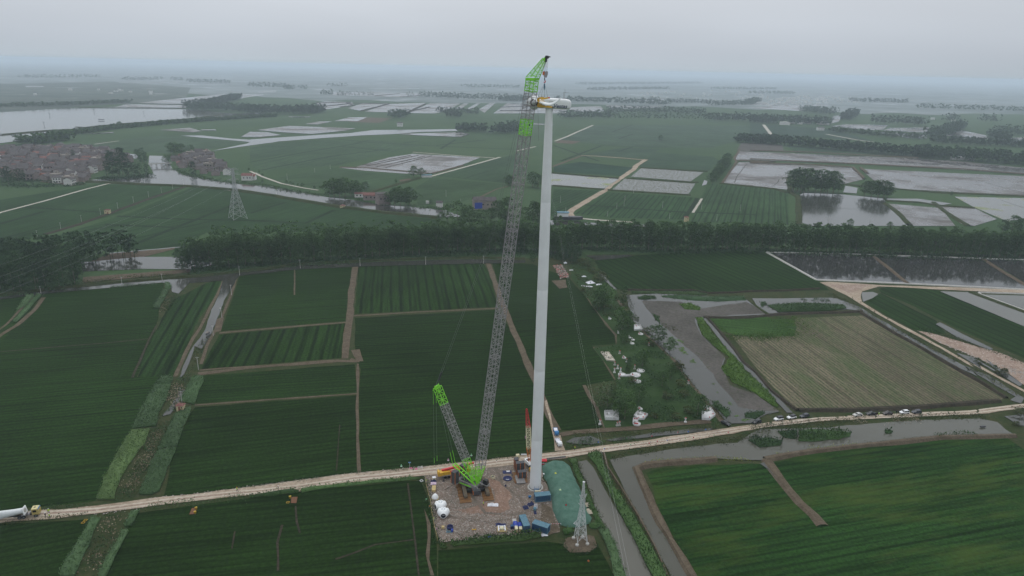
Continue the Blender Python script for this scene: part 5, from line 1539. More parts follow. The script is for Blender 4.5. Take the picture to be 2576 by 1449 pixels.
b.bar(Y(828, 706, 0.5), Y(832, 724, 0.5), 0.10)
b.build('sling', M['rope'], yk)
b = MB()
b.bar(Y(787, 532, 0.5), Y(785, 600, 0.5), 0.30, 6)
b.bar(Y(785, 600, 0.5), Y(784, 622, 0.5), 0.22, 6, 0.08)
b.build('round_sling', M['sling_blue'], yk)
b = MB()
b.bar(Y(695, 868, 1.0), Y(708, 1320, 1.0), 0.07, 3, cap=False)
b.build('tag_line', M['rope'], yk)
# ---------------------------------------------------------------- the big lattice crane
U2 = Vector((0.858, -0.514, 0)).normalized()
S2 = Vector((-U2.y, U2.x, 0))                       # to the far side
SCN = Vector((-11.2, 190.4, 0))
FOOT = SCN + U2 * 1.9 + Vector((0, 0, 2.7))
def onplane(fr, x, y, off=0.0):
 d = ray(*PX(fr, x, y))
 o = Vector((0, 0, CAM_H))
 k = ((FOOT + S2 * off - o).dot(S2)) / d.dot(S2)
 return o + d * k
cr_ = thing('crawler_crane', SCN, 'tall green and grey lattice boom crawler crane with a second mast, holding the blade', 'crane')
L = lambda p: Vector(p) - SCN
def lattice(b, p0, p1, w0, w1, bays, ch=0.2, lc=0.09, side=None, d0=None, d1=None):
 p0, p1 = Vector(p0), Vector(p1)
 ax = (p1 - p0).normalized()
 s = (side if side is not None else S2)
 s = (s - ax * s.dot(ax)).normalized()
 tv = ax.cross(s).normalized()
 d0 = w0 if d0 is None else d0
 d1 = w1 if d1 is None else d1
 rings = []
 for k in range(bays + 1):
  f = k / bays
  c = p0.lerp(p1, f)
  w, d = w0 + (w1 - w0) * f, d0 + (d1 - d0) * f
  rings.append([c + s * w / 2 + tv * d / 2, c - s * w / 2 + tv * d / 2, c - s * w / 2 - tv * d / 2, c + s * w / 2 - tv * d / 2])
 for q in range(4):
  b.bar(rings[0][q], rings[-1][q], ch, 5)
 for k in range(bays):
  for q in range(4):
   q2 = (q + 1) % 4
   if k == 0:
    b.bar(rings[0][q], rings[0][q2], lc, 4, cap=False)
   b.bar(rings[k + 1][q], rings[k + 1][q2], lc, 4, cap=False)
   if (k + q) % 2:
    b.bar(rings[k][q], rings[k + 1][q2], lc, 4, cap=False)
   else:
    b.bar(rings[k][q2], rings[k + 1][q], lc, 4, cap=False)
 b.bar(rings[0][0], rings[0][2], lc, 4, cap=False)
 b.bar(rings[-1][1], rings[-1][3], lc, 4, cap=False)
HEAD = onplane('r', 622, 452)
ax_b = (HEAD - FOOT).normalized()
Lb = (HEAD - FOOT).length
def boom_t(fr, x, y):
 return (onplane(fr, x, y) - FOOT).dot(ax_b)
t_g0 = boom_t('p', 1000, 500)
t_g1, t_g2 = boom_t('r', 540, 1245), boom_t('r', 545, 1030)
t_h = boom_t('r', 595, 640)
cuts = [t_g0]
nsec = 8
for k in range(1, nsec + 1):
 cuts.append(t_g0 + (t_g1 - t_g0) * k / nsec)
BW = 2.35
b = MB()
pA = FOOT + ax_b * t_g0
for s in (-1, 1):
 b.bar(L(FOOT + S2 * 0.55 * s), L(FOOT + ax_b * 2 + S2 * 0.8 * s), 0.45)
lattice(b, L(FOOT + ax_b * 1.0), L(pA), 1.5, BW, 5, 0.26, 0.15, d0=0.5, d1=BW)
tv = ax_b.cross(S2)
b.add([L(FOOT + S2 * -0.75), L(FOOT + ax_b * 3.6 + S2 * -1.0 + tv * 0.9), L(FOOT + ax_b * 3.6 + S2 * -1.0 - tv * 0.9)], [(0, 1, 2)])
b.add([L(FOOT + S2 * -0.67), L(FOOT + ax_b * 3.6 + S2 * -0.92 + tv * 0.9), L(FOOT + ax_b * 3.6 + S2 * -0.92 - tv * 0.9)], [(2, 1, 0)])
b.build('boom_base', M['crane_green'], cr_)
for c0, c1 in zip(cuts[:-1], cuts[1:]):
 b = MB()
 lattice(b, L(FOOT + ax_b * (c0 + 0.06)), L(FOOT + ax_b * (c1 - 0.06)), BW, BW, 8, 0.27, 0.12)
 for e in (c0 + 0.5, c1 - 0.5):                   # heavier lacing at the joints
  c = FOOT + ax_b * e
  for a1, a2 in ((1, 1), (1, -1)):
   b.bar(L(c + (S2 * a1 + tv * a2) * BW / 2), L(c - (S2 * a1 + tv * a2) * BW / 2), 0.10, 4, cap=False)
 b.build('boom_section', M['grey_steel'], cr_)
b = MB()
lattice(b, L(FOOT + ax_b * t_g1), L(FOOT + ax_b * t_g2), BW, BW, 5, 0.24, 0.13)
b.build('boom_section', M['crane_green'], cr_)['label'] = 'lime green boom section near the top'
for c0, c1 in ((t_g2, (t_g2 + t_h) / 2), ((t_g2 + t_h) / 2, t_h)):
 b = MB()
 lattice(b, L(FOOT + ax_b * (c0 + 0.05)), L(FOOT + ax_b * (c1 - 0.05)), BW, BW, 5, 0.20, 0.10)
 b.build('boom_section', M['grey_steel'], cr_)
b = MB()
lattice(b, L(FOOT + ax_b * t_h), L(FOOT + ax_b * (Lb - 0.7)), BW, BW, 4, 0.24, 0.13)
b.box(L(FOOT + ax_b * (Lb - 0.35)), (BW + 0.25, BW + 0.25, 0.6), M=Matrix((U2, S2, Vector((0, 0, 1)))).transposed())
b.build('boom_head', M['crane_green'], cr_)
JT = onplane('r', 803, 172)
b = MB()
ja = (JT - HEAD).normalized()
jt_ = ja.cross(S2).normalized()
rA = [L(HEAD + S2 * a1 * BW / 2 + tv * a2 * (BW / 2 + 0.1)) for a1, a2 in ((1, 1), (-1, 1), (-1, -1), (1, -1))]
rB = [L(HEAD.lerp(JT, 0.92) + S2 * a1 * 0.4 + jt_ * a2 * 0.4) for a1, a2 in ((1, 1), (-1, 1), (-1, -1), (1, -1))]
for q_ in range(4):
 b.bar(rA[q_], rB[q_], 0.22, 5)
for k in range(9):
 f0, f1 = 1 - (1 - k / 9) ** 1.0, (k + 1) / 9
 for q_ in range(4):
  q2 = (q_ + 1) % 4
  b.bar(rA[q_].lerp(rB[q_], f1), rA[q2].lerp(rB[q2], f1), 0.10, 4, cap=False)
  if (k + q_) % 2:
   b.bar(rA[q_].lerp(rB[q_], f0), rA[q2].lerp(rB[q2], f1), 0.10, 4, cap=False)
  else:
   b.bar(rA[q2].lerp(rB[q2], f0), rA[q_].lerp(rB[q_], f1), 0.10, 4, cap=False)
b.bar(L(HEAD.lerp(JT, 0.86)), L(JT), 0.85, 4, 0.6)
b.build('jib', M['crane_green'], cr_)
b = MB()
ja = (JT - HEAD).normalized()
for s in (-0.35, 0.0, 0.35):
 q = JT + S2 * s + ja * 0.1 + U2 * 0.3
 b.lathe([(0.38, -0.06), (0.38, 0.06)], 14, S2.to_track_quat('Z', 'Y').to_matrix(), L(q))
b.box(L(JT + U2 * 0.7 + Vector((0, 0, 0.15))), (1.1, 0.3, 0.25))
b.box(L(JT + U2 * 0.1 - Vector((0, 0, 0.6))), (0.5, 0.6, 1.0))
b.build('head_sheave', M['black'], cr_)
# hoist ropes and hook block
HB = W('r', 793, 405, 13)
b = MB()
for k in range(7):
 f = k / 6 - 0.5
 b.bar(L(HB + Vector((f * 1.05, f * 0.4, 0.6))), L(JT + U2 * (0.35 + f * 0.5) + S2 * f * 0.5), 0.05, 3, cap=False)
b.build('hoist_rope', M['rope'], cr_)
b = MB()
b.profile([(-0.55, 0.55), (0.55, 0.55), (0.62, 0.1), (0.35, -0.75), (-0.25, -0.75), (-0.62, 0.1)], 0.22, None, L(HB + Vector((0.1, -0.12, 0))))
for s in (-0.3, 0.3):
 b.lathe([(0.34, -0.2), (0.34, 0.2)], 12, Matrix.Rotation(R(90), 3, 'X'), L(HB + Vector((s + 0.1, 0, 0.45))))
hbk = b.build('hook_block', M['grey_steel'], cr_)
b = MB()
b.box(L(HB + Vector((-0.38, -0.28, 0.25))), (0.5, 0.12, 0.8))
b.build('cheek_plate', M['orange'], hbk)
b = MB()
hk0 = W('r', 789, 450, 13)
hk1 = W('r', 787, 520, 13)
b.bar(L(hk0), L(hk0.lerp(hk1, 0.55)), 0.24, 6)
b.build('hook_shank', M['black'], hbk)
b = MB()
b.path([L(hk0.lerp(hk1, 0.5)), L(hk0.lerp(hk1, 0.68) + Vector((0.2, 0, 0))), L(hk0.lerp(hk1, 0.92) + Vector((0.16, 0, 0))), L(hk1), L(hk0.lerp(hk1, 0.85) + Vector((-0.2, 0, 0)))], 0.22, 6)
b.build('hook', M['red'], hbk)
# black ball and small lamp boxes on the boom
b = MB()
b.sphere(L(onplane('r', 580, 1103, -1.3)), 0.20, 8, 6)
b.build('anemometer', M['black'], cr_)
# derrick mast
MF = SCN + U2 * 0.9 + Vector((0, 0, 3.0))
MT = onplane('q', 190, 172)
ax_m = (MT - MF).normalized()
Lm = (MT - MF).length
m_t = lambda fr, x, y: (onplane(fr, x, y) - MF).dot(ax_m)
m0, m1 = m_t('p', 690, 325), m_t('q', 310, 465)
MW = 1.95
b = MB()
for s in (-1, 1):
 b.bar(L(MF + S2 * 0.9 * s), L(MF + ax_m * 2 + S2 * 0.95 * s), 0.42)
lattice(b, L(MF + ax_m * 0.9), L(MF + ax_m * m0), 1.9, MW, 5, 0.22, 0.13, d0=0.6, d1=MW)
b.build('mast_base', M['crane_green'], cr_)
for k in range(3):
 b = MB()
 c0, c1 = m0 + (m1 - m0) * k / 3, m0 + (m1 - m0) * (k + 1) / 3
 lattice(b, L(MF + ax_m * (c0 + 0.05)), L(MF + ax_m * (c1 - 0.05)), MW, MW, 6, 0.19, 0.11)
 b.build('mast_section', M['grey_steel'], cr_)
b = MB()
lattice(b, L(MF + ax_m * m1), L(MF + ax_m * (Lm - 0.4)), MW, MW, 4, 0.22, 0.13)
tm = ax_m.cross(S2)
for s in (-1, 1):
 b.bar(L(MF + ax_m * (Lm - 1.5) + S2 * s * MW / 2), L(MF + ax_m * (Lm + 0.3) + S2 * s * MW / 2), 0.35)
 b.bar(L(MF + ax_m * (Lm - 0.2) + S2 * s * 0.5), L(MT - U2 * 0.9 - Vector((0, 0, 1.6)) + S2 * s * 0.9), 0.32)
b.bar(L(MF + ax_m * Lm + S2 * MW / 2), L(MF + ax_m * Lm - S2 * MW / 2), 0.4)
b.bar(L(MF + ax_m * (Lm - 0.9) + S2 * MW / 2), L(MF + ax_m * (Lm - 0.9) - S2 * MW / 2), 0.35)
b.build('mast_head', M['crane_green'], cr_)
# pendants
KN = onplane('f', 2165, 290)
b = MB()
for s in (-0.55, 0.55):
 a = MT + S2 * s + Vector((0, 0, 0.2))
 bk = a.lerp(KN + S2 * s, 0.13)
 b.bar(L(a), L(bk), 0.10, 3, cap=False)
 b.bar(L(bk), L(KN + S2 * s), 0.07, 3, cap=False)
 b.bar(L(KN + S2 * s), L(HEAD - U2 * 1.1 + S2 * s), 0.07, 3, cap=False)
 b.bar(L(KN + S2 * s), L(onplane('f', 2285, 348) + S2 * s), 0.06, 3, cap=False)
b.build('boom_pendant', M['rope'], cr_)
b = MB()
pb = MT.lerp(KN, 0.035)
pb2 = MT.lerp(KN, 0.10)
for s in (-0.35, 0, 0.35):
 b.bar(L(pb + S2 * s), L(pb2 + S2 * s), 0.24, 6)
b.build('pulley_block', M['darkgrey'], cr_)
GT = onplane('p', 385, 445)
b = MB()
for s in (-0.6, 0.6):
 b.bar(L(MT + S2 * s), L(GT + S2 * s * 1.1), 0.07, 3, cap=False)
b.build('mast_pendant', M['rope'], cr_)
b = MB()
for s, (fr, x, y) in ((-0.75, ('q', 160, 1335)), (0.75, ('q', 230, 1300))):
 a = MT - U2 * 0.9 - Vector((0, 0, 1.6)) + S2 * s
 z1 = atd(fr, x, y, a.y).z
 b.bar(L(a), L((a.x, a.y, z1)), 0.07, 3, cap=False)
b.build('hanging_pendant', M['rope'], cr_)
b = MB()
for s, (fr, x, y, x2, y2) in ((-0.75, ('q', 160, 1335, 160, 1420)), (0.75, ('q', 230, 1300, 230, 1383))):
 a = MT - U2 * 0.9 - Vector((0, 0, 1.6)) + S2 * s
 b.bar(L((a.x, a.y, atd(fr, x, y, a.y).z)), L((a.x, a.y, atd(fr, x2, y2, a.y).z)), 0.14, 4)
 b.bar(L(a), L((a.x, a.y, a.z - 5)), 0.14, 4)
for s in (-0.6, 0.6):
 d = (MT - GT).normalized()
 b.bar(L(GT + S2 * s * 1.1), L(GT + S2 * s * 1.1 + d * 4.5), 0.14, 4)
b.build('pendant_link', M['crane_green'], cr_)
# gantry frame leaning back
b = MB()
GF = SCN + U2 * 1.3 + Vector((0, 0, 2.6))
for s in (-0.75, 0.75):
 b.bar(L(GF + S2 * s), L(GT + S2 * s), 0.42)
for f, w in ((0.995, 0.34), (0.62, 0.28), (0.5, 0.24), (0.90, 0.2)):
 q = GF.lerp(GT, f)
 b.bar(L(q - S2 * 0.75), L(q + S2 * 0.75), w)
for s in (-0.75, 0.75):
 q = GF.lerp(GT, 0.55) + S2 * s
 b.bar(L(q), L(SCN - U2 * 2.6 + S2 * s + Vector((0, 0, 2.8))), 0.14)
b.build('gantry', M['crane_green'], cr_)
b = MB()
b.bar(L(GF.lerp(GT, 0.72) - S2 * 0.2), L(GF.lerp(GT, 0.95) - S2 * 0.2), 0.22)
b.bar(L(GF.lerp(GT, 0.72) + S2 * 0.2), L(GF.lerp(GT, 0.95) + S2 * 0.2), 0.22)
b.build('gantry_cylinder', M['yellow'], cr_)
# superstructure
MU = Matrix((U2, S2, Vector((0, 0, 1)))).transposed()
q = lambda a, s, z: MU @ Vector((a, s, z))
b = MB()
side = [(-5.6, 1.9), (-4.6, 1.6), (2.0, 1.6), (2.9, 2.1), (2.3, 2.6), (0.6, 2.75), (-4.9, 2.95), (-5.3, 3.3)]
for s in (-1.25, 1.25):
 b.profile(side, 0.42, MU, q(0, s, 0))
b.box(q(-1.8, 0, 2.0), (7.4, 2.1, 0.7), M=MU)
b.box(q(-5.3, 0, 1.75), (1.6, 5.2, 0.35), M=MU)
sup = b.build('superstructure', M['deck_grey'], cr_)
b = MB()
b.box(q(-2.0, -1.47, 1.95), (4.4, 0.03, 0.42), M=MU)
b.box(q(-2.0, 1.47, 1.95), (4.4, 0.03, 0.42), M=MU)
b.build('green_stripe', M['crane_green'], sup)
def text_mesh(body, size, mat, width=None, shear=0.0, bold=0.01):
 c = bpy.data.curves.new('lettering', 'FONT')
 c.body, c.size, c.shear, c.offset, c.extrude = body, size, shear, bold, 0.008
 o = bpy.data.objects.new('lettering', c)
 COL.objects.link(o)
 bpy.context.view_layer.update()
 me = bpy.data.meshes.new_from_object(o.evaluated_get(bpy.context.evaluated_depsgraph_get()))
 bpy.data.objects.remove(o)
 if width:
  x = [v.co.x for v in me.vertices]
  me.transform(Matrix.Diagonal((width / (max(x) - min(x)), 1, 1, 1)))
 me.transform(Matrix.Rotation(R(90), 4, 'X'))
 me.materials.clear()
 me.materials.append(mat)
 me.name = 'lettering'
 return me
lt = obj('lettering', text_mesh('ZOOMLION', 0.6, M['darkgrey'], 2.5, 0, 0.02), sup)
lt.matrix_local = Matrix.Translation(q(-3.4, -1.48, 2.30)) @ MU.to_4x4()
b = MB()
for a in (-3.6, -2.2, -0.8):
 b.lathe([(0.42, -0.9), (0.42, 0.9)], 14, MU @ Matrix.Rotation(R(90), 3, 'X'), q(a, 0, 2.75))
 for s in (-0.95, 0.95):
  b.lathe([(0.62, -0.04), (0.62, 0.04)], 14, MU @ Matrix.Rotation(R(90), 3, 'X'), q(a, s, 2.75))
b.build('winch', M['darkgrey'], sup)
# counterweights in two stacks at the back, one block on the chassis
sl = MB().box((0, 0, 0.24), (1.55, 1.75, 0.46)).box((0.5, 0.6, 0.24), (0.9, 0.9, 0.44)).mesh('counterweight_slab', M['darkgrey'])
lg = MB()
for sx in (-0.78, 0.78):
 for sy in (-0.86, 0.86):
  lg.box((sx, sy, 0.24), (0.17, 0.17, 0.30))
lug = lg.mesh('lifting_lug', M['orange'])
def slab_stack(parent, c, n, rz, z0, sc=(1, 1)):
 for k in range(n):
  o = obj('counterweight_slab', sl, parent, (c[0], c[1], z0 + k * 0.47), rz)
  o.scale = (sc[0], sc[1], 1)
  obj('lifting_lug', lug, o)
ua = math.atan2(U2.y, U2.x)
for s in (-1, 1):
 c = q(-5.5, 2.35 * s, 0)
 slab_stack(cr_, (c.x, c.y), 9, ua, 1.95)
c = q(2.6, -0.3, 0)
TRK = Vector((0.213, -0.977, 0)).normalized()
TS = Vector((-TRK.y, TRK.x, 0))
ta = math.atan2(TRK.y, TRK.x)
MTK = Matrix((TRK, TS, Vector((0, 0, 1)))).transposed()
CH = Vector((-10.65, 190.6, 0))                      # middle of the undercarriage
cc = CH + TRK * 3.4 - SCN
for k in range(3):
 o = obj('carbody_counterweight', sl, cr_, (cc.x, cc.y, 0.75 + 0.47 * k), ta)
 o.scale = (0.9, 1.25, 1)
 obj('lifting_lug', lug, o)
b = MB()
b.box(CH - SCN + Vector((0, 0, 0.95)), (5.2, 3.0, 0.8), M=MTK)
b.box(CH - SCN + TRK * 1.7 + Vector((0, 0, 1.0)), (1.1, 6.2, 0.8), M=MTK)
b.box(CH - SCN - TRK * 1.7 + Vector((0, 0, 1.0)), (1.1, 6.2, 0.8), M=MTK)
b.build('carbody', M['black'], cr_)
b = MB()
b.lathe([(1.5, 1.3), (1.5, 1.62)], 28, None, Vector((0, 0, 0)))
b.build('slew_ring', M['darkgrey'], cr_)
for s in (-1, 1):
 c = CH + TS * 3.55 * s - SCN
 b = MB()
 n = 40
 Lh, rr = 4.25, 0.62
 per = []
 for k in range(n):                               # outline of the belt with a raised bar on every shoe
  f = k / n * (4 * Lh + 2 * math.pi * rr)
  if f < 2 * Lh:
   per.append((-Lh + f, rr, (0, 1)))
  elif f < 2 * Lh + math.pi * rr:
   a = (f - 2 * Lh) / rr
   per.append((Lh + math.sin(a) * rr, math.cos(a) * rr, (math.sin(a), math.cos(a))))
  elif f < 4 * Lh + math.pi * rr:
   per.append((Lh - (f - 2 * Lh - math.pi * rr), -rr, (0, -1)))
  else:
   a = (f - 4 * Lh - math.pi * rr) / rr
   per.append((-Lh - math.sin(a) * rr, -math.cos(a) * rr, (-math.sin(a), -math.cos(a))))
 b.profile([(x, z + rr + 0.16) for x, z, _ in per], 1.12, MTK, c)
 belt = b.build('crawler_track', M['track_steel'], cr_)
 sh = MB().box((0, 0, 0), (0.30, 1.16, 0.10)).mesh('track_shoe', M['track_steel'])
 for x, z, nn in per:
  o = obj('track_shoe', sh, belt)
  o.matrix_local = Matrix.Translation(c + MTK @ Vector((x, 0, z + rr + 0.16))) @ (MTK @ Matrix.Rotation(math.atan2(nn[0], nn[1]), 3, 'Y')).to_4x4()
 b = MB()
 b.box(c + Vector((0, 0, rr + 0.16)), (2 * Lh - 0.4, 1.24, 0.55), M=MTK)
 b.build('track_frame', M['black'], cr_)
# cab
cb = q(2.9, 2.4, 0)
cabp = L(G('p', 1120, 905, 2.2))
b = MB()
b.box(cabp + Vector((0, 0, 0.85)), (1.5, 1.25, 1.5), M=MU, taper=0.9)
cab = b.build('cab', M['black'], cr_)
b = MB()
b.box(cabp + Vector((0, 0, 0.0)), (2.1, 1.9, 0.18), M=MU)
b.bar(cabp, Vector((0, 0, 2.1)) + U2 * 0.5, 0.5)
b.build('cab_platform', M['deck_grey'], cr_)
b = MB()
for f in (-1, 1):
 b.box(cabp + MU @ Vector((0, 0.62 * f, 0.9)), (1.1, 0.04, 0.9), M=MU)
b.box(cabp + MU @ Vector((0.735, 0, 0.9)), (0.04, 1.0, 0.95), M=MU)
b.build('windscreen', M['glass'], cab)
# steel-faced timber mats, each one loose under the tracks
MATC = Matrix((TRK, TS, Vector((0, 0, 1)))).transposed()
MATS = []
e_rows = ((G('p', 525, 1375), G('p', 800, 1345), G('p', 400, 800), 8, 'left'), (G('p', 1075, 1325), G('p', 1320, 1295), G('p', 985, 1010), 6, 'right'))
for pa, pb, pc, n, which in e_rows:
 dx = pb - pa
 dl = (pc - pa)
 step = dl.length / n
 dn = dl.normalized()
 for k in range(n):
  c = pa + dx / 2 + dn * (k + 0.5) * step
  mb_ = MB().box((0, 0, 0.08), (dx.length * (1 + 0.03 * ((k * 7) % 3 - 1)), step * 0.90, 0.16)).build('crane_mat', M['steel_mat'], None, False, (c.x, c.y, ZP), math.atan2(dx.y, dx.x) + 0.01 * ((k * 5) % 3 - 1))
  tag(mb_, 'rusty brown crane mat in the row under the %s crawler track' % which, 'crane mat', 'crane mats under the crawler tracks')
# ---------------------------------------------------------------- the building site
FR['u'] = (2270, 1910, 5.0)
FR['w'] = (1980, 2050, 10.733)
FR['x'] = (1700, 1880, 6.033)
FR['y'] = (0, 2000, 10.733)
FR['z'] = (2050, 1780, 8.052)
FR['aa'] = (2400, 1420, 4.53)
FR['ab'] = (3020, 1630, 3.481)
SC85 = 0.85
M['cont_blue'] = mat_plain('blue_container_paint', (0.022, 0.075, 0.155), 0.6, 0.25, var=0.2, dirt=(0.06, 0.075, 0.09))
M['cont_top'] = mat_plain('faded_blue_roof', (0.10, 0.20, 0.255), 0.7, 0.2, var=0.15, dirt=(0.17, 0.235, 0.26))
M['cream'] = mat_plain('cream_paint', (0.60, 0.55, 0.38), 0.6, 0.25, var=0.08)
M['tarp_blue'] = mat_plain('bright_blue_tarpaulin', (0.03, 0.06, 0.32), 0.6, 0.2, var=0.3)
M['tarp_navy'] = mat_plain('navy_tarpaulin', (0.022, 0.028, 0.085), 0.7, 0.2, var=0.35)
M['sheet_white'] = mat_plain('white_sheeting', (0.66, 0.66, 0.70), 0.6, 0.2, var=0.12)
M['pink'] = mat_plain('pink_sheeting', (0.55, 0.42, 0.52), 0.7, 0.2, var=0.15)
M['board'] = mat_plain('plywood_board', (0.45, 0.35, 0.17), 0.8, 0.15, var=0.12)
M['net'] = None
t_ = NT('green_debris_net')
v_ = t_.pos()
n_ = t_.noise(v_, 0.5, 5, 0.65)
n2_ = t_.noise(v_, 3.0, 3, 0.6)
c_ = t_.mix(t_.mr(n_, 0.3, 0.7, 0, 1), (0.048, 0.112, 0.084), (0.100, 0.182, 0.140))
c_ = t_.mix(t_.mr(n2_, 0.62, 0.72, 0, 0.6), c_, (0.12, 0.14, 0.10))
n3_ = t_.noise(v_, 0.22, 6, 0.7)
c_ = t_.mix(t_.mr(n3_, 0.66, 0.70, 0, 0.7), c_, (0.10, 0.075, 0.05))
t_.bump(n2_, 0.6, 0.3)
M['net'] = t_.out(c_, 0.85, 0.1)
def edge(fr, x0, y0, x1, y1, z=0.0):
 a, b_ = G(fr, x0, y0, z), G(fr, x1, y1, z)
 d = b_ - a
 return a, math.atan2(d.y, d.x), d.length
def corrugated(L_, W_, H_, pitch=0.28, dep=0.07):
 """four ribbed walls, open top and bottom, corner at the middle of the base"""
 b = MB()
 prof = []
 def run(p0, p1, nrm):
  n = max(4, int((Vector(p1) - Vector(p0)).length / pitch))
  for k in range(n):
   for f, o in ((0.05, 0), (0.45, 0), (0.55, dep), (0.95, dep)):
    q = Vector(p0).lerp(Vector(p1), (k + f) / n)
    prof.append((q.x - nrm[0] * o, q.y - nrm[1] * o))
 x, y = L_ / 2, W_ / 2
 run((-x, -y), (x, -y), (0, -1))
 run((x, -y), (x, y), (1, 0))
 run((x, y), (-x, y), (0, 1))
 run((-x, y), (-x, -y), (-1, 0))
 n = len(prof)
 b.add([(p[0], p[1], 0.12) for p in prof] + [(p[0], p[1], H_ - 0.1) for p in prof], [(i, (i + 1) % n, n + (i + 1) % n, n + i) for i in range(n)])
 return b
def container(label, fr, x0, y0, x1, y1, wd, ht, door=None, ln=None):
 a, rz, L0 = edge(fr, x0, y0, x1, y1)
 if ln:                                           # the short end is towards us
  wd, L0, = L0, ln
  c = a + Vector((math.cos(rz), math.sin(rz), 0)) * wd / 2 + Vector((-math.sin(rz), math.cos(rz), 0)) * L0 / 2
  rz += math.pi / 2
 else:
  c = a + Vector((math.cos(rz), math.sin(rz), 0)) * L0 / 2 + Vector((-math.sin(rz), math.cos(rz), 0)) * wd / 2
 t = thing('shipping_container', (c.x, c.y, ZP), label, 'container', 'blue shipping containers', rz)
 corrugated(L0 - 0.12, wd - 0.12, ht).build('side_wall', M['cont_blue'], t)
 b = MB().box((0, 0, ht - 0.06), (L0 - 0.1, wd - 0.1, 0.05))
 n = 14
 for k in range(n):
  b.box((-L0 / 2 + (k + 0.5) * L0 / n, 0, ht - 0.025), (L0 / n * 0.5, wd - 0.3, 0.03))
 b.build('roof_panel', M['cont_top'], t)
 b = MB()
 for sx in (-1, 1):
  for sy in (-1, 1):
   b.box((sx * (L0 / 2 - 0.05), sy * (wd / 2 - 0.05), ht / 2), (0.13, 0.13, ht))
 for z in (0.07, ht - 0.06):
  for s in (-1, 1):
   b.box((0, s * (wd / 2 - 0.04), z), (L0 - 0.2, 0.10, 0.14))
   b.box((s * (L0 / 2 - 0.04), 0, z), (0.10, wd - 0.2, 0.14))
 b.build('corner_frame', M['cont_top'], t)
 ex = L0 / 2 + 0.012
 for s in (-1, 1):
  dr = MB().box((-ex, s * wd / 4, ht / 2), (0.05, wd / 2 - 0.12, ht - 0.3)).build('door', M['cont_blue'], t)
  b = MB()
  for k in (-0.25, 0.25):
   b.bar((-ex - 0.05, s * wd / 4 + k, 0.2), (-ex - 0.05, s * wd / 4 + k, ht - 0.2), 0.05)
  b.build('locking_bar', M['grey_steel'], dr)
 return t
container('faded blue shipping container standing by the foot of the wind turbine', 'm', 1425, 823, 1588, 806, 2.2, 2.2)
container('blue shipping container with its short end towards us beside the cream cabinets', 'm', 1300, 1142, 1370, 1132, 2.2, 2.3, ln=5.4)
cc3 = container('blue shipping container lying slantwise with an open door at the hedge', 'w', 1570, 765, 2235, 985, 2.2, 2.3)
b = MB().box((-3.0, -1.5, 1.15), (0.06, 1.05, 2.0), rz=0.5)
b.build('door', M['cont_blue'], cc3)['label'] = 'door of the slanting container standing open'
def crate(name, label, cat, c, size, mat, rz=0.0, z=None, group=None, lid=None, taper=1.0):
 t = thing(name, (c[0], c[1], ZP if z is None else z), label, cat, group, rz)
 MB().box((0, 0, size[2] / 2), size, taper=taper).build('body', mat, t)
 if lid:
  MB().box((0, 0, size[2] + 0.03), (size[0] * 1.02, size[1] * 1.02, 0.07)).build('lid', lid, t)
 return t
def cabinet(label, fr, x0, y0, x1, y1, ln, ht, tarp_from):
 a, rz, wd = edge(fr, x0, y0, x1, y1)
 u, v = Vector((math.cos(rz), math.sin(rz), 0)), Vector((-math.sin(rz), math.cos(rz), 0))
 c = a + u * wd / 2 + v * ln / 2
 t = thing('equipment_cabinet', (c.x, c.y, ZP), label, 'cabinet', 'cream equipment cabinets', rz)
 MB().box((0, 0, ht / 2), (wd, ln, ht)).build('housing', M['cream'], t)
 b = MB().box((0, -ln / 2 - 0.012, ht * 0.45), (wd * 0.7, 0.03, ht * 0.5))
 b.build('louvre_panel', M['board'], t)
 MB().box((0, 0, ht + 0.03), (wd * 1.04, ln * 1.01, 0.06)).build('lid', M['cream'], t)
 # the tarpaulin over the far part
 tp = thing('tarpaulin', (c.x, c.y, ZP), 'bright blue tarpaulin draped over the back of ' + label.split(' with')[0].split(' beside')[0], 'tarpaulin', None, rz)
 b = MB()
 nx, ny = 9, 8
 for i in range(nx):
  for j in range(ny):
   fx, fy = i / (nx - 1) * 2 - 1, j / (ny - 1)
   x = fx * (wd / 2 + 0.35)
   y = -ln / 2 + ln * (tarp_from + (1.02 - tarp_from) * fy)
   z = ht + 0.12 - max(0, abs(fx) - 0.72) * 2.6 + 0.12 * mnoise.noise(Vector((i * 0.9, j * 0.9, ln)))
   b.v.append((x, y, max(0.15, z)))
 b.f = [(i * ny + j, (i + 1) * ny + j, (i + 1) * ny + j + 1, i * ny + j + 1) for i in range(nx - 1) for j in range(ny - 1)]
 b.build('sheet', M['tarp_blue'], tp, True)
cabinet('left cream cabinet beside the small dark blue box', 'w', 868, 897, 985, 890, 3.6, 1.25, 0.42)
cabinet('right cream cabinet beside the blue container', 'w', 1042, 882, 1165, 878, 3.0, 1.2, 0.40)
p = G('w', 735, 690)
crate('storage_box', 'small dark blue box left of the cream cabinets', 'box', p, (0.95, 0.95, 0.9), M['tarp_navy'], 0.1, lid=M['cont_blue'])
p = G('w', 830, 480)
crate('storage_box', 'pale cream box behind the tarpaulin of the left cream cabinet', 'box', p, (1.1, 1.4, 1.0), M['cream'], 0.1, lid=M['concrete'])
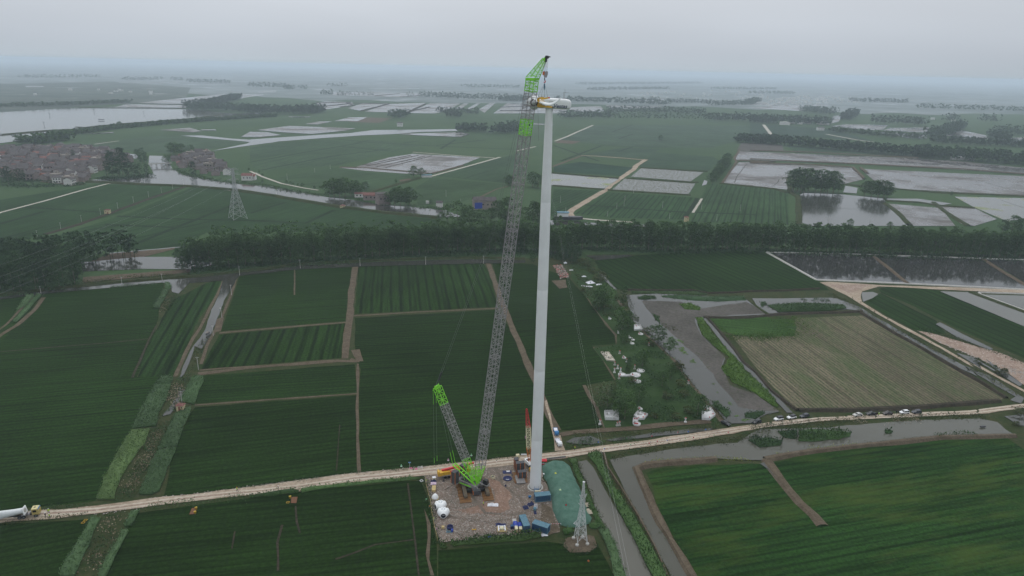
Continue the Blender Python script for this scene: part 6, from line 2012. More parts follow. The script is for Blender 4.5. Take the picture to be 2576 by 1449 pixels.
def cloth(name, label, c, sx, sy, h, mat, rz=0.0, seed=0, cat='tarpaulin', z=None, shape=1.0):
 """a crumpled sheet lying where it was dropped"""
 t = bpy.data.objects.new(name, None)
 b = MB()
 n = 14
 for i in range(n):
  for j in range(n):
   fx, fy = i / (n - 1) * 2 - 1, j / (n - 1) * 2 - 1
   k = 1.0 if shape == 1.0 else 1 - (1 - shape) * (abs(fx) * abs(fy))
   e = mnoise.noise(Vector((fx * 2.1 + seed, fy * 2.1, seed * 1.7)))
   e2 = mnoise.noise(Vector((fx * 5.1 + seed, fy * 5.1, seed * 2.7)))
   r = max(abs(fx), abs(fy))
   zz = h * (0.55 + 0.7 * e + 0.45 * e2) * (1 - r ** 3)
   wob = 1 + 0.2 * mnoise.noise(Vector((math.atan2(fy, fx) * 1.5, seed, 4)))
   b.v.append((fx * sx / 2 * wob * k, fy * sy / 2 * wob * k, max(0.03, zz)))
 b.f = [(i * n + j, (i + 1) * n + j, (i + 1) * n + j + 1, i * n + j + 1) for i in range(n - 1) for j in range(n - 1)]
 me = b.mesh(name, mat, True)
 o = obj(name, me, None, (c[0], c[1], ZP if z is None else z), rz)
 return tag(o, label, cat)
cloth('plastic_sheet', 'crumpled white plastic sheet lying in front of the crane mats', G('m', 978, 848), 3.4, 1.6, 0.7, M['sheet_white'], 0.0, 3, 'sheet')
cloth('tarpaulin', 'dark navy tarpaulin heap left of the white tank', G('m', 1325, 878), 1.7, 1.7, 0.9, M['tarp_navy'], 0.3, 5)
cloth('tarpaulin', 'larger navy tarpaulin heap behind the white tank', G('m', 1378, 842), 2.2, 1.6, 0.9, M['tarp_navy'], 0.6, 7)
cloth('tarpaulin', 'small navy rag below the grey blue drum', G('m', 1424, 932), 0.8, 1.5, 0.5, M['tarp_navy'], 0.1, 9)
cloth('tarpaulin', 'dark navy tarpaulin behind the white engine frame', G('w', 255, 560), 3.1, 1.3, 0.6, M['tarp_navy'], 0.0, 11)
cloth('tarpaulin', 'navy tarpaulin with a white sheet on it left of the spare counterweights', G('m', 1130, 502), 3.0, 1.9, 0.4, M['tarp_navy'], 0.1, 13)
cloth('tarpaulin', 'small grey rag pile between the navy tarpaulin and the spare counterweights', G('m', 1190, 530), 1.1, 1.3, 0.5, M['darkgrey'], 0.1, 15)
cloth('paper_sheet', 'white sheet lying on the navy tarpaulin', G('m', 1140, 502), 1.2, 0.8, 0.25, M['sheet_white'], 0.2, 17, 'sheet', ZP + 0.32)
cloth('tarpaulin', 'small navy bundle alone in the middle of the gravel', G('m', 1113, 648), 0.6, 0.6, 0.6, M['tarp_navy'], 0.1, 19)
cloth('tarpaulin', 'navy tarpaulin bundle below the cream cube at the left fence', G('x', 205, 300), 1.9, 1.3, 0.9, M['tarp_navy'], 0.1, 21)
cloth('plastic_sheet', 'pale pink sheeting over the plywood crate at the left fence', G('x', 205, 385), 1.8, 1.5, 0.5, M['pink'], 0.1, 23, 'sheet', ZP + 0.75)
cloth('plastic_sheet', 'blue rag at the lower edge of the hedge', G('m', 950, 1186), 1.3, 0.6, 0.3, M['tarp_blue'], 0.1, 25, 'sheet')
cloth('plastic_sheet', 'white sheet under the corner of the slanting container', G('w', 2120, 985), 1.9, 1.2, 0.2, M['sheet_white'], 0.2, 27, 'sheet')
cloth('sandbag_heap', 'pale heap of sacks behind the foreground pylon', G('u', 400, 560), 1.4, 2.0, 0.7, mat_plain('sacking', (0.42, 0.37, 0.29), 0.9, 0.1), 0.1, 29, 'heap')
cloth('sandbag_heap', 'larger pale heap of sacks behind the foreground pylon, nearest the mound', G('u', 430, 690), 2.0, 2.6, 0.9, bpy.data.materials['sacking'], 0.1, 31, 'heap')
cloth('plastic_sheet', 'pink rag beside the cream box at the turbine foot', G('m', 1495, 712), 1.0, 0.7, 0.3, M['pink'], 0.1, 33, 'sheet')
# round tower cover
t = thing('round_cover', G('m', 1133, 565, ZP).to_3d(), 'round navy ring cover with a white strip lying beside the spare counterweights', 'cover')
b = MB()
b.lathe([(1.5, 0.0), (1.45, 0.22), (1.1, 0.20), (1.05, 0.10), (0.1, 0.12)], 28)
b.build('ring', M['tarp_navy'], t, True)
b = MB()
for k in range(7):
 a0, a1 = R(235 + k * 10), R(245 + k * 10)
 b.bar((math.cos(a0) * 0.85, math.sin(a0) * 0.85, 0.2), (math.cos(a1) * 0.85, math.sin(a1) * 0.85, 0.2), 0.2)
b.build('strip', M['sheet_white'], t)
# pieces along the left fence
crate('wrapped_crate', 'cream cube at the left fence near the crane truck', 'crate', G('x', 220, 250), (1.1, 1.0, 1.0), M['cream'], 0.4, lid=M['sheet_white'])
crate('plywood_crate', 'tan plywood crate at the left fence under the pink sheeting', 'crate', G('x', 215, 490), (1.2, 2.6, 0.7), M['board'], 0.05, lid=M['board'])
crate('plywood_crate', 'small tan crate left of the blue ring frame', 'crate', G('x', 435, 1420), (0.8, 0.8, 0.6), M['board'], 0.1, lid=M['board'])
crate('equipment_box', 'cream box at the foot of the entry steps', 'box', G('m', 1450, 716), (1.8, 0.7, 0.6), M['cream'], 0.08, lid=M['cream'])
crate('equipment_box', 'white plastic tank in a cage beside the navy heaps', 'tank', G('m', 1430, 878), (1.0, 1.0, 1.1), M['sheet_white'], 0.1, lid=M['grey_steel'])
t = thing('oil_drum', (*G('m', 1420, 905).to_2d(), ZP), 'grey blue drum below the white tank', 'drum')
MB().lathe([(0.45, 0), (0.45, 0.32), (0.48, 0.34), (0.45, 0.36), (0.45, 0.66), (0.48, 0.68), (0.45, 0.7), (0.45, 1.0), (0.4, 1.0)], 18).build('barrel', M['cont_top'], t, True)
MB().lathe([(0.07, 1.0), (0.07, 1.05)], 8).build('cap', M['darkgrey'], t)
t = thing('oil_drum', (*G('m', 1366, 772).to_2d(), ZP), 'bright blue round tub left of the faded blue container', 'drum')
MB().lathe([(0.35, 0), (0.45, 0.55), (0.48, 0.6), (0.40, 0.6), (0.34, 0.2)], 18).build('tub', M['blue_paint'], t, True)
t = thing('wooden_block', (*G('m', 1240, 348).to_2d(), 0.3), 'big cream wrapped block on the far verge of the road', 'block')
MB().box((0, 0, 0.55), (1.25, 1.1, 1.1), rz=0.3, taper=0.9).build('bale', M['cream'], t)
b = MB()
for s in (-0.3, 0.3):
 b.box((s, 0, 0.56), (0.06, 1.14, 1.14), rz=0.3)
b.build('strap', M['board'], t)
t = thing('beam', (*G('m', 1303, 322).to_2d(), 0.3), 'white beam lying on the far verge beside the cream block', 'beam')
MB().box((0, 0, 0.15), (1.9, 0.3, 0.3), rz=0.05).build('girder', M['sheet_white'], t)
t = thing('barrel_crate', (*G('m', 978, 568).to_2d(), ZP), 'small open cream crate alone right of the crane cab', 'crate')
b = MB()
for s in (-1, 1):
 b.box((0.5 * s, 0, 0.45), (0.06, 1.05, 0.9), rz=0)
 b.box((0, 0.5 * s, 0.45), (0.95, 0.06, 0.9), rz=0)
b.build('side_panel', M['cream'], t)
MB().box((0, 0, 0.55), (0.94, 0.94, 0.1)).build('contents', M['darkgrey'], t)
t.rotation_euler.z = 0.7
# white engine frame on a pallet
pc = G('w', 290, 760)
t = thing('engine_frame', (pc.x, pc.y, ZP), 'white steel frame with a round cream casing on a timber pallet', 'machine part', None, 0.08)
b = MB()
for s in (-0.95, 0.95):
 b.box((s, 0, 0.5), (0.30, 2.4, 0.3))
b.box((0, -0.2, 0.45), (1.6, 0.3, 0.25))
b.box((0, 1.0, 0.45), (1.6, 0.25, 0.25))
b.build('side_beam', M['sheet_white'], t)
MB().lathe([(0.62, 0.3), (0.70, 0.5), (0.55, 0.85), (0.2, 0.9)], 20).build('casing', M['cream'], t, True)
b = MB()
for k in range(6):
 b.box((-1.15 + k * 0.46, 0, 0.24), (0.36, 2.6, 0.1))
for s in (-1, 0, 1):
 b.box((0, s * 1.1, 0.1), (2.7, 0.14, 0.18))
b.build('pallet', M['board'], t)
b = MB().bar((1.25, 1.0, 0.15), (1.9, -0.1, 0.15), 0.16)
pb_ = b.build('timber', M['board'], None, False, (pc.x, pc.y, ZP))
tag(pb_, 'short yellow timber lying beside the white engine frame', 'timber')
# blue ring frame
pc = G('m', 527, 1095)
t = thing('ring_frame', (pc.x, pc.y, ZP), 'dark blue ring on a blue steel frame near the left fence', 'machine part')
MB().lathe([(0.75, 0.15), (0.95, 0.15), (0.98, 0.45), (0.92, 0.8), (0.78, 0.8), (0.72, 0.45), (0.74, 0.2)], 24).build('ring', M['tarp_navy'], t, True)
b = MB()
for x in (-0.8, 0.7):
 b.box((x, -1.2, 0.12), (0.16, 1.9, 0.16))
for y in (-0.6, -1.5, -2.0):
 b.box((0, y, 0.16), (1.6, 0.14, 0.14))
b.build('frame', M['cont_top'], t)
MB().box((0.75, -1.4, 0.4), (0.6, 0.8, 0.6)).build('pump_box', M['tarp_blue'], t)
# yellow spool
pc = G('m', 780, 1115)
t = thing('cable_spool', (pc.x, pc.y, ZP), 'yellow spindle lying on the gravel', 'spool', None, 0.1)
b = MB()
Mx = Matrix.Rotation(R(90), 3, 'Y')
b.lathe([(0.13, -0.6), (0.13, 0.6)], 12, Mx, (0, 0, 0.25))
b.build('axle', M['yellow'], t)
for s in (-0.55, 0.55):
 MB().lathe([(0.28, -0.05), (0.28, 0.05)], 16, Mx, (s, 0, 0.27)).build('flange', M['yellow'], t)
# hub covers and nose cone
for k, (x, y, lb) in enumerate(((375, 945, 'white rotor hub casing with dark round openings, partly hidden by the nearer one'), (445, 1120, 'nearer white rotor hub casing with a small white print on its dark opening'))):
 pc = G('x', x, y)
 t = thing('hub_casing', (pc.x, pc.y, ZP), lb, 'hub casing', 'white hub casings at the left fence')
 b = MB()
 b.lathe([(0.9, 0.0), (1.35, 0.25), (1.66, 0.8), (1.72, 1.25), (1.6, 1.75), (1.25, 2.25), (0.86, 2.5), (0.80, 2.44)], 32)
 sh = b.build('shell', M['white_paint'], t, True)
 for az, r0 in (((-85 if k else -150), 0.78), (35, 0.78), (155, 0.78)):
  dv = Vector((math.cos(R(az)), math.sin(R(az)), 0.05)).normalized()
  qm = dv.to_track_quat('Z', 'Y').to_matrix()
  MB().lathe([(r0 + 0.12, 1.2), (r0 + 0.12, 1.70), (r0, 1.76), (r0 - 0.04, 1.70)], 28, qm, (0, 0, 1.15)).build('socket_rim', M['white_paint'], t, True)
  MB().lathe([(r0 - 0.05, 1.5), (r0 - 0.05, 1.73)], 24, qm, (0, 0, 1.15)).build('socket_cover', M['dark_void'], t)
  if k and az == -85:
   me_ = text_mesh('Vestas', 0.3, M['sheet_white'], 0.75, 0.25, 0.012)
   o = obj('lettering', me_, t)
   R3 = Matrix((Vector((-dv.y, dv.x, 0)), -dv, Vector((0, 0, 1)))).transposed()
   o.matrix_local = Matrix.Translation(dv * 1.745 + Vector((0, 0, 1.35)) - Vector((-dv.y, dv.x, 0)) * 0.38) @ R3.to_4x4()
 MB().lathe([(0.78, 2.30), (0.78, 2.40)], 28).build('top_opening', M['dark_void'], t)
 b = MB()
 for j in range(8):
  a0 = j * math.pi / 4
  b.box((math.cos(a0) * 0.5, math.sin(a0) * 0.5, 2.44), (0.2, 0.16, 0.1), rz=a0)
 b.build('bolt_ring', M['cont_top'], t)
pc = G('x', 245, 695)
t = thing('nose_cone', (pc.x, pc.y, ZP), 'white pointed nose cone standing on a pallet at the left fence', 'nose cone')
MB().lathe([(1.05, 0.15), (1.08, 0.3), (0.98, 0.65), (0.72, 1.15), (0.4, 1.5), (0.1, 1.65)], 28).build('shell', M['white_paint'], t, True)
MB().box((0, 0, 0.07), (2.2, 1.9, 0.14)).build('pallet', M['board'], t)
# spare counterweights on a plate
pc = G('m', 1270, 590)
pa, rz, wdt = edge('m', 1245, 578, 1330, 572)
t = thing('counterweight_tray', (pc.x, pc.y, ZP), 'steel tray under the spare black and orange counterweight stacks', 'tray', None, rz)
MB().box((0, 1.6, 0.1), (4.4, 6.2, 0.2)).build('plate', M['steel_mat'], t)
MB().box((-0.1, 0.2, 0.32), (2.9, 4.6, 0.24)).build('tray_beam', M['deck_grey'], t)
for k, (fr, x, y, n, lb) in enumerate((('m', 1262, 578, 5, 'low stack of spare counterweights, front left'), ('m', 1306, 574, 5, 'low stack of spare counterweights, front right nearest the tower'),
                                       ('m', 1240, 520, 8, 'tall stack of spare counterweights, middle left'), ('m', 1284, 514, 8, 'tall stack of spare counterweights, middle right'), ('m', 1222, 478, 8, 'tall stack of spare counterweights at the back'))):
 p = G(fr, x, y)
 st = thing('counterweight_stack', (p.x, p.y + 0.7, ZP + 0.45), lb + ', black with orange lugs', 'counterweight', 'spare counterweight stacks', rz)
 for j in range(n):
  o = obj('counterweight_slab', sl, st, (0, 0, j * 0.44))
  o.scale = (0.86, 0.9, 0.93)
  obj('lifting_lug', lug, o)
# earth mound under green net
def mound(name, s, h, mat, rings=((0, 0), (0.10, 0.30), (0.25, 0.55), (0.45, 0.80), (0.70, 0.97), (0.9, 1.04)), axis=None, amp=0.30):
 ps = ragged(pts(s), 1.5, 0.3, 3)
 a0, a1 = pts(axis)
 vs, fs = [], []
 n = len(ps)
 for f, k in rings:
  for p in ps:
   d = a1 - a0
   tt = max(0.0, min(1.0, (p - a0).dot(d) / d.length_squared))
   q = p.lerp(a0 + d * tt, f)
   vs.append((q.x, q.y, ZP + h * k + amp * k * mnoise.noise(Vector((q.x * 0.5, q.y * 0.5, 0)))))
 for j in range(len(rings) - 1):
  for k in range(n):
   fs.append((j * n + k, j * n + (k + 1) % n, (j + 1) * n + (k + 1) % n, (j + 1) * n + k))
 fs.append(tuple((len(rings) - 1) * n + k for k in range(n)))
 me = bpy.data.meshes.new(name)
 me.from_pydata(vs, [], fs)
 me.materials.append(mat)
 me.polygons.foreach_set('use_smooth', [True] * len(me.polygons))
 return obj(name, me)
mo = mound('earth_mound', 'm 1490,450 1520,432 1600,402 1740,405 1790,440 1830,540 1900,680 1925,760 1980,930 2022,985 2000,1040 1880,1082 1780,1090 1690,1060 1640,980 1602,880 1592,760 1560,640 1510,540', 2.2, M['net'], axis='m 1615,460 1740,960')
tag(mo, kind='structure')
b = MB()
pf = G('m', 1745, 922)
t = thing('warning_flag', (pf.x, pf.y, ZP + 2.0), 'small red board standing on the netted mound', 'sign')
MB().bar((0, 0, -0.4), (0, 0, 0.7), 0.06).build('post', M['sheet_white'], t)
MB().box((0, -0.02, 0.55), (0.45, 0.04, 0.5)).build('board', M['red'], t)
crs = []
for x, y, lb, mt in ((1637, 522, 'yellow', 'yellow'), (1686, 698, 'pale green', 'sheet_white')):
 p = G('m', x, y, 2.0)
 cloth('litter_sheet', 'small %s scrap lying on the netted mound' % lb, (p.x, p.y), 0.6, 0.8, 0.2, mat_plain(lb.replace(' ', '_') + '_scrap', (0.5, 0.52, 0.06) if lb == 'yellow' else (0.42, 0.55, 0.33), 0.8), 0.3, x, 'scrap', p.z + 0.55)
p = G('m', 1520, 533)
cloth('litter_sheet', 'white square board lying at the edge of the netted mound', (p.x, p.y), 0.8, 0.8, 0.1, M['sheet_white'], 0.4, 2, 'board', ZP + 0.5)
# brown hose
b = MB()
hp = [G('m', x, y, ZP + 0.12) for x, y in ((1485, 578), (1505, 590), (1530, 598), (1548, 597))]
b.path(hp, 0.25, 6)
tag(b.build('hose', M['dirt']), 'thick brown hose curving out from behind the turbine foot', 'hose')
b = MB()
b.path([G('p', x, y, ZP + 0.08) for x, y in ((180, 1035), (250, 985), (330, 940), (420, 895), (520, 850))], 0.12, 5)
tag(b.build('cable', M['darkdirt']), 'dark cable on the gravel running to the crane counterweights', 'cable')
# canopy and railing by the road
pc = G('z', 1010, 640)
t = thing('canopy', (pc.x, pc.y, ZP), 'red canopy on posts by the road, just right of the turbine tower', 'canopy')
b = MB()
b.add([(-0.95, -0.8, 1.75), (0.95, -0.8, 1.75), (0.95, 0.8, 1.75), (-0.95, 0.8, 1.75), (0, 0, 2.25)], [(0, 1, 4), (1, 2, 4), (2, 3, 4), (3, 0, 4), (3, 2, 1, 0)])
b.add([(-0.95, -0.8, 1.55), (0.95, -0.8, 1.55), (0.95, -0.8, 1.75), (-0.95, -0.8, 1.75)], [(0, 1, 2, 3)])
b.build('roof', M['red'], t)
for sx in (-0.85, 0.85):
 for sy in (-0.7, 0.7):
  MB().bar((sx, sy, 0), (sx, sy, 1.75), 0.08).build('post', M['grey_steel'], t)
tb_ = thing('water_barrier', (*G('z', 985, 660).to_2d(), ZP), 'red and white board barrier below the red canopy', 'barrier')
MB().box((0, 0, 0.35), (1.9, 0.1, 0.5)).build('board', M['red'], tb_)
MB().box((0, 0, 0.68), (1.9, 0.12, 0.1)).build('rail', M['sheet_white'], tb_)
a, rz, L0 = edge('z', 1090, 520, 1715, 445)
nP = 9
for k in range(nP):
 c = a + Vector((math.cos(rz), math.sin(rz), 0)) * L0 * (k + 0.5) / nP
 t = thing('barrier_panel', (c.x, c.y, ZP), 'grey mesh fence panel in the row along the road, right of the red canopy', 'fence panel', 'mesh fence panels along the road', rz)
 b = MB()
 w = L0 / nP * 0.92
 for z in (0.35, 1.0):
  b.bar((-w / 2, 0, z), (w / 2, 0, z), 0.06)
 for s in (-1, 1):
  b.bar((s * w / 2, 0, 0), (s * w / 2, 0, 1.05), 0.07)
 b.build('frame', M['grey_steel'], t)
 MB().box((0, 0, 0.68), (w - 0.1, 0.02, 0.6)).build('mesh_sheet', M['deck_grey'], t)
# red and white tape by the slanting container
a, rz, L0 = edge('m', 1590, 1070, 1695, 1066)
t = thing('safety_barrier', (a.x, a.y, ZP), 'red and white striped tape fence right of the slanting container', 'barrier', None, rz)
for k in range(9):
 MB().box((L0 * (k + 0.5) / 9, 0, 0.75), (L0 / 9, 0.04, 0.12)).build('stripe', M['red'] if k % 2 else M['sheet_white'], t)
for k in range(3):
 MB().bar((L0 * k / 2, 0, 0), (L0 * k / 2, 0, 0.9), 0.06).build('post', M['sheet_white'], t)
# rope fence on the left with flags
fp = pts('m 268,560 275,640 300,740 318,800 335,930 350,1000 362,1080 380,1150 395,1220', ZP)
t = thing('rope_fence', fp[0], 'bamboo and rope fence with little flags along the left edge of the site', 'fence')
o0 = fp[0]
for i, p in enumerate(fp):
 MB().bar(p - o0, p - o0 + Vector((0, 0, 0.9)), 0.09).build('post', M['board'], t)
for a_, b_ in zip(fp[:-1], fp[1:]):
 MB().bar(a_ - o0 + Vector((0, 0, 0.75)), b_ - o0 + Vector((0, 0, 0.7)), 0.09).build('rail', M['board'], t)
FL = {'pink': (0.5, 0.28, 0.40), 'lime': (0.35, 0.55, 0.08), 'orange_cloth': (0.55, 0.25, 0.08), 'mint': (0.25, 0.55, 0.32), 'red_cloth': (0.55, 0.04, 0.06), 'blue_cloth': (0.05, 0.16, 0.5), 'green_cloth': (0.05, 0.30, 0.10)}
for k, c in FL.items():
 M[k] = mat_plain(k, c, 0.8, 0.1)
def flag(fr, x, y, col, label, group=None, h=0.9, z=0.2):
 p = G(fr, x, y)
 t = thing('pennant', (p.x, p.y, z), label, 'flag', group, TR.uniform(-0.5, 0.5))
 MB().bar((0, 0, 0), (0, 0, h), 0.05).build('stick', M['sheet_white'], t)
 MB().add([(0.0, -0.02, h), (0.0, -0.02, h - 0.5), (0.42, 0.05, h - 0.35), (0.40, 0.05, h - 0.02)], [(0, 1, 2, 3), (3, 2, 1, 0)]).build('cloth', M[col], t)
for x, y, c, lb in ((272, 605, 'lime', 'lime flag at the top of the rope fence'), (305, 880, 'orange_cloth', 'orange flag on the rope fence beside the hub casings'), (348, 1005, 'lime', 'lime flag on the rope fence below the hub casings'), (378, 1120, 'pink', 'pink flag low on the rope fence'), (272, 805, 'mint', 'mint green cloth in the field left of the nose cone'), (1485, 1165, 'pink', 'pink flag at the right end of the hedge')):
 flag('m', x, y, c, lb)
for k, (x, y, c) in enumerate(((547, 418, 'blue_cloth'), (762, 385, 'green_cloth'), (913, 370, 'red_cloth'), (980, 355, 'red_cloth'), (1063, 348, 'blue_cloth'), (1213, 332, 'green_cloth'), (1278, 325, 'red_cloth'), (1447, 305, 'green_cloth'), (1563, 280, 'red_cloth'), (495, 362, 'blue_cloth'), (730, 332, 'green_cloth'), (936, 313, 'red_cloth'), (1150, 282, 'red_cloth'), (1235, 275, 'blue_cloth'), (1378, 257, 'blue_cloth'))):
 nm = c.split('_')[0]
 flag('k', x, y, c, '%s pennant along the pale road right of the tower' % nm, 'pennants along the road', 0.85)
# signs and bits beside the road left of the crane
p = G('m', 103, 458)
t = thing('road_sign', (p.x, p.y, 0.2), 'small blue board on a white post beside the road, left of the crane', 'sign')
MB().bar((0, 0, 0), (0, 0, 2.3), 0.08).build('post', M['sheet_white'], t)
MB().box((0, -0.04, 2.15), (0.85, 0.06, 0.32)).build('board', mat_plain('pale_blue_board', (0.16, 0.30, 0.60), 0.5), t)
cloth('cloth_scrap', 'pink cloth lying on the verge below the blue board', G('m', 118, 460), 1.2, 0.6, 0.3, mat_plain('bright_pink_cloth', (0.55, 0.12, 0.26), 0.8), 0, 41, 'cloth', 0.2)
cloth('cloth_scrap', 'second pink bundle on the verge beside the white table', G('m', 172, 470), 0.8, 0.7, 0.5, bpy.data.materials['bright_pink_cloth'], 0, 43, 'cloth', 0.2)
p = G('m', 212, 468)
t = thing('folding_table', (p.x, p.y, 0.2), 'white frame table on the verge beside the pink cloths', 'table', None, 0.15)
b = MB()
for q0, q1 in (((-0.75, -0.4), (0.75, -0.4)), ((0.75, -0.4), (0.75, 0.4)), ((0.75, 0.4), (-0.75, 0.4)), ((-0.75, 0.4), (-0.75, -0.4))):
 b.bar((*q0, 0.6), (*q1, 0.6), 0.12)
b.build('top_frame', M['sheet_white'], t)
for sx in (-0.75, 0.75):
 for sy in (-0.4, 0.4):
  MB().bar((sx, sy, 0), (sx, sy, 0.6), 0.08).build('leg', M['sheet_white'], t)
for fr, x, y, lb, mt in (('m', 508, 378, 'small pink cone shaped bag standing in the crop above the yellow truck crane', 'pink'), ('m', 14, 440, 'pale green bag on the crop edge left of the blue board', 'mint'), ('m', 752, 328, 'pale green bag on the crop edge between the two lattice booms', 'mint')):
 p = G(fr, x, y)
 t = thing('marker_cone', (p.x, p.y, 0.2), lb, 'marker')
 MB().lathe([(0.28, 0), (0.22, 0.15), (0.06, 0.8)], 10).build('cone', M[mt], t)
 MB().box((0, 0, 0.02), (0.6, 0.6, 0.05)).build('base', M['sheet_white'], t)
p = G('m', 227, 603)
t = thing('window_frame', (p.x, p.y, 0.2), 'small white frame lying in the crop left of the rope fence', 'frame', None, 0.6)
b = MB()
for q0, q1 in (((-0.4, -0.45), (0.4, -0.45)), ((0.4, -0.45), (0.4, 0.45)), ((0.4, 0.45), (-0.4, 0.45)), ((-0.4, 0.45), (-0.4, -0.45))):
 b.bar((*q0, 0.4), (*q1, 0.4), 0.16)
b.build('bar', M['sheet_white'], t)
# earth patches with yellow bins in the left fields
for fr, s, lb in (('n', '1955,672 1975,610 2035,600 2010,668', ''), ('n', '945,752 985,700 1045,700 1000,752', ''), ('o', '390,755 400,700 458,698 445,758', '')):
 sheet('bare_earth', fr + ' ' + s, mat_soil('red_earth_' + fr + s[:3], (0.13, 0.068, 0.042), (0.17, 0.09, 0.055), 0.5, 2), None, None, 0.2, 2)
for fr, x, y, lb in (('n', 2023, 618, 'upper yellow bin on the earth patch below the road'), ('n', 2012, 660, 'lower yellow bin on the earth patch below the road'), ('o', 386, 708, 'yellow bin by the earth patch nearest the site')):
 p = G(fr, x, y)
 t = thing('yellow_bin', (p.x, p.y, 0.2), lb, 'bin')
 MB().lathe([(0.28, 0), (0.34, 0.75), (0.38, 0.8), (0.30, 0.82)], 14).build('barrel', mat_plain('bin_yellow_%d' % x, (0.62, 0.40, 0.03), 0.5), t, True)
 MB().box((0, 0, 0.85), (0.5, 0.12, 0.06)).build('handle', M['darkgrey'], t)
for fr, x, y, lb in (('n', 885, 738, 'yellow square frame lying in the crop near the earth patch'), ('n', 860, 764, 'second yellow square frame lying in the crop'), ('o', 365, 756, 'yellow bar lying in the crop beside the earth patch')):
 p = G(fr, x, y)
 b = MB()
 for q0, q1 in (((-0.4, -0.35), (0.4, -0.35)), ((0.4, -0.35), (0.4, 0.35)), ((0.4, 0.35), (-0.4, 0.35)), ((-0.4, 0.35), (-0.4, -0.35))):
  b.bar((*q0, 0.3), (*q1, 0.3), 0.10)
 o = b.build('survey_frame', M['yellow'], None, False, (p.x, p.y, 0.25))
 tag(o, lb, 'frame')
# loose rubble: stones along road edges and on the hardstand, past counting
def stones(name, s, dens, r0, r1, mat, z=None):
 ps = pts(s)
 P = scatter(ps, dens)
 b = MB()
 rng = random.Random(3)
 for x, y in P:
  r = rng.uniform(r0, r1)
  zz = (ZP if z is None else z) + r * 0.2
  a = rng.random() * 6
  vs = [(x + math.cos(a + k * 1.571) * r * rng.uniform(.6, 1.2), y + math.sin(a + k * 1.571) * r * rng.uniform(.6, 1.2), zz - r * 0.3) for k in range(4)]
  vs.append((x + rng.uniform(-.2, .2) * r, y + rng.uniform(-.2, .2) * r, zz + r * rng.uniform(0.4, 0.8)))
  b.add(vs, [(0, 1, 4), (1, 2, 4), (2, 3, 4), (3, 0, 4)])
 o = b.build(name, mat)
 return tag(o, kind='stuff')
M['stone_pale'] = mat_soil('pale_brick_lumps', (0.26, 0.22, 0.19), (0.46, 0.43, 0.40), 0.8, 2.5)
M['stone_red'] = mat_soil('red_brick_lumps', (0.20, 0.11, 0.085), (0.30, 0.19, 0.15), 0.8, 2.5)
stones('gravel', 'm 280,600 600,640 700,900 1100,930 1200,700 1350,700 1480,830 1600,1050 1500,1150 420,1235 340,830', 2.4, 0.06, 0.20, M['stone_pale'])
stones('gravel', 'm 280,600 1000,560 1200,700 1350,700 1480,1000 1500,1150 420,1235 340,830', 1.0, 0.06, 0.22, M['stone_red'])
stones('gravel', 'm 380,900 1500,1000 1500,1160 420,1240', 2.2, 0.08, 0.24, M['stone_pale'])
stones('gravel', 'm 280,560 360,600 400,900 520,1010 420,1230 330,900', 3.0, 0.08, 0.24, M['stone_pale'])
stones('roadside_rubble', 'v 366,1255 488,1241 629,1223 734,1209 891,1189 1048,1175 1153,1163 1258,1151 1258,1156 1153,1168 1048,1180 891,1194 734,1214 629,1228 488,1246 366,1261', 2.5, 0.08, 0.30, M['stone_pale'])
stones('roadside_rubble', 'k 560,405 900,350 1300,290 1500,262 1620,262 1500,280 1200,322 900,365 600,415', 2.5, 0.08, 0.3, M['stone_pale'])
stones('roadside_rubble', 'n 900,660 1300,610 1500,590 1480,612 1250,650 1000,668', 2.0, 0.08, 0.3, M['stone_pale'])
stones('rubble_lumps', 'h 1640,1130 1900,1240 2150,1330 2443,1430 2300,1440 2060,1320 1800,1220', 1.2, 0.15, 0.5, M['stone_pale'])
stones('rubble_lumps', 'l 1740,20 1860,60 1860,130 1760,60', 1.5, 0.15, 0.5, M['stone_pale'])
# ---------------------------------------------------------------- vehicles
M['tyre'] = mat_plain('tyre_rubber', (0.020, 0.020, 0.021), 0.9, 0.1)
M['rim'] = mat_plain('wheel_rim', (0.32, 0.32, 0.33), 0.4, 0.4)
M['lamp'] = mat_plain('lamp_glass', (0.60, 0.62, 0.62), 0.15, 0.5)
M['tail'] = mat_plain('tail_lamp', (0.35, 0.015, 0.015), 0.2, 0.5)
WY = Matrix.Rotation(R(90), 3, 'X')
_tyre = MB().lathe([(0.22, -0.11), (0.33, -0.12), (0.36, -0.08), (0.36, 0.08), (0.33, 0.12), (0.22, 0.11)], 18, WY).mesh('tyre', M['tyre'])
_rim = MB().lathe([(0.235, -0.08), (0.235, 0.115), (0.12, 0.09), (0.05, 0.12)], 12, WY).mesh('rim', M['rim'])
def wheel(t, x, y, r=0.36, w=1.0, name='wheel'):
 o = bpy.data.objects.new(name, None)
 link(o, t)
 o.location = (x, y, r)
 s = r / 0.36
 o.scale = (s, s * w * (1 if y > 0 else 1), s)
 obj('tyre', _tyre, o)
 k = obj('rim', _rim, o)
 if y < 0:
  k.rotation_euler = (0, 0, math.pi)
 return o
CARM = {}
def carmat(c):
 if c not in CARM:
  col = {'white': (0.72, 0.73, 0.73), 'black': (0.014, 0.015, 0.018), 'slate': (0.032, 0.036, 0.048), 'brown': (0.040, 0.030, 0.028), 'silver': (0.46, 0.45, 0.42)}[c]
  CARM[c] = mat_plain(c + '_car_paint', col, 0.25, 0.5, var=0.05)
 return CARM[c]
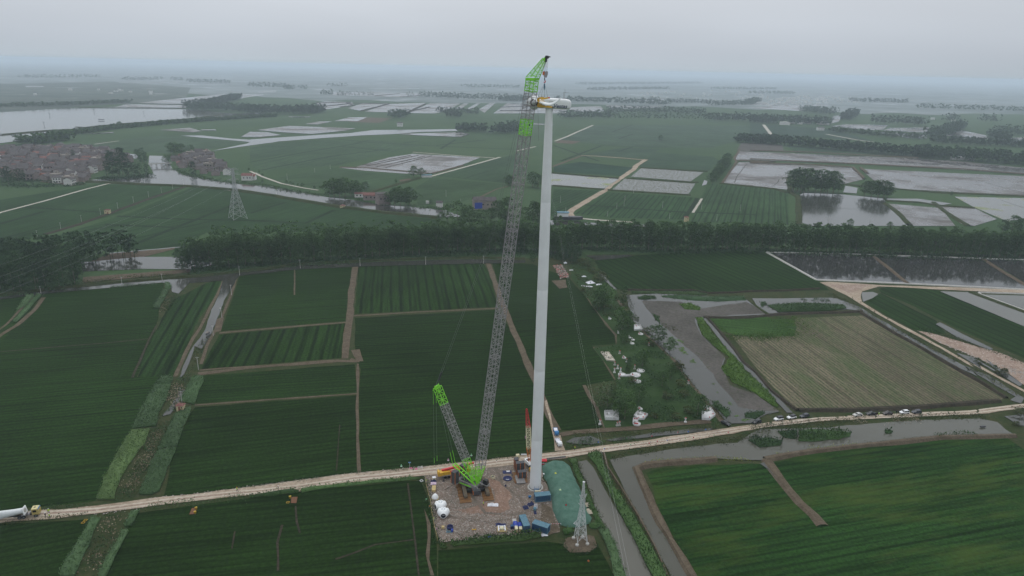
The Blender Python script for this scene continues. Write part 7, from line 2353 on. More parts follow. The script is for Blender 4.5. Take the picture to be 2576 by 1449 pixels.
def car(fr, x, y, x2, y2, colour, kind, label, roof=None, z=None):
 """nose towards (x2, y2)"""
 a, b_ = G(fr, x, y), G(fr, x2, y2)
 d = b_ - a
 t = thing('parked_car' if kind != 'pickup' else 'pickup_truck', (a.x, a.y, z if z is not None else ZC_ROAD), label, 'car' if kind != 'pickup' else 'pickup', 'cars parked along the pale road', math.atan2(d.y, d.x))
 t.scale = (SC85, SC85, SC85)
 tall = {'suv': 1.72, 'jeep': 1.85, 'saloon': 1.45, 'pickup': 1.75}[kind]
 hood = {'suv': 1.05, 'jeep': 1.15, 'saloon': 0.95, 'pickup': 1.08}[kind]
 ln, wd = 4.65, 1.88
 m_ = carmat(colour)
 b = MB()
 rear = hood if kind != 'pickup' else 1.05
 loft(b, [(-ln / 2, 0.78, 0.24, 0.62), (-ln / 2 + 0.12, 0.90, (rear - 0.30) / 2, (rear + 0.30) / 2), (-0.9, wd / 2, (hood - 0.28) / 2, (hood + 0.28) / 2), (0.9, wd / 2, (hood - 0.28) / 2, (hood + 0.28) / 2), (1.75, 0.91, (hood - 0.36) / 2, (hood + 0.24) / 2),
             (ln / 2 - 0.15, 0.84, (hood - 0.52) / 2, (hood + 0.12) / 2), (ln / 2, 0.70, 0.18, 0.52)], None, (0, 0, 0), 20, 0.35)
 body = b.build('body', m_, t, True)
 x0 = {'suv': -2.15, 'jeep': -2.2, 'saloon': -1.85, 'pickup': -0.75}[kind]
 x1 = 1.05 if kind != 'jeep' else 0.9
 rk = 0.75 if kind in ('saloon',) else 0.45 if kind != 'jeep' else 0.15
 fk = 0.75 if kind != 'jeep' else 0.35
 # glasshouse: dark panes between pillars under a painted roof
 zb, zt = hood - 0.03, tall - 0.09
 lo, up = 0.86, 0.70
 quad = {'window': ([(x0 + 0.15, -lo, zb), (x1 - 0.1, -lo, zb), (x1 - fk, -up, zt), (x0 + rk + 0.1, -up, zt)], [(x0 + 0.15, lo, zb), (x1 - 0.1, lo, zb), (x1 - fk, up, zt), (x0 + rk + 0.1, up, zt)])}
 for vs in quad['window']:
  MB().add(vs, [(0, 1, 2, 3) if vs[0][1] < 0 else (3, 2, 1, 0)]).build('side_window', M['glass'], t)
 MB().add([(x1, -lo + 0.04, zb), (x1, lo - 0.04, zb), (x1 - fk + 0.02, up, zt), (x1 - fk + 0.02, -up, zt)], [(0, 1, 2, 3)]).build('windscreen', M['glass'], t)
 MB().add([(x0, -lo + 0.04, zb), (x0, lo - 0.04, zb), (x0 + rk, up, zt), (x0 + rk, -up, zt)], [(3, 2, 1, 0)]).build('rear_window', M['glass'], t)
 b = MB()
 rx0, rx1 = x0 + rk - 0.05, x1 - fk + 0.06
 b.box(((rx0 + rx1) / 2, 0, tall - 0.045), (rx1 - rx0, 2 * up + 0.06, 0.10), taper=0.94)
 for s in (-1, 1):
  for xa, xb in ((x1, x1 - fk), (x0, x0 + rk), ((x0 + x1) / 2, (rx0 + rx1) / 2)):
   b.bar((xa, s * (lo - 0.01), zb), (xb, s * up, zt), 0.10)
 b.build('roof', carmat(roof) if roof else m_, t)
 if kind == 'pickup':
  MB().box((-1.6, 0, hood - 0.02), (1.35, 1.5, 0.12)).build('load_bed', M['black'], t)
 if kind == 'jeep':
  sw = wheel(t, -2.45, 0.0, 0.33, 1.0, 'spare_wheel')
  sw.rotation_euler = (0, 0, math.pi / 2)
  sw.location = (-2.42, 0, 0.95)
 if kind == 'suv':
  b = MB()
  for s in (-0.62, 0.62):
   b.bar((rx0 + 0.1, s, tall + 0.05), (rx1 - 0.2, s, tall + 0.05), 0.05)
  b.build('roof_rail', M['grey_steel'], t)
 for s in (-1, 1):
  wheel(t, 1.42, s * 0.84)
  wheel(t, -1.42, s * 0.84)
  MB().box((ln / 2 - 0.10, s * 0.62, hood * 0.66), (0.16, 0.34, 0.16)).build('headlight', M['lamp'], t)
  MB().box((-ln / 2 + 0.05, s * 0.74, hood * 0.78), (0.12, 0.2, 0.26)).build('tail_light', M['tail'], t)
  MB().box((x1 - 0.15, s * 0.98, hood + 0.08), (0.12, 0.2, 0.16)).build('mirror', m_, t)
 return t
ZC_ROAD = ROADZ + 0.004
CARS = [('l', 45, 414, 20, 420, 'black', 'suv', 'black off-road car at the head of the parked row, nearest the tower', None),
  ('ab', 325, 180, 260, 192, 'white', 'jeep', 'white boxy off-road car with a black roof', 'black'),
  ('ab', 506, 155, 440, 168, 'white', 'suv', 'white car with a black glass roof behind the boxy one', 'black'),
  ('ab', 686, 140, 620, 152, 'slate', 'suv', 'dark slate off-road car next to the marsh ditch', None),
  ('ab', 1425, 120, 1360, 128, 'silver', 'saloon', 'silver saloon car alone between the dark cars', None),
  ('ab', 1612, 108, 1550, 112, 'black', 'pickup', 'black pickup with its lid raised behind the silver saloon', None),
  ('ab', 1842, 102, 1770, 105, 'brown', 'pickup', 'dark brown pickup in front of the two men in black', None),
  ('ab', 2075, 88, 2010, 92, 'white', 'suv', 'large white off-road car behind the two men in black', None),
  ('ab', 2245, 84, 2180, 87, 'slate', 'suv', 'dark blue off-road car last in the parked row', None)]
for c in CARS:
 car(*c)
car('k', 1547, 203, 1585, 222, 'black', 'saloon', 'black saloon car parked at the marsh edge by the tombs', None)
# lorries near the tower
def lorry(fr, x, y, x2, y2, cabm, bedm, label, ln=5.6, load=None):
 a, b_ = G(fr, x, y), G(fr, x2, y2)
 d = b_ - a
 t = thing('small_lorry', (a.x, a.y, ROADZ), label, 'lorry', None, math.atan2(d.y, d.x))
 t.scale = (SC85,) * 3
 b = MB()
 loft(b, [(ln / 2 - 1.55, 0.92, 0.80, 1.25), (ln / 2 - 0.5, 0.92, 0.80, 1.25), (ln / 2 - 0.05, 0.88, 0.55, 1.0)], None, (0, 0, 0), 16, 0.2)
 cab = b.build('cab', cabm, t)
 MB().add([(ln / 2 - 0.02, -0.8, 1.2), (ln / 2 - 0.02, 0.8, 1.2), (ln / 2 - 0.42, 0.76, 1.98), (ln / 2 - 0.42, -0.76, 1.98)], [(0, 1, 2, 3)]).build('windscreen', M['glass'], t)
 for s in (-1, 1):
  MB().box((ln / 2 - 0.9, s * 0.925, 1.55), (0.8, 0.03, 0.5)).build('side_window', M['glass'], t)
  MB().box((ln / 2 + 0.0, s * 0.65, 0.75), (0.08, 0.3, 0.16)).build('headlight', M['lamp'], t)
 MB().box((ln / 2 + 0.01, 0, 0.72), (0.05, 0.85, 0.2)).build('grille', M['black'], t)
 b = MB()
 bl_ = ln - 1.75
 b.box((-ln / 2 + bl_ / 2, 0, 0.82), (bl_, 1.85, 0.14))
 for s in (-1, 1):
  b.box((-ln / 2 + bl_ / 2, s * 0.92, 1.1), (bl_, 0.06, 0.45))
  b.box((-ln / 2 + bl_ / 2 + s * (bl_ / 2 - 0.03), 0, 1.1), (0.06, 1.78, 0.45))
 b.build('load_bed', bedm, t)
 MB().box((0, 0, 0.62), (ln - 0.5, 0.8, 0.2)).build('chassis', M['black'], t)
 for s in (-1, 1):
  wheel(t, ln / 2 - 0.95, s * 0.82, 0.40)
  wheel(t, -ln / 2 + 1.1, s * 0.82, 0.40)
 if load:
  MB().box((-ln / 2 + bl_ * 0.45, 0, 1.1), (bl_ * 0.7, 1.5, 0.5)).build('load', load, t)
 return t
lorry('m', 1670, 205, 1692, 250, M['white_paint'], M['sheet_white'], 'white small lorry facing us on the lay-by by the pond')
lorry('m', 1643, 92, 1655, 135, M['blue_paint'], M['blue_paint'], 'blue small lorry with a white load behind the white one', load=M['sheet_white'])
# yellow and red truck crane behind the big crane
a, rz, L0 = edge('p', 95, 790, 700, 700)
t = thing('truck_crane', (a.x, a.y, ZP), 'truck crane with a yellow upper body and red boom behind the green crane', 'truck crane', None, rz)
b = MB()
b.box((5.0, 0.5, 0.95), (10.0, 2.0, 0.35))
b.box((3.0, -0.4, 1.2), (5.5, 0.8, 0.12))
b.build('carrier', M['deck_grey'], t)
for x in (1.2, 2.4, 5.6, 6.8):
 wheel(t, x, -0.35, 0.50, 1.3)
 wheel(t, x, 1.4, 0.50, 1.3)
b = MB()
b.profile([(-1.2, 1.1), (3.2, 1.1), (3.6, 1.6), (2.6, 2.3), (0.4, 2.4), (-1.2, 2.2)], 1.9, None, (0, 0.6, 0))
b.build('upper_body', M['yellow'], t)
b = MB()
b.box((-0.9, 0.6, 2.45), (0.5, 1.7, 0.5))
b.build('winch_housing', M['yellow'], t)
b = MB()
b.bar((0.2, 0.9, 2.5), (8.6, 1.0, 3.3), 0.95)
b.bar((8.0, 1.0, 3.25), (11.2, 1.05, 3.55), 0.75)
b.build('boom', M['red'], t)
MB().bar((2.6, 0.1, 1.9), (6.0, 0.1, 2.7), 0.55).build('lift_cylinder', M['red'], t)
MB().box((9.0, 0.5, 1.7), (1.6, 2.0, 1.4), taper=0.9).build('driver_cab', M['yellow'], t)
for sx in (0.3, 8.2):
 b = MB()
 b.box((sx, -0.9, 0.9), (0.3, 1.6, 0.3))
 b.bar((sx, -1.65, 0.95), (sx, -1.65, 0.1), 0.22)
 b.box((sx, -1.65, 0.05), (0.7, 0.6, 0.1))
 b.build('outrigger', M['darkgrey'], t)
# second crane behind the tower, red and white boom
pc = G('z', 590, 720)
t = thing('lattice_truck_crane', (pc.x, pc.y, ZP), 'smaller crane with a red and white lattice boom, mostly hidden behind the tower', 'crane')
b = MB()
b.profile([(-1.6, 0.9), (1.6, 0.9), (1.9, 1.5), (1.3, 2.1), (-1.6, 2.0)], 2.0, Matrix.Rotation(R(-62), 3, 'Z'), (-0.7, 0.9, 0))
b.build('upper_body', M['white_paint'], t)
b = MB()
b.box((-0.7, 1.2, 2.1), (1.0, 1.6, 0.35), rz=R(-62))
b.build('engine_cover', M['darkgrey'], t)
b = MB()
b.box((0, 0, 0.55), (2.2, 5.5, 0.7), rz=R(20))
b.build('carrier', M['black'], t)
MB().box((0.1, -2.6, 0.7), (1.4, 1.0, 1.0), rz=R(20)).build('counterweight', M['yellow'], t)
bf = atd('z', 552, 560, pc.y) - pc
b1 = atd('q', 1672, 1185, pc.y) - pc
b2 = atd('q', 1662, 840, pc.y) - pc
b3 = atd('q', 1636, 560, pc.y) - pc
b0 = Vector((bf.x, 0, 1.6))
sd = Vector((1, 0.2, 0)).normalized()
b = MB()
lattice(b, b0, b1, 0.5, 1.5, 4, 0.16, 0.09, sd)
for s in (-1, 1):
 b.bar(b0.lerp(b1, 0.78) + sd * s * 0.6, b1 + sd * s * 0.75, 0.4)
b.build('boom_foot', M['orange'], t)
b = MB()
lattice(b, b1, b2, 1.4, 1.4, 9, 0.15, 0.09, sd)
b.build('boom_section', M['cream'], t)
b = MB()
lattice(b, b2, b3, 1.4, 0.4, 6, 0.15, 0.09, sd)
b.sphere(b3, 0.28, 8, 5)
b.build('boom_tip', M['red'], t)
MB().box(atd('q', 1618, 1010, pc.y) - pc, (0.3, 0.3, 0.8)).build('hook_block', M['pink'], t)
b = MB()
b.bar(b3, atd('q', 1618, 1000, pc.y) - pc, 0.05, 3)
b.build('hoist_rope', M['rope'], t)
# the tractor with the next blade on the road at the left edge
pa, rz, L0 = edge('y', 820, 860, 1640, 745)
t = thing('tractor_unit', (pa.x, pa.y, ROADZ), 'cream yellow tractor unit pulling a blade on the road at the left edge', 'lorry', None, rz)
b = MB()
b.box((1.9, 0.9, 0.75), (6.6, 1.0, 0.3))
b.build('chassis', M['black'], t)
b = MB()
loft(b, [(3.55, 1.02, 0.95, 1.75), (4.9, 1.02, 0.95, 1.75), (5.35, 1.0, 0.75, 1.5)], None, (0, 0.9, 0), 16, 0.18)
b.build('cab', mat_plain('tractor_yellow', (0.42, 0.33, 0.12), 0.5), t)
MB().box((4.3, 0.9, 2.76), (1.7, 1.95, 0.16), taper=0.92).build('cab_roof', mat_plain('cream_yellow_roof', (0.55, 0.48, 0.24), 0.5), t)
MB().box((4.25, 0.9, 2.86), (0.5, 0.5, 0.06)).build('roof_hatch', M['darkgrey'], t)
MB().box((5.2, 0.9, 2.62), (0.35, 1.9, 0.12)).build('sun_visor', M['blue_paint'], t)
MB().add([(5.37, 0.0, 1.55), (5.37, 1.8, 1.55), (5.05, 1.75, 2.6), (5.05, 0.05, 2.6)], [(0, 1, 2, 3)]).build('windscreen', M['glass'], t)
for y in (-0.13, 1.93):
 MB().box((4.3, y, 2.1), (0.9, 0.04, 0.7)).build('side_window', M['glass'], t)
b = MB()
for x in (1.0, 1.7, 2.6):
 b.box((x, 0.5, 1.1), (0.5, 0.8, 0.5))
 b.box((x, 1.5, 1.05), (0.5, 0.6, 0.45))
b.build('tank', M['grey_steel'], t)
for x in (0.2, 1.3, 4.4):
 wheel(t, x, 0.0, 0.50, 1.3)
 wheel(t, x, 1.85, 0.50, 1.3)
fifth = Vector((0.6, 0.9, 1.2))
# trailer and blade run out of the frame to the left along the road
pr = G('y', 700, 800)
dr = (G('v', -200, 1331) - pr)
dr.z = 0
dr.normalize()
t = thing('blade_trailer', (pr.x, pr.y, ROADZ), 'low trailer with a brown steel neck under the blade at the left edge', 'trailer', None, math.atan2(dr.y, dr.x))
MB().box((-1.3, -0.2, 1.3), (2.8, 1.7, 0.16)).build('neck_plate', M['dirt'], t)
MB().box((12, -0.2, 0.7), (24, 0.7, 0.35)).build('spine_beam', M['black'], t)
for x in (18, 19.4, 20.8):
 for y in (-1.1, 0.7):
  wheel(t, x, y, 0.48, 1.3)
b0 = atd('y', 1030, 440, pr.y)
b1 = atd('y', 0, 650, pr.y - 1.2)
bd = (b1 - b0).normalized()
t = thing('rotor_blade', b0, 'white rotor blade on the trailer at the left edge, root flange towards the tractor', 'rotor blade')
sx_ = bd.cross(Vector((0, 0, 1))).normalized()
sz_ = sx_.cross(bd).normalized()
secs = [(0.0, 0.80, 0.80), (0.5, 0.80, 0.80), (3, 0.95, 0.80), (7, 1.4, 0.72), (12, 1.7, 0.6), (20, 1.35, 0.42), (30, 0.9, 0.28), (40, 0.5, 0.15), (47, 0.12, 0.05)]
b = MB()
n = 20
vs, fs = [], []
for j, (s_, cw, th) in enumerate(secs):
 for k in range(n):
  an = 2 * math.pi * k / n
  vs.append(bd * s_ + sz_ * math.cos(an) * cw + sx_ * math.sin(an) * th)
for j in range(len(secs) - 1):
 for k in range(n):
  fs.append((j * n + k, j * n + (k + 1) % n, (j + 1) * n + (k + 1) % n, (j + 1) * n + k))
fs.append(tuple(range(n))[::-1])
b.add(vs, fs)
b.build('blade_shell', M['blade_grey'], t, True)
b = MB()
mf = Matrix((sx_, sz_, bd)).transposed()
b.box(-bd * 0.15, (2.1, 2.1, 0.25), M=mf)
b.build('root_frame', M['white_paint'], t)
MB().lathe([(0.6, -0.32), (0.6, -0.25), (0.4, -0.25)], 18, mf, (0, 0, 0)).build('root_opening', M['concrete'], t)
# ---------------------------------------------------------------- people
M['skin'] = mat_plain('skin', (0.34, 0.20, 0.14), 0.6, 0.2)
M['trousers'] = mat_plain('dark_trousers', (0.018, 0.020, 0.032), 0.9, 0.05)
M['hivis'] = mat_plain('hi_vis_vest', (0.42, 0.62, 0.07), 0.8, 0.1)
M['dark_jacket'] = mat_plain('dark_jacket', (0.025, 0.026, 0.034), 0.9, 0.05)
M['red_jacket'] = mat_plain('orange_jacket', (0.55, 0.16, 0.05), 0.9, 0.05)
def body_mesh(name, stride):
 me = bpy.data.meshes.new(name)
 V = [(0, 0, 0.95, .15, .11), (0, 0, 1.15, .15, .10), (0, 0, 1.38, .18, .11), (0, 0, 1.5, .06, .06), (0.02, 0, 1.62, .095, .11), (0.02, 0, 1.72, .08, .09),
         (0.02, .10, 0.90, .09, .09), (stride * .5, .10, 0.50, .065, .065), (stride * .55 - .05, .10, 0.08, .045, .045), (stride * .55 + .12, .10, 0.04, .04, .035),
         (0.02, -.10, 0.90, .09, .09), (-stride * .35, -.10, 0.50, .065, .065), (-stride * .75 - .05, -.10, 0.08, .045, .045), (-stride * .75 + .12, -.10, 0.04, .04, .035),
         (0, .21, 1.40, .06, .06), (-stride * .2, .26, 1.12, .045, .045), (stride * .15 + .06, .26, 0.88, .035, .035), (stride * .15 + .10, .26, 0.78, .03, .04),
         (0, -.21, 1.40, .06, .06), (stride * .2, -.26, 1.12, .045, .045), (stride * .3 + .06, -.26, 0.88, .035, .035), (stride * .3 + .10, -.26, 0.78, .03, .04)]
 E = [(0, 1), (1, 2), (2, 3), (3, 4), (4, 5), (0, 6), (6, 7), (7, 8), (8, 9), (0, 10), (10, 11), (11, 12), (12, 13), (2, 14), (14, 15), (15, 16), (16, 17), (2, 18), (18, 19), (19, 20), (20, 21)]
 me.from_pydata([v[:3] for v in V], E, [])
 o = bpy.data.objects.new(name, me)
 COL.objects.link(o)
 md = o.modifiers.new('skin', 'SKIN')
 for i, v in enumerate(V):
  sv = me.skin_vertices[0].data[i]
  sv.radius = v[3:5]
  sv.use_root = (i == 0)
 o.modifiers.new('sub', 'SUBSURF').levels = 1
 bpy.context.view_layer.update()
 r = bpy.data.meshes.new_from_object(o.evaluated_get(bpy.context.evaluated_depsgraph_get()))
 bpy.data.objects.remove(o)
 r.materials.clear()
 r.materials.append(M['trousers'])
 r.materials.append(M['skin'])
 for p in r.polygons:
  c = p.center
  p.material_index = 1 if (c.z > 1.46 or (abs(c.y) > 0.2 and c.z < 0.86 and c.z > 0.7)) else 0
 return r
BODY = [body_mesh('body', 0.0), body_mesh('body', 0.35)]
def coat(mat):
 b = MB()
 loft(b, [(0.86, 0.19, 0.13, 0), (1.1, 0.19, 0.13, 0), (1.36, 0.235, 0.14, 0), (1.46, 0.16, 0.10, 0), (1.49, 0.08, 0.08, 0)], Matrix(((0, 0, 1), (0, 1, 0), (1, 0, 0))), (0, 0, 0), 14, 0.7)
 for s in (-1, 1):
  b.bar((0, s * 0.21, 1.40), (0, s * 0.27, 1.12), 0.17, 6, 0.14)
  b.bar((0, s * 0.27, 1.12), (0.07, s * 0.265, 0.90), 0.14, 6, 0.11)
 return b.mesh('jacket', mat)
COATS = {k: coat(M[k]) for k in ('hivis', 'dark_jacket', 'red_jacket', 'sheet_white')}
helm = {k: MB().lathe([(0.145, 1.66), (0.14, 1.72), (0.10, 1.80), (0.02, 1.83)], 12, None, (0.02, 0, 0)).mesh('helmet', M[k]) for k in ('sheet_white', 'red', 'black', 'yellow')}
def person(fr, x, y, jacket, hat, label, rz=None, walk=0, z=None):
 z = ROADZ if z is None else z
 p = G(fr, x, y)
 t = thing('person', (p.x, p.y, z), label, 'person', None, TR.uniform(0, 6.28) if rz is None else rz)
 t.scale = (SC85 * 1.05,) * 3
 obj('body', BODY[walk], t)
 obj('jacket', COATS[jacket], t)
 obj('helmet', helm[hat], t)
person('n', 507, 655, 'hivis', 'sheet_white', 'person in a lime vest stepping off the road beside the tractor unit', 2.4, 1)
person('n', 472, 698, 'dark_jacket', 'sheet_white', 'person in dark clothes and a white helmet in front of the tractor unit', 0.2, 0)
person('n', 514, 706, 'hivis', 'sheet_white', 'person in a lime vest at the lower road edge in front of the tractor unit', 1.0, 1)
person('n', 2445, 430, 'hivis', 'red', 'person in a lime vest walking on the haul road between the two fields', 0.0, 1)
person('o', 273, 628, 'dark_jacket', 'sheet_white', 'person in dark clothes on the haul road above the yellow bin', 0.3, 0)
person('m', 879, 852, 'hivis', 'red', 'worker in a lime vest standing in front of the crane mats', 0.0, 0, ZP)
person('m', 1842, 268, 'hivis', 'red', 'worker in a lime vest on the pale road right of the white lorry', 0.5, 1)
person('ab', 1718, 122, 'hivis', 'sheet_white', 'person in a lime vest by the tail of the black pickup', 0.0, 0)
person('ab', 1694, 116, 'dark_jacket', 'black', 'person in dark clothes at the tail of the black pickup', 1.0, 0)
person('ab', 1965, 90, 'dark_jacket', 'black', 'left one of two people in black between the brown pickup and the white car', 1.0, 0)
person('ab', 1995, 88, 'dark_jacket', 'black', 'right one of two people in black beside the large white car', 2.0, 0)
person('l', 18, 424, 'dark_jacket', 'black', 'person in dark clothes standing at the nose of the first black car', 2.0, 0)
person('k', 417, 1355, 'red_jacket', 'black', 'person in reddish clothes alone in the crop below the foreground pylon', 1.2, 1, 0.2)
person('p', 1005, 1075, 'dark_jacket', 'yellow', 'worker in dark clothes beside the right crawler track', 1.2, 0, ZP) if False else None
person('z', 1005, 615, 'dark_jacket', 'black', 'person in dark clothes standing under the red canopy', 1.2, 0, ZP)
# ---------------------------------------------------------------- pylons, poles and wires
M['galv'] = mat_plain('galvanised_steel', (0.52, 0.53, 0.53), 0.5, 0.4, var=0.1)
M['galv_far'] = mat_plain('weathered_steel', (0.36, 0.37, 0.37), 0.6, 0.3, var=0.1)
M['insul'] = mat_plain('glass_insulators', (0.10, 0.13, 0.13), 0.3, 0.5)
feet = [G('u', x, y) for x, y in ((192, 1368), (397, 1345), (305, 1205), (120, 1225))]
base = sum(feet, Vector((0, 0, 0))) / 4
pt = thing('steel_pylon', (base.x, base.y, 0.2), 'bright steel lattice pylon on four concrete feet in the foreground, no wires yet', 'pylon')
Hp = atd('u', 350, 90, base.y).z - 0.2
fl = [f - base for f in feet]
wz = Hp * 0.60
def leg_at(i, z):
 f = z / Hp
 w = (1 - f / 0.62) * 0.72 + 0.28 if f < 0.62 else 0.28 * (1 - (f - 0.62) / 0.38) + 0.09
 return Vector((fl[i].x * w, fl[i].y * w, z))
zl = [0.9, 3.2, 5.2, 7.0, 8.6, 10.2, 11.8, 13.4, 15.0, 16.4, 17.8, 19.2]
zl = [Hp * k / 19.2 for k in zl]
for i in range(4):
 b = MB()
 for z0, z1 in zip([0.3] + zl[:-1], zl):
  b.bar(leg_at(i, z0), leg_at(i, z1), 0.17)
 b.build('leg', M['galv'], pt)
 MB().lathe([(0.55, -0.3), (0.52, 0.35), (0.45, 0.4)], 16, None, leg_at(i, 0)).build('foot', M['concrete'], pt)
for k, (z0, z1) in enumerate(zip(zl[:-1], zl[1:])):
 b = MB()
 for i in range(4):
  j = (i + 1) % 4
  b.bar(leg_at(i, z0), leg_at(j, z1), 0.085, 4, cap=False)
  b.bar(leg_at(j, z0), leg_at(i, z1), 0.085, 4, cap=False)
  b.bar(leg_at(i, z1), leg_at(j, z1), 0.085, 4, cap=False)
 b.build('brace_panel', M['galv'], pt)
b = MB()
for i in range(4):
 j = (i + 1) % 4
 m_ = (leg_at(i, zl[1]) + leg_at(j, zl[1])) / 2
 b.bar(leg_at(i, 0.5), m_, 0.09, 4)
 b.bar(leg_at(j, 0.5), m_, 0.09, 4)
b.build('brace_panel', M['galv'], pt)
def arm(par, zc, tip, mat, w=0.085, h=0.7, legs=None):
 """four-bar cross arm from the body to the tip point"""
 b = MB()
 la = legs or leg_at
 mids = [la(i, zc) for i in range(4)] + [la(i, zc + h) for i in range(4)]
 near = sorted(mids[:4], key=lambda v: (v - tip).length)[:2]
 upn = sorted(mids[4:], key=lambda v: (v - tip).length)[:2]
 for q in near + upn:
  b.bar(q, tip, w, 4)
 for f in (0.3, 0.6):
  b.bar(near[0].lerp(tip, f), near[1].lerp(tip, f), w * 0.8, 4)
  b.bar(upn[0].lerp(tip, f), near[0].lerp(tip, f), w * 0.8, 4)
  b.bar(upn[1].lerp(tip, f), near[1].lerp(tip, f), w * 0.8, 4)
 b.build('cross_arm', mat, par)
for x, y, zc in ((118, 920, Hp * 0.30), (237, 340, Hp * 0.72), (392, 325, Hp * 0.74), (240, 437, Hp * 0.64), (218, 515, Hp * 0.60)):
 tip = atd('u', x, y, base.y) - pt.location
 arm(pt, zc, tip, M['galv'], 0.09 if y in (920, 340, 325) else 0.06)
MB().lathe([(0.35, Hp - 0.1), (0.4, Hp), (0.35, Hp + 0.1)], 12).build('top_plate', M['galv'], pt)
# the pylon in the left fields
ft2 = [G('a', x, y) for x, y in ((2035, 1388), (2083, 1408), (2208, 1394), (2150, 1376))]
base2 = sum(ft2, Vector((0, 0, 0))) / 4
p2 = thing('power_pylon', (base2.x, base2.y, 0), 'grey lattice power pylon with cross arms standing in the green fields on the left', 'pylon')
H2 = atd('a', 2075, 945, base2.y).z
f2 = [f - base2 for f in ft2]
def leg2(i, z):
 f = z / H2
 w = 1 - f / 0.62 * 0.80 if f < 0.62 else 0.20 - (f - 0.62) * 0.24
 return Vector((f2[i].x * w, f2[i].y * w, z))
zz = [H2 * k for k in (0.0, 0.13, 0.24, 0.34, 0.43, 0.51, 0.58, 0.64, 0.70, 0.76, 0.82, 0.88, 0.94, 1.0)]
for i in range(4):
 b = MB()
 for z0, z1 in zip(zz[:-1], zz[1:]):
  b.bar(leg2(i, z0), leg2(i, z1), 0.34)
 b.build('leg', M['galv_far'], p2)
for z0, z1 in zip(zz[:-1], zz[1:]):
 b = MB()
 for i in range(4):
  j = (i + 1) % 4
  b.bar(leg2(i, z0), leg2(j, z1), 0.2, 4, cap=False)
  b.bar(leg2(j, z0), leg2(i, z1), 0.2, 4, cap=False)
  b.bar(leg2(i, z1), leg2(j, z1), 0.2, 4, cap=False)
 b.build('brace_panel', M['galv_far'], p2)
TIPS = []
for x, y in ((2022, 958), (2128, 952), (2010, 1002), (2142, 998), (2025, 1046), (2132, 1044)):
 tip = atd('a', x, y, base2.y) - p2.location
 TIPS.append(tip + p2.location)
 arm(p2, tip.z - 0.3, tip, M['galv_far'], 0.17, 1.6, leg2)
 MB().bar(tip, tip - Vector((0, 0, 2.2)), 0.25, 5).build('insulator', M['insul'], p2)
def wire(name, a, b_, sag, r, label, cat='power line', group=None, mat='rope', n=24):
 b = MB()
 ps = []
 for k in range(n + 1):
  f = k / n
  q = a.lerp(b_, f)
  q.z -= sag * 4 * f * (1 - f)
  ps.append(q)
 b.path(ps, r, 3)
 o = b.build(name, M[mat])
 return tag(o, label, cat, group)
for (x, y, hz), tp in zip(((-420, 720, 26), (-420, 905, 20), (-420, 840, 26), (-420, 1000, 20)), (TIPS[0], TIPS[2], TIPS[1], TIPS[5])):
 e0 = G('e', x, y, hz)
 wire('power_line', tp - Vector((0, 0, 2.2)), e0, 4.0, 0.045, 'power line sagging from the left pylon down over the dark poplars', group='power lines from the left pylon', mat='galv_far')
for k, (xa, ya, xb, yb) in enumerate(((465, 1210, 740, 1500), (480, 1250, 772, 1500))):
 a = G('c', xa, ya, 19)
 e0 = G('k', xb, yb, 15)
 wire('power_line', a, e0, 1.5, 0.028, 'thin pale wire running from behind the tower to the lower right over the canal', group='pair of wires over the canal', mat='galv')
POLE = MB().bar((0, 0, -0.5), (0, 0, 8.4), 0.30, 8, 0.2).mesh('post', M['concrete'])
XARM = MB().box((0, 0, 8.0), (1.5, 0.1, 0.12)).mesh('cross_arm', M['galv_far'])
INS = MB().lathe([(0.05, 8.06), (0.08, 8.2), (0.04, 8.3)], 6).mesh('insulator', M['insul'])
def pole(fr, x, yb, yt, label, group, kind=1):
 p = G(fr, x, yb)
 h = atd(fr, x, yt, p.y).z
 t = thing('utility_pole', (p.x, p.y, 0), label, 'utility pole', group, TR.uniform(-0.3, 0.3))
 t.scale = (1, 1, h / 8.4)
 obj('post', POLE, t)
 if kind:
  obj('cross_arm', XARM, t)
  for s in (-0.65, 0.0, 0.65):
   obj('insulator', INS, t, (s, 0, 0))
for fr, x, yb, yt in (('e', 365, 830, 768), ('e', 1088, 748, 686), ('e', 1447, 718, 660), ('e', 2138, 676, 592), ('f', 449, 612, 532), ('f', 982, 592, 517), ('f', 1567, 578, 503), ('f', 2082, 568, 497)):
 pole(fr, x, yb, yt, 'concrete pole standing on the near bank of the canal before the belt', 'poles along the canal bank')
for fr, x, yb, yt in (('e', 2065, 848, 755), ('e', 1978, 1050, 960), ('e', 1902, 1210, 1120), ('i', 1770, 400, 285), ('i', 1622, 690, 590)):
 pole(fr, x, yb, yt, 'pole leaning over the ditch between the left fields', 'poles along the ditch')
for fr, x, yb, yt in (('e', 335, 335, 270), ('e', 544, 265, 200), ('e', 728, 195, 135), ('e', 898, 135, 75), ('a', 1052, 1305, 1248), ('a', 1192, 1250, 1195), ('a', 1326, 1202, 1150), ('a', 1441, 1165, 1115), ('a', 1541, 1130, 1090), ('a', 1636, 1095, 1040)):
 pole(fr, x, yb, yt, 'slim pole beside the dark drain running up to the river', 'poles along the drain')
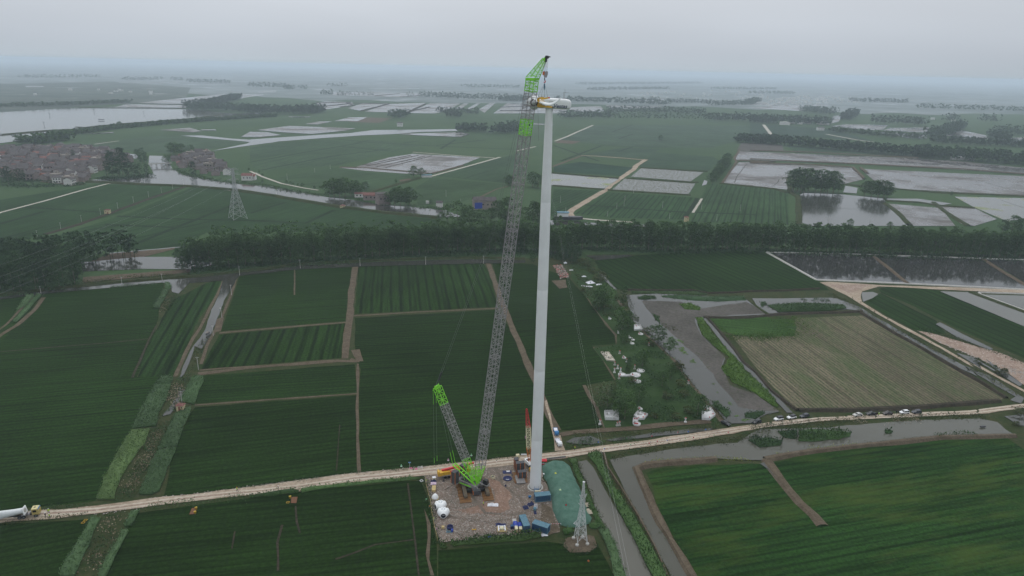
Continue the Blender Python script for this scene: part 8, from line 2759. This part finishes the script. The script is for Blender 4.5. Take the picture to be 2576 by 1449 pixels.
for fr, x, yb, yt in (('c', 538, 1252, 1188), ('c', 585, 1345, 1290), ('c', 958, 1372, 1325), ('c', 1040, 1302, 1250), ('c', 1105, 1280, 1190), ('c', 1118, 1230, 1185), ('c', 1448, 1297, 1235), ('c', 1510, 1395, 1340), ('c', 1795, 1308, 1245), ('c', 1930, 1410, 1352), ('c', 2140, 1328, 1265), ('c', 1190, 1165, 1130), ('b', 1748, 1198, 1135), ('b', 1878, 1255, 1215), ('b', 1805, 1270, 1240), ('b', 716, 950, 910), ('b', 578, 980, 942), ('b', 333, 1050, 990), ('b', 236, 1185, 1150), ('b', 1600, 1375, 1325)):
 pole(fr, x, yb, yt, 'thin pole standing in the fields beyond the tree belt', 'poles in the far fields', 0)
for fr, x, yb, yt in (('h', 699, 95, 35), ('h', 1072, 105, 45)):
 pole(fr, x, yb, yt, 'thin pole in the flooded pond above the belt', 'poles in the flooded pond', 0)
# ---------------------------------------------------------------- small buildings
M['roof_grey'] = mat_soil('grey_tiles', (0.075, 0.068, 0.068), (0.13, 0.115, 0.112), 0.3, 1.2)
M['roof_red'] = mat_soil('red_tiles', (0.18, 0.085, 0.068), (0.26, 0.13, 0.10), 0.3, 1.2)
M['roof_brown'] = mat_soil('brown_tiles', (0.15, 0.075, 0.065), (0.22, 0.115, 0.10), 0.3, 1.2)
M['wall_brick'] = mat_soil('pinkish_brick_wall', (0.20, 0.163, 0.152), (0.29, 0.245, 0.232), 0.12, 0.6)
M['wall_tan'] = mat_soil('tan_plaster_wall', (0.21, 0.185, 0.16), (0.28, 0.25, 0.22), 0.12, 0.6)
M['wall_white'] = mat_soil('whitewashed_wall', (0.52, 0.51, 0.49), (0.64, 0.63, 0.61), 0.12, 0.6)
M['wall_yellow'] = mat_plain('cream_yellow_wall', (0.52, 0.45, 0.28), 0.9, 0.1)
def gable(b, w, d, h, ov=0.35, z=0.0):
 x, y = w / 2 + ov, d / 2 + ov
 th = 0.14
 b.add([(-x, -y, z), (x, -y, z), (x, 0, z + h), (-x, 0, z + h), (-x, y, z), (x, y, z),
           (-x, -y, z + th), (x, -y, z + th), (x, 0, z + h + th), (-x, 0, z + h + th), (-x, y, z + th), (x, y, z + th)],
          [(6, 7, 8, 9), (9, 8, 11, 10), (0, 3, 2, 1), (3, 4, 5, 2), (0, 1, 7, 6), (5, 4, 10, 11), (1, 2, 8, 7), (2, 5, 11, 8), (0, 6, 9, 3), (3, 9, 10, 4)])
def hip(b, w, d, h, ov=0.3, z=0.0):
 x, y = w / 2 + ov, d / 2 + ov
 r = max(0.0, w / 2 - d / 2)
 b.add([(-x, -y, z), (x, -y, z), (x, y, z), (-x, y, z), (-r, 0, z + h), (r, 0, z + h)], [(0, 1, 5, 4), (2, 3, 4, 5), (1, 2, 5), (3, 0, 4), (3, 2, 1, 0)])
def walls_gable(w, d, h, rh):
 b = MB()
 b.add([(-w / 2, -d / 2, -0.5), (w / 2, -d / 2, -0.5), (w / 2, d / 2, -0.5), (-w / 2, d / 2, -0.5), (-w / 2, -d / 2, h), (w / 2, -d / 2, h), (w / 2, d / 2, h), (-w / 2, d / 2, h), (-w / 2, 0, h + rh), (w / 2, 0, h + rh)],
          [(0, 1, 5, 4), (2, 3, 7, 6), (1, 2, 6, 9, 5), (3, 0, 4, 8, 7), (0, 3, 2, 1)])
 return b
def house(name, loc, rz, w, d, h, rh, wall, roof, label, group=None, windows=(), kind='gable', door=False):
 t = thing(name, loc, label, 'house' if name != 'pump_house' else 'pump house', group, rz)
 if kind == 'gable':
  walls_gable(w, d, h, rh).build('wall', M[wall], t)
  b = MB()
  gable(b, w, d, rh, z=h + 0.02)
 else:
  MB().box((0, 0, h / 2 - 0.25), (w, d, h + 0.5)).build('wall', M[wall], t)
  b = MB()
  if kind == 'hip':
   hip(b, w, d, rh, z=h + 0.005)
  else:
   b.box((0, 0, h + 0.12), (w + 0.4, d + 0.4, 0.22))
 b.build('roof', M[roof], t)
 for x, z, ww, wh in windows:
  MB().box((x, -d / 2 - 0.02, z), (ww, 0.06, wh)).build('window', M['glass'], t)
 if door:
  MB().box((door, -d / 2 - 0.03, 0.95), (0.8, 0.06, 1.9)).build('door', M['roof_red'], t)
 return t
p = G('i', 1616, 760)
house('pump_house', (p.x, p.y, 0.2), 0.05, 2.6, 2.2, 2.2, 0.8, 'wall_yellow', 'roof_brown', 'small cream pump house with a brown roof between the rape strips', None, ((0.75, 1.4, 0.5, 0.5),), 'hip', -0.15)
p = G('a', 962, 1350)
house('pump_house', (p.x, p.y, 0.2), 0.1, 4.2, 3.4, 3.4, 0.9, 'wall_yellow', 'roof_brown', 'cream pump house beside the dark drain in the left fields', None, ((-0.9, 2.0, 0.7, 0.7),), 'hip', 0.8)
p = G('b', 828, 1298)
house('pump_house', (p.x, p.y, 0.2), -0.1, 4.4, 3.4, 2.4, 0.9, 'wall_yellow', 'roof_brown', 'cream pump house on the near bank of the river', None, ((-1.0, 1.5, 0.7, 0.7), (1.0, 1.5, 0.7, 0.7)), 'hip')
p = G('c', 1660, 1418)
house('pump_house', (p.x, p.y, 0.2), 0.0, 3.6, 3.4, 4.0, 0.9, 'wall_yellow', 'roof_brown', 'cream pump house showing above the belt beside a thin field path', None, ((0.7, 2.9, 0.6, 0.7),), 'hip')
# houses on the river bank
RV = [('b', 1075, 1222, 0.15, 14, 8, 4.5, 2.2, 'wall_brick', 'roof_brown', 'low brick house with a brown roof left among the trees by the river', 'gable'),
      ('b', 1145, 1222, 0.15, 13, 8, 4.2, 2.0, 'wall_brick', 'roof_brown', 'low brick house with a brown roof, middle of the river houses', 'gable'),
      ('b', 1185, 1262, 0.5, 12, 10, 10.5, 0, 'wall_brick', 'roof_grey', 'taller flat roofed brick house right at the water, beside the right grove', 'flat'),
      ('b', 985, 1198, 0.1, 11, 6, 3.0, 1.5, 'wall_white', 'roof_brown', 'small white shed behind the left grove by the river', 'gable'),
      ('b', 2040, 1305, 0.25, 11, 9, 8.5, 3.0, 'wall_brick', 'roof_grey', 'gabled house with a bright blue panel on its wall, behind the crane boom', 'gable'),
      ('b', 2140, 1300, 0.25, 11, 9, 7.5, 3.2, 'wall_tan', 'roof_grey', 'gabled grey house next to the one with the blue panel', 'gable'),
      ('b', 1690, 1290, 0.0, 6, 5, 4.0, 1.8, 'wall_white', 'roof_grey', 'small grey gabled hut on the far river bank right of the white hut', 'gable'),
      ('b', 1583, 1258, 0.0, 3.0, 2.2, 2.0, 0, 'wall_white', 'wall_white', 'tiny white hut in the field above the river', 'flat'),
      ('a', 2210, 1048, 0.1, 12, 8, 5.0, 2.6, 'wall_white', 'roof_brown', 'white house with a brown roof on the river bank right of the pylon top', 'gable'),
      ('b', 5, 1045, 0.1, 12, 8, 4.0, 2.4, 'wall_white', 'roof_red', 'white bungalow beside the river path right of the hamlet', 'gable'),
      ('d', 625, 605, 0.0, 16, 10, 6.0, 2.0, 'wall_white', 'roof_grey', 'white farm building at the end of the far fields', 'gable'),
      ('b', 1338, 570, 0.0, 12, 9, 7.0, 2.0, 'wall_white', 'roof_grey', 'lone white house on the bank of the north river', 'gable'),
      ('d', 1890, 868, 0.0, 36, 8, 4.0, 1.5, 'wall_white', 'wall_white', 'long white shed at the pond end before the far belt', 'gable')]
for fr, x, y, rz, w, d, h, rh, wm, rm, lb, kd in RV:
 p = G(fr, x, y)
 win = [(-w * 0.28, h * 0.55, 1.3, 1.5), (w * 0.05, h * 0.55, 1.3, 1.5), (w * 0.3, h * 0.55, 1.3, 1.5)] if w > 7 and w < 20 else []
 hh_ = house('house' if w < 20 else 'shed', (p.x, p.y, 0.4), rz, w, d, h, rh, wm, rm, lb, None, win, kd)
 if 'bright blue panel' in lb:
  MB().box((-1.2, -d / 2 - 0.05, h * 0.42), (7.4, 0.06, h * 0.7)).build('blue_panel', M['tarp_blue'], hh_)
p = G('b', 1575, 1022)
house('shed', (p.x, p.y, 0.4), 0.3, 12, 5, 2.2, 0.6, 'wall_white', 'cont_top', 'low blue roofed shed at the corner of the paddy', None, (), 'gable')
# village: house kinds shared, each house an object of its own
VR = random.Random(21)
VK = []
for w, d, h, rh, wm, rm, kd in ((11, 8, 6.0, 2.6, 'wall_brick', 'roof_grey', 'gable'), (12, 8, 6.4, 2.6, 'wall_brick', 'roof_grey', 'gable'), (10, 8, 3.6, 2.2, 'wall_brick', 'roof_grey', 'gable'), (11, 7, 3.4, 2.2, 'wall_tan', 'roof_brown', 'gable'),
        (11, 9, 7.0, 0, 'wall_tan', 'wall_tan', 'flat'), (9, 8, 6.2, 2.2, 'wall_white', 'roof_grey', 'gable'), (10, 7, 3.4, 2.2, 'wall_white', 'roof_red', 'gable')):
 wall = (walls_gable(w, d, h, rh) if kd == 'gable' else MB().box((0, 0, h / 2 - 0.25), (w, d, h + 0.5))).mesh('wall', M[wm])
 b = MB()
 if kd == 'gable':
  gable(b, w, d, rh, z=h + 0.02)
 else:
  b.box((0, 0, h + 0.12), (w + 0.3, d + 0.3, 0.24))
  b.box((w * 0.2, 0, h + 1.3), (3, 3, 2.2))
 roof = b.mesh('roof', M[rm])
 win = MB().box((0, -d / 2 - 0.02, 0), (1.5, 0.08, 1.5)).mesh('window', M['glass'])
 VK.append((wall, roof, win, w, d, h, wm, rm, kd))
VL = ['two storey brick house with a grey gable roof', 'long two storey brick house with a grey gable roof', 'low brick house with a grey gable roof', 'low tan house with a brown roof', 'flat roofed tan block', 'white two storey house with a grey roof', 'low white house with a red roof']
def village(s, where, group, ang, step, p_gap):
 ps = pts(s)
 lo = Vector((min(p.x for p in ps), min(p.y for p in ps)))
 hi = Vector((max(p.x for p in ps), max(p.y for p in ps)))
 cnt = 0
 poly = np.array([(p.x, p.y) for p in ps])
 ca, sa = math.cos(ang), math.sin(ang)
 c = (lo + hi) / 2
 R_ = int((hi - lo).length / step[0])
 out = []
 for i in range(-R_, R_):
  for j in range(-R_, R_):
   x = i * step[0] + VR.uniform(-2.2, 2.2) + (j % 2) * 5
   y = j * step[1] + VR.uniform(-2.5, 2.5)
   q = (c.x + x * ca - y * sa, c.y + x * sa + y * ca)
   if VR.random() < p_gap or not inside(np.array([q]), poly)[0]:
    continue
   out.append(q)
 out.sort(key=lambda q: q[1])
 for q in out:
  k = VR.choices(range(7), (30, 18, 22, 12, 8, 7, 3))[0]
  wall, roof, win, w, d, h, wm, rm, kd = VK[k]
  t = thing('village_house', (q[0], q[1], 0.4), VL[k] + ' ' + where, 'house', group, ang + VR.choice((0, 0, 0, math.pi / 2)) + VR.uniform(-0.08, 0.08))
  sc = VR.uniform(0.85, 1.12)
  t.scale = (sc, sc, sc * VR.uniform(0.92, 1.1))
  obj('wall', wall, t)
  obj('roof', roof, t)
  if cnt < 45 and h > 5:
   for xx in (-w * 0.3, 0, w * 0.3):
    for zz_ in ((1.6, 4.6) if h > 5 else (1.6,)):
     obj('window', win, t, (xx, 0, zz_))
  cnt += 1
 return cnt
nv = village('a -60,800 0,785 500,765 760,780 900,788 1110,830 1190,890 1000,900 930,930 880,970 820,1000 740,1080 640,1095 540,1085 400,1060 250,1050 0,1010 -60,1000', 'in the left village', 'houses of the village on the left', 0.12, (13.2, 15.5), 0.04)
nv += village('a 1560,880 1600,845 1740,835 1830,800 1880,800 1890,860 1920,890 2000,930 2050,960 2030,1000 1900,1008 1820,1000 1760,950 1640,945 1560,925', 'in the hamlet across the bridge', 'houses of the hamlet across the bridge', 0.18, (13.5, 16), 0.08)
print('village houses', nv)
sheet('village_ground', 'a -60,800 0,785 500,765 760,780 900,788 1110,830 1190,890 1000,900 930,930 880,970 820,1000 740,1090 640,1100 540,1090 400,1070 250,1055 0,1015 -60,1000', 'dirt', None, None, 2, 10)
fringe('village_shrubs', 'a 0,1085 250,1110 540,1100 760,1085', 14, 4, 1.2, 1.2, M['dark_leaf'])
fringe('village_shrubs', 'a 0,1030 300,1060 560,1075', 10, 3, 1.0, 1.2, M['dark_leaf'])
fringe('village_shrubs', 'a 880,1035 1100,1040 1350,1010', 14, 4, 1.6, 1.2, M['dark_leaf'])
fringe('village_shrubs', 'a 1550,950 1700,1010 1900,1045 2050,1080 2200,1070', 10, 2.5, 1.2, 1.0, M['poplar_leaf'])
fringe('river_shrubs', 'b 0,1075 250,1125 480,1165 700,1190', 12, 2.0, 1.2, 0.9, M['poplar_leaf'])
fringe('river_shrubs', 'b 1380,1290 1600,1300 1740,1310', 12, 2.0, 1.2, 0.9, M['poplar_leaf'])
fringe('river_shrubs', 'b 950,1230 1060,1255 1200,1275', 6, 2.0, 1.2, 0.9, M['dark_leaf'])
# far villages: specks that read as one mass
def far_village(s, dens, seed):
 rng = random.Random(seed)
 P = scatter(pts(s), dens)
 b = MB()
 for x, y in P:
  w, d, h = rng.uniform(8, 16), rng.uniform(7, 10), rng.uniform(4, 9)
  b.box((x, y, h / 2), (w, d, h), rz=rng.uniform(-0.3, 0.3))
 o = b.build('distant_village', M['wall_white'])
 return tag(o, kind='stuff')
far_village('d 0,330 500,300 950,320 1000,370 500,380 100,400', 0.00018, 3)
far_village('d 900,470 1300,470 1700,520 1950,560 1800,520 1400,480', 0.0003, 4)
far_village('c 1200,270 2000,250 2452,290 2452,320 1700,330 1200,310', 0.00006, 5)
far_village('a 100,240 1500,250 1500,300 100,290', 0.00003, 6)
far_village('d 200,540 700,540 700,560 200,560', 0.0012, 7)
# bridge
a0, a1 = G('a', 1320, 905, 4.2), G('a', 1530, 897, 4.2)
t = thing('footbridge', (a0.x, a0.y, 0), 'concrete footbridge on slim piers across the river, joining village and hamlet', 'bridge')
o_ = Vector((a0.x, a0.y, 0))
MB().bar(a0 - o_, a1 - o_, 1.6).build('deck', M['concrete'], t)
for f in (0.12, 0.34, 0.56, 0.80):
 q = a0.lerp(a1, f) - o_
 b = MB()
 for s in (-1.2, 1.2):
  b.bar((q.x, q.y + s, -1), (q.x, q.y + s, q.z), 0.7)
 b.build('pier', M['concrete'], t)
b = MB()
for s in (-1.0, 1.0):
 b.bar(a0 - o_ + Vector((0, s, 1.6)), a1 - o_ + Vector((0, s, 1.6)), 0.2)
b.build('railing', M['galv_far'], t)
# boats
def boat(fr, x, y, ln, rz, label, name='boat', cabin=True, hull='darkgrey', sh='grey_steel', z=0.9):
 p = G(fr, x, y)
 t = thing(name, (p.x, p.y, z), label, 'boat', None, rz)
 b = MB()
 w, h = ln * 0.24, ln * 0.10
 prof = [(-0.5, 0.8), (-0.45, 1), (0.2, 1), (0.38, 0.7), (0.5, 0.08)]
 vs = []
 for f, k in prof:
  for zz_, kk in ((-0.2, 0.75), (h, 1.0)):
   vs += [(f * ln, -w / 2 * k * kk, zz_), (f * ln, w / 2 * k * kk, zz_)]
 fs = []
 for j in range(len(prof) - 1):
  q0, q1 = j * 4, j * 4 + 4
  fs += [(q0, q1, q1 + 2, q0 + 2), (q0 + 1, q0 + 3, q1 + 3, q1 + 1), (q0 + 2, q1 + 2, q1 + 3, q0 + 3)]
 fs += [(0, 2, 3, 1), (16, 17, 19, 18)]
 b.add(vs, fs)
 b.build('hull', M[hull], t)
 if cabin:
  MB().box((-ln * 0.2, 0, h + ln * 0.07), (ln * 0.36, w * 0.8, ln * 0.13)).build('cabin', M[sh], t)
  MB().box((-ln * 0.2, 0, h + ln * 0.145), (ln * 0.42, w * 0.95, ln * 0.02)).build('cabin_roof', M['wall_tan'] if name == 'boat' else M['cont_top'], t)
 return t
boat('e', 1858, 1205, 3.8, 1.45, 'small work boat with a tan cabin roof moored in the narrow ditch')
boat('a', 905, 518, 13, 0.0, 'dark flat boat out on the big lake', 'boat', False, 'darkgrey', 'grey_steel', 2.0)
boat('c', 610, 1412, 26, 0.05, 'long barge with a pale blue deckhouse moored behind the belt right of the tower', 'barge', True, 'darkgrey', 'white_paint', 1.5)
boat('l', 1580, 445, 2.6, 0.2, 'small dark raft with sticks on the right hand canal', 'boat', False, 'darkgrey', 'grey_steel', 0.7)
for fr, x, y in (('a', 442, 475), ('a', 838, 440), ('a', 1283, 460), ('a', 393, 560)):
 p = G(fr, x, y)
 t = thing('fishing_stake', (p.x, p.y, 2.0), 'small dark fishing stake standing in the big lake', 'stake', 'fishing stakes in the lake')
 MB().bar((0, 0, -1), (0, 0, 4), 0.8, 5).build('post', M['darkgrey'], t)
 MB().box((0, 0, 4.2), (4, 2, 0.7)).build('platform', M['darkgrey'], t)
# ---------------------------------------------------------------- tombs
M['tomb_white'] = mat_plain('whitewashed_tomb', (0.60, 0.60, 0.60), 0.8, 0.15, var=0.12, dirt=(0.36, 0.34, 0.31))
M['tomb_grey'] = mat_plain('grey_tomb_stone', (0.38, 0.37, 0.35), 0.85, 0.1, var=0.2, dirt=(0.2, 0.18, 0.15))
M['tomb_sand'] = mat_plain('sandy_tomb_slab', (0.47, 0.43, 0.36), 0.9, 0.1, var=0.15, dirt=(0.34, 0.3, 0.24))
def flowers(t, x, y, z, r=0.22, h=0.5):
 b = MB()
 b.sphere((x, y, z + h), r, 7, 5, jit=0.5, rng=TR)
 b.sphere((x + r * 0.8, y, z + h - r * 0.6), r * 0.8, 7, 5, jit=0.5, rng=TR)
 b.bar((x, y, z), (x, y, z + h), 0.07)
 b.build('red_flowers', M['red'], t)
def tomb_round(fr, x, y, r, label, cone=True, wall=0.35, fl=1):
 p = G(fr, x, y)
 t = thing('round_tomb', (p.x, p.y, 0.3), label, 'tomb', 'white tombs of the graveyard', TR.uniform(-0.5, 0.5))
 MB().lathe([(r, -0.2), (r, wall), (r * 0.93, wall + 0.03), (r * 0.88, wall), (r * 0.86, 0.16)], 28).build('ring_wall', M['tomb_white'], t)
 MB().lathe([(r * 0.84, 0), (r * 0.84, 0.2)], 28).build('floor', M['tomb_white'], t)
 if cone:
  MB().lathe([(r * 0.52, 0.2), (r * 0.42, 0.45), (r * 0.2, 0.8), (0.06, 1.05)], 22).build('mound', M['tomb_white'], t, True)
 b = MB()
 b.box((-r * 0.6, -r * 0.2, 0.7), (0.45, 0.16, 1.0))
 b.box((-r * 0.6, -r * 0.2, 1.25), (0.6, 0.22, 0.12))
 b.build('headstone', M['tomb_grey'], t)
 for k in range(fl):
  flowers(t, -r * 0.6 + 0.5 * k, -r * 0.45, 0.2)
 return t
def tomb_court(fr, s, hgt, label, fl=2, mat='tomb_white', mounds=1, rail=True):
 ps = [q for q in pts(fr + ' ' + s)]
 c = sum(ps, Vector((0, 0, 0))) / len(ps)
 t = thing('tomb_court', (c.x, c.y, 0.3), label, 'tomb', 'white tombs of the graveyard')
 rel = [q - c for q in ps]
 MB().prism([(q.x, q.y) for q in rel], -0.3, hgt * 0.35).build('platform', M[mat], t)
 n = len(rel)
 for i in range(n):
  a, b_ = rel[i], rel[(i + 1) % n]
  b = MB()
  d = (b_ - a)
  m_ = (a + b_) / 2
  b.box((m_.x * 0.985, m_.y * 0.985, hgt * 0.35 + hgt * 0.3), (d.length, 0.16, hgt * 0.6), rz=math.atan2(d.y, d.x))
  if rail:
   k = max(1, int(d.length / 0.8))
   for j in range(k):
    q = a.lerp(b_, (j + 0.5) / k) * 0.985
    b.box((q.x, q.y, hgt * 0.98), (0.2, 0.2, 0.25))
  b.build('parapet', M[mat], t)
 for k in range(mounds):
  q = rel[0].lerp(rel[2 % n], 0.35 + 0.3 * k)
  MB().lathe([(0.9, hgt * 0.35), (0.7, hgt * 0.35 + 0.4), (0.35, hgt * 0.35 + 0.75), (0.05, hgt * 0.35 + 0.9)], 18, None, (q.x, q.y, 0)).build('mound', M[mat], t, True)
  MB().box((q.x - 0.9, q.y - 0.5, hgt * 0.35 + 0.5), (0.5, 0.16, 0.9)).build('headstone', M['tomb_grey'], t)
 for k in range(fl):
  q = rel[k % n] * (0.45 + 0.12 * k)
  flowers(t, q.x, q.y, hgt * 0.35)
 return t
tomb_court('j', '565,590 655,590 725,690 630,680', 0.5, 'long sandy walled grave court at the field edge', 0, 'tomb_sand', 2, False)
tomb_court('j', '937,290 1000,290 1030,340 935,345', 0.8, 'white square walled tomb on the marsh path under the biggest tree', 1, 'tomb_white', 0)
tomb_court('aa', '75,1060 320,1050 340,1190 90,1185', 1.2, 'large walled white tomb with a balustrade and round openings by the willow', 0, 'tomb_white', 1)
tomb_court('aa', '680,1050 865,1105 800,1180 690,1185 610,1130', 0.8, 'white angled tomb court with red flowers near the lower path', 4, 'tomb_white', 1)
tomb_round('aa', 665, 1262, 1.5, 'white rounded tomb with red flowers just below the angled court', True, 0.35, 3)
tomb_court('aa', '600,1165 680,1170 690,1200 650,1260 590,1250', 0.6, 'small white forecourt between the angled court and the rounded tomb', 2, 'tomb_white', 0, False)
tomb_court('j', '1710,1210 1780,1205 1840,1300 1780,1345 1690,1340 1690,1270', 0.9, 'white tomb court with red cloths at the road corner', 4, 'tomb_white', 1)
tomb_round('aa', 640, 375, 2.3, 'large white round tomb with a cone mound in the cluster', True, 0.35, 1)
tomb_round('aa', 395, 370, 1.7, 'white round tomb with dark shrubs at the left of the cluster', False, 0.4, 1)
tomb_round('aa', 735, 300, 1.8, 'white ring tomb half hidden by shrubs, upper right of the cluster', False, 0.35, 0)
tomb_round('aa', 725, 990, 1.0, 'small white round tomb with a red flower above the angled court', True, 0.3, 1)
tomb_round('aa', 675, 490, 1.7, 'pale round tomb overgrown with flowering weeds', False, 0.25, 1)
tomb_court('aa', '440,380 550,372 555,395 445,402', 0.5, 'low white link wall between the two round tombs', 0, 'tomb_white', 0, False)
for x, y, r, lb in ((665, 215, 0.9, 'small white pyramid tomb at the field edge'), (1010, 385, 1.3, 'white canopy tomb below the square walled one'), (760, 375, 0.45, 'tiny white stone tomb by the field corner'), (915, 490, 1.1, 'flat white round tomb above the orange bush'), (925, 450, 0.9, 'second flat white tomb below the canopy tomb'), (890, 425, 0.7, 'third small flat white tomb below the canopy tomb'), (825, 650, 1.0, 'pale low tomb right of the long sandy court')):
 tomb_round('j', x, y, r, lb, y not in (490, 450, 425), 0.2, 1 if y in (385, 650) else 0)
def stele(fr, x, y, h, label, mat='tomb_grey', fl=1):
 p = G(fr, x, y)
 t = thing('grave_stele', (p.x, p.y, 0.3), label, 'gravestone', 'upright gravestones', TR.uniform(-0.3, 0.3))
 MB().box((0, 0, 0.15), (1.0, 0.8, 0.4)).build('plinth', M[mat], t)
 b = MB().box((0, 0, 0.3 + h / 2), (0.5, 0.2, h))
 b.box((0, 0, 0.35 + h), (0.75, 0.35, 0.14))
 b.add([(-0.4, -0.2, h + 0.42), (0.4, -0.2, h + 0.42), (0.4, 0.2, h + 0.42), (-0.4, 0.2, h + 0.42), (0, 0, h + 0.75)], [(0, 1, 4), (1, 2, 4), (2, 3, 4), (3, 0, 4)])
 b.build('stone', M[mat], t)
 if fl:
  flowers(t, 0.0, -0.1, h + 0.3, 0.2, 0.4)
for fr, x, y, h, lb, mt in (('aa', 260, 330, 1.6, 'left tall white stele in the tomb cluster', 'tomb_white'), ('aa', 318, 260, 1.4, 'middle white stele with a red ball in the tomb cluster', 'tomb_white'), ('aa', 370, 320, 1.6, 'right tall white stele in the tomb cluster', 'tomb_white'), ('aa', 625, 265, 1.4, 'grey stele with red flowers behind the large round tomb', 'tomb_grey'), ('aa', 350, 1290, 1.2, 'grey stele with a red flower in front of the walled white tomb', 'tomb_grey'), ('aa', 310, 1295, 0.9, 'short grey stone left of the grey stele', 'tomb_grey'), ('j', 555, 1395, 1.4, 'white stele with an orange red flower at the path fork', 'tomb_white'), ('j', 1507, 1370, 1.3, 'white stele with red flowers standing on the lower path', 'tomb_white'),
       ('aa', 265, 195, 0.9, 'small stone with a red ball above the tomb cluster', 'tomb_grey'), ('aa', 480, 135, 0.8, 'small white stone with a red ball near the sandy court', 'tomb_white'), ('j', 1540, 940, 0.9, 'pink stone with red flowers beside the marsh path', 'tomb_grey'), ('j', 775, 605, 0.9, 'brownish stele right of the sandy court', 'tomb_grey'), ('aa', 345, 440, 0.7, 'small stone with a red flower at the foot of the cluster', 'tomb_grey'), ('j', 1100, 515, 0.9, 'grey stone under the round trees of the marsh path', 'tomb_grey')):
 stele(fr, x, y, h, lb, mt)
# brick heap with white slabs near the belt and white sheets
cloth('white_sheet', 'big white sheet spread on the grass below the brick heap', G('g', 805, 630), 5.5, 4.5, 1.2, M['sheet_white'], 0.4, 51, 'sheet', 0.3)
cloth('white_sheet', 'long white sheet on the grass below the big one', G('g', 775, 662), 7.0, 2.2, 0.7, M['sheet_white'], -0.4, 53, 'sheet', 0.3)
cloth('white_sheet', 'white sheet half hidden in the scrub right of the big one', G('g', 885, 648), 4.0, 2.2, 0.7, M['sheet_white'], 0.2, 55, 'sheet', 0.3)
cloth('white_sheet', 'small white sheet above the big one beside the path', G('g', 748, 576), 3.0, 1.4, 0.8, M['sheet_white'], 0.1, 57, 'sheet', 0.3)
cloth('white_sheet', 'white board leaning under the broad poplars', G('g', 583, 456), 2.2, 1.6, 1.2, M['sheet_white'], 0.3, 59, 'sheet', 0.3)
cloth('white_sheet', 'white litter beside the brick heap', G('g', 635, 518), 2.8, 1.2, 0.5, M['sheet_white'], 0.2, 61, 'sheet', 0.3)
stones('brick_heap', 'g 470,480 555,470 620,585 540,600', 1.6, 0.2, 0.55, M['stone_pale'], 0.6)
stones('brick_heap', 'g 470,480 555,470 620,585 540,600', 0.7, 0.2, 0.5, M['stone_red'], 0.7)
stones('brick_heap', 'g 470,480 555,470 620,585 540,600', 0.25, 0.2, 0.5, M['red'], 0.8)
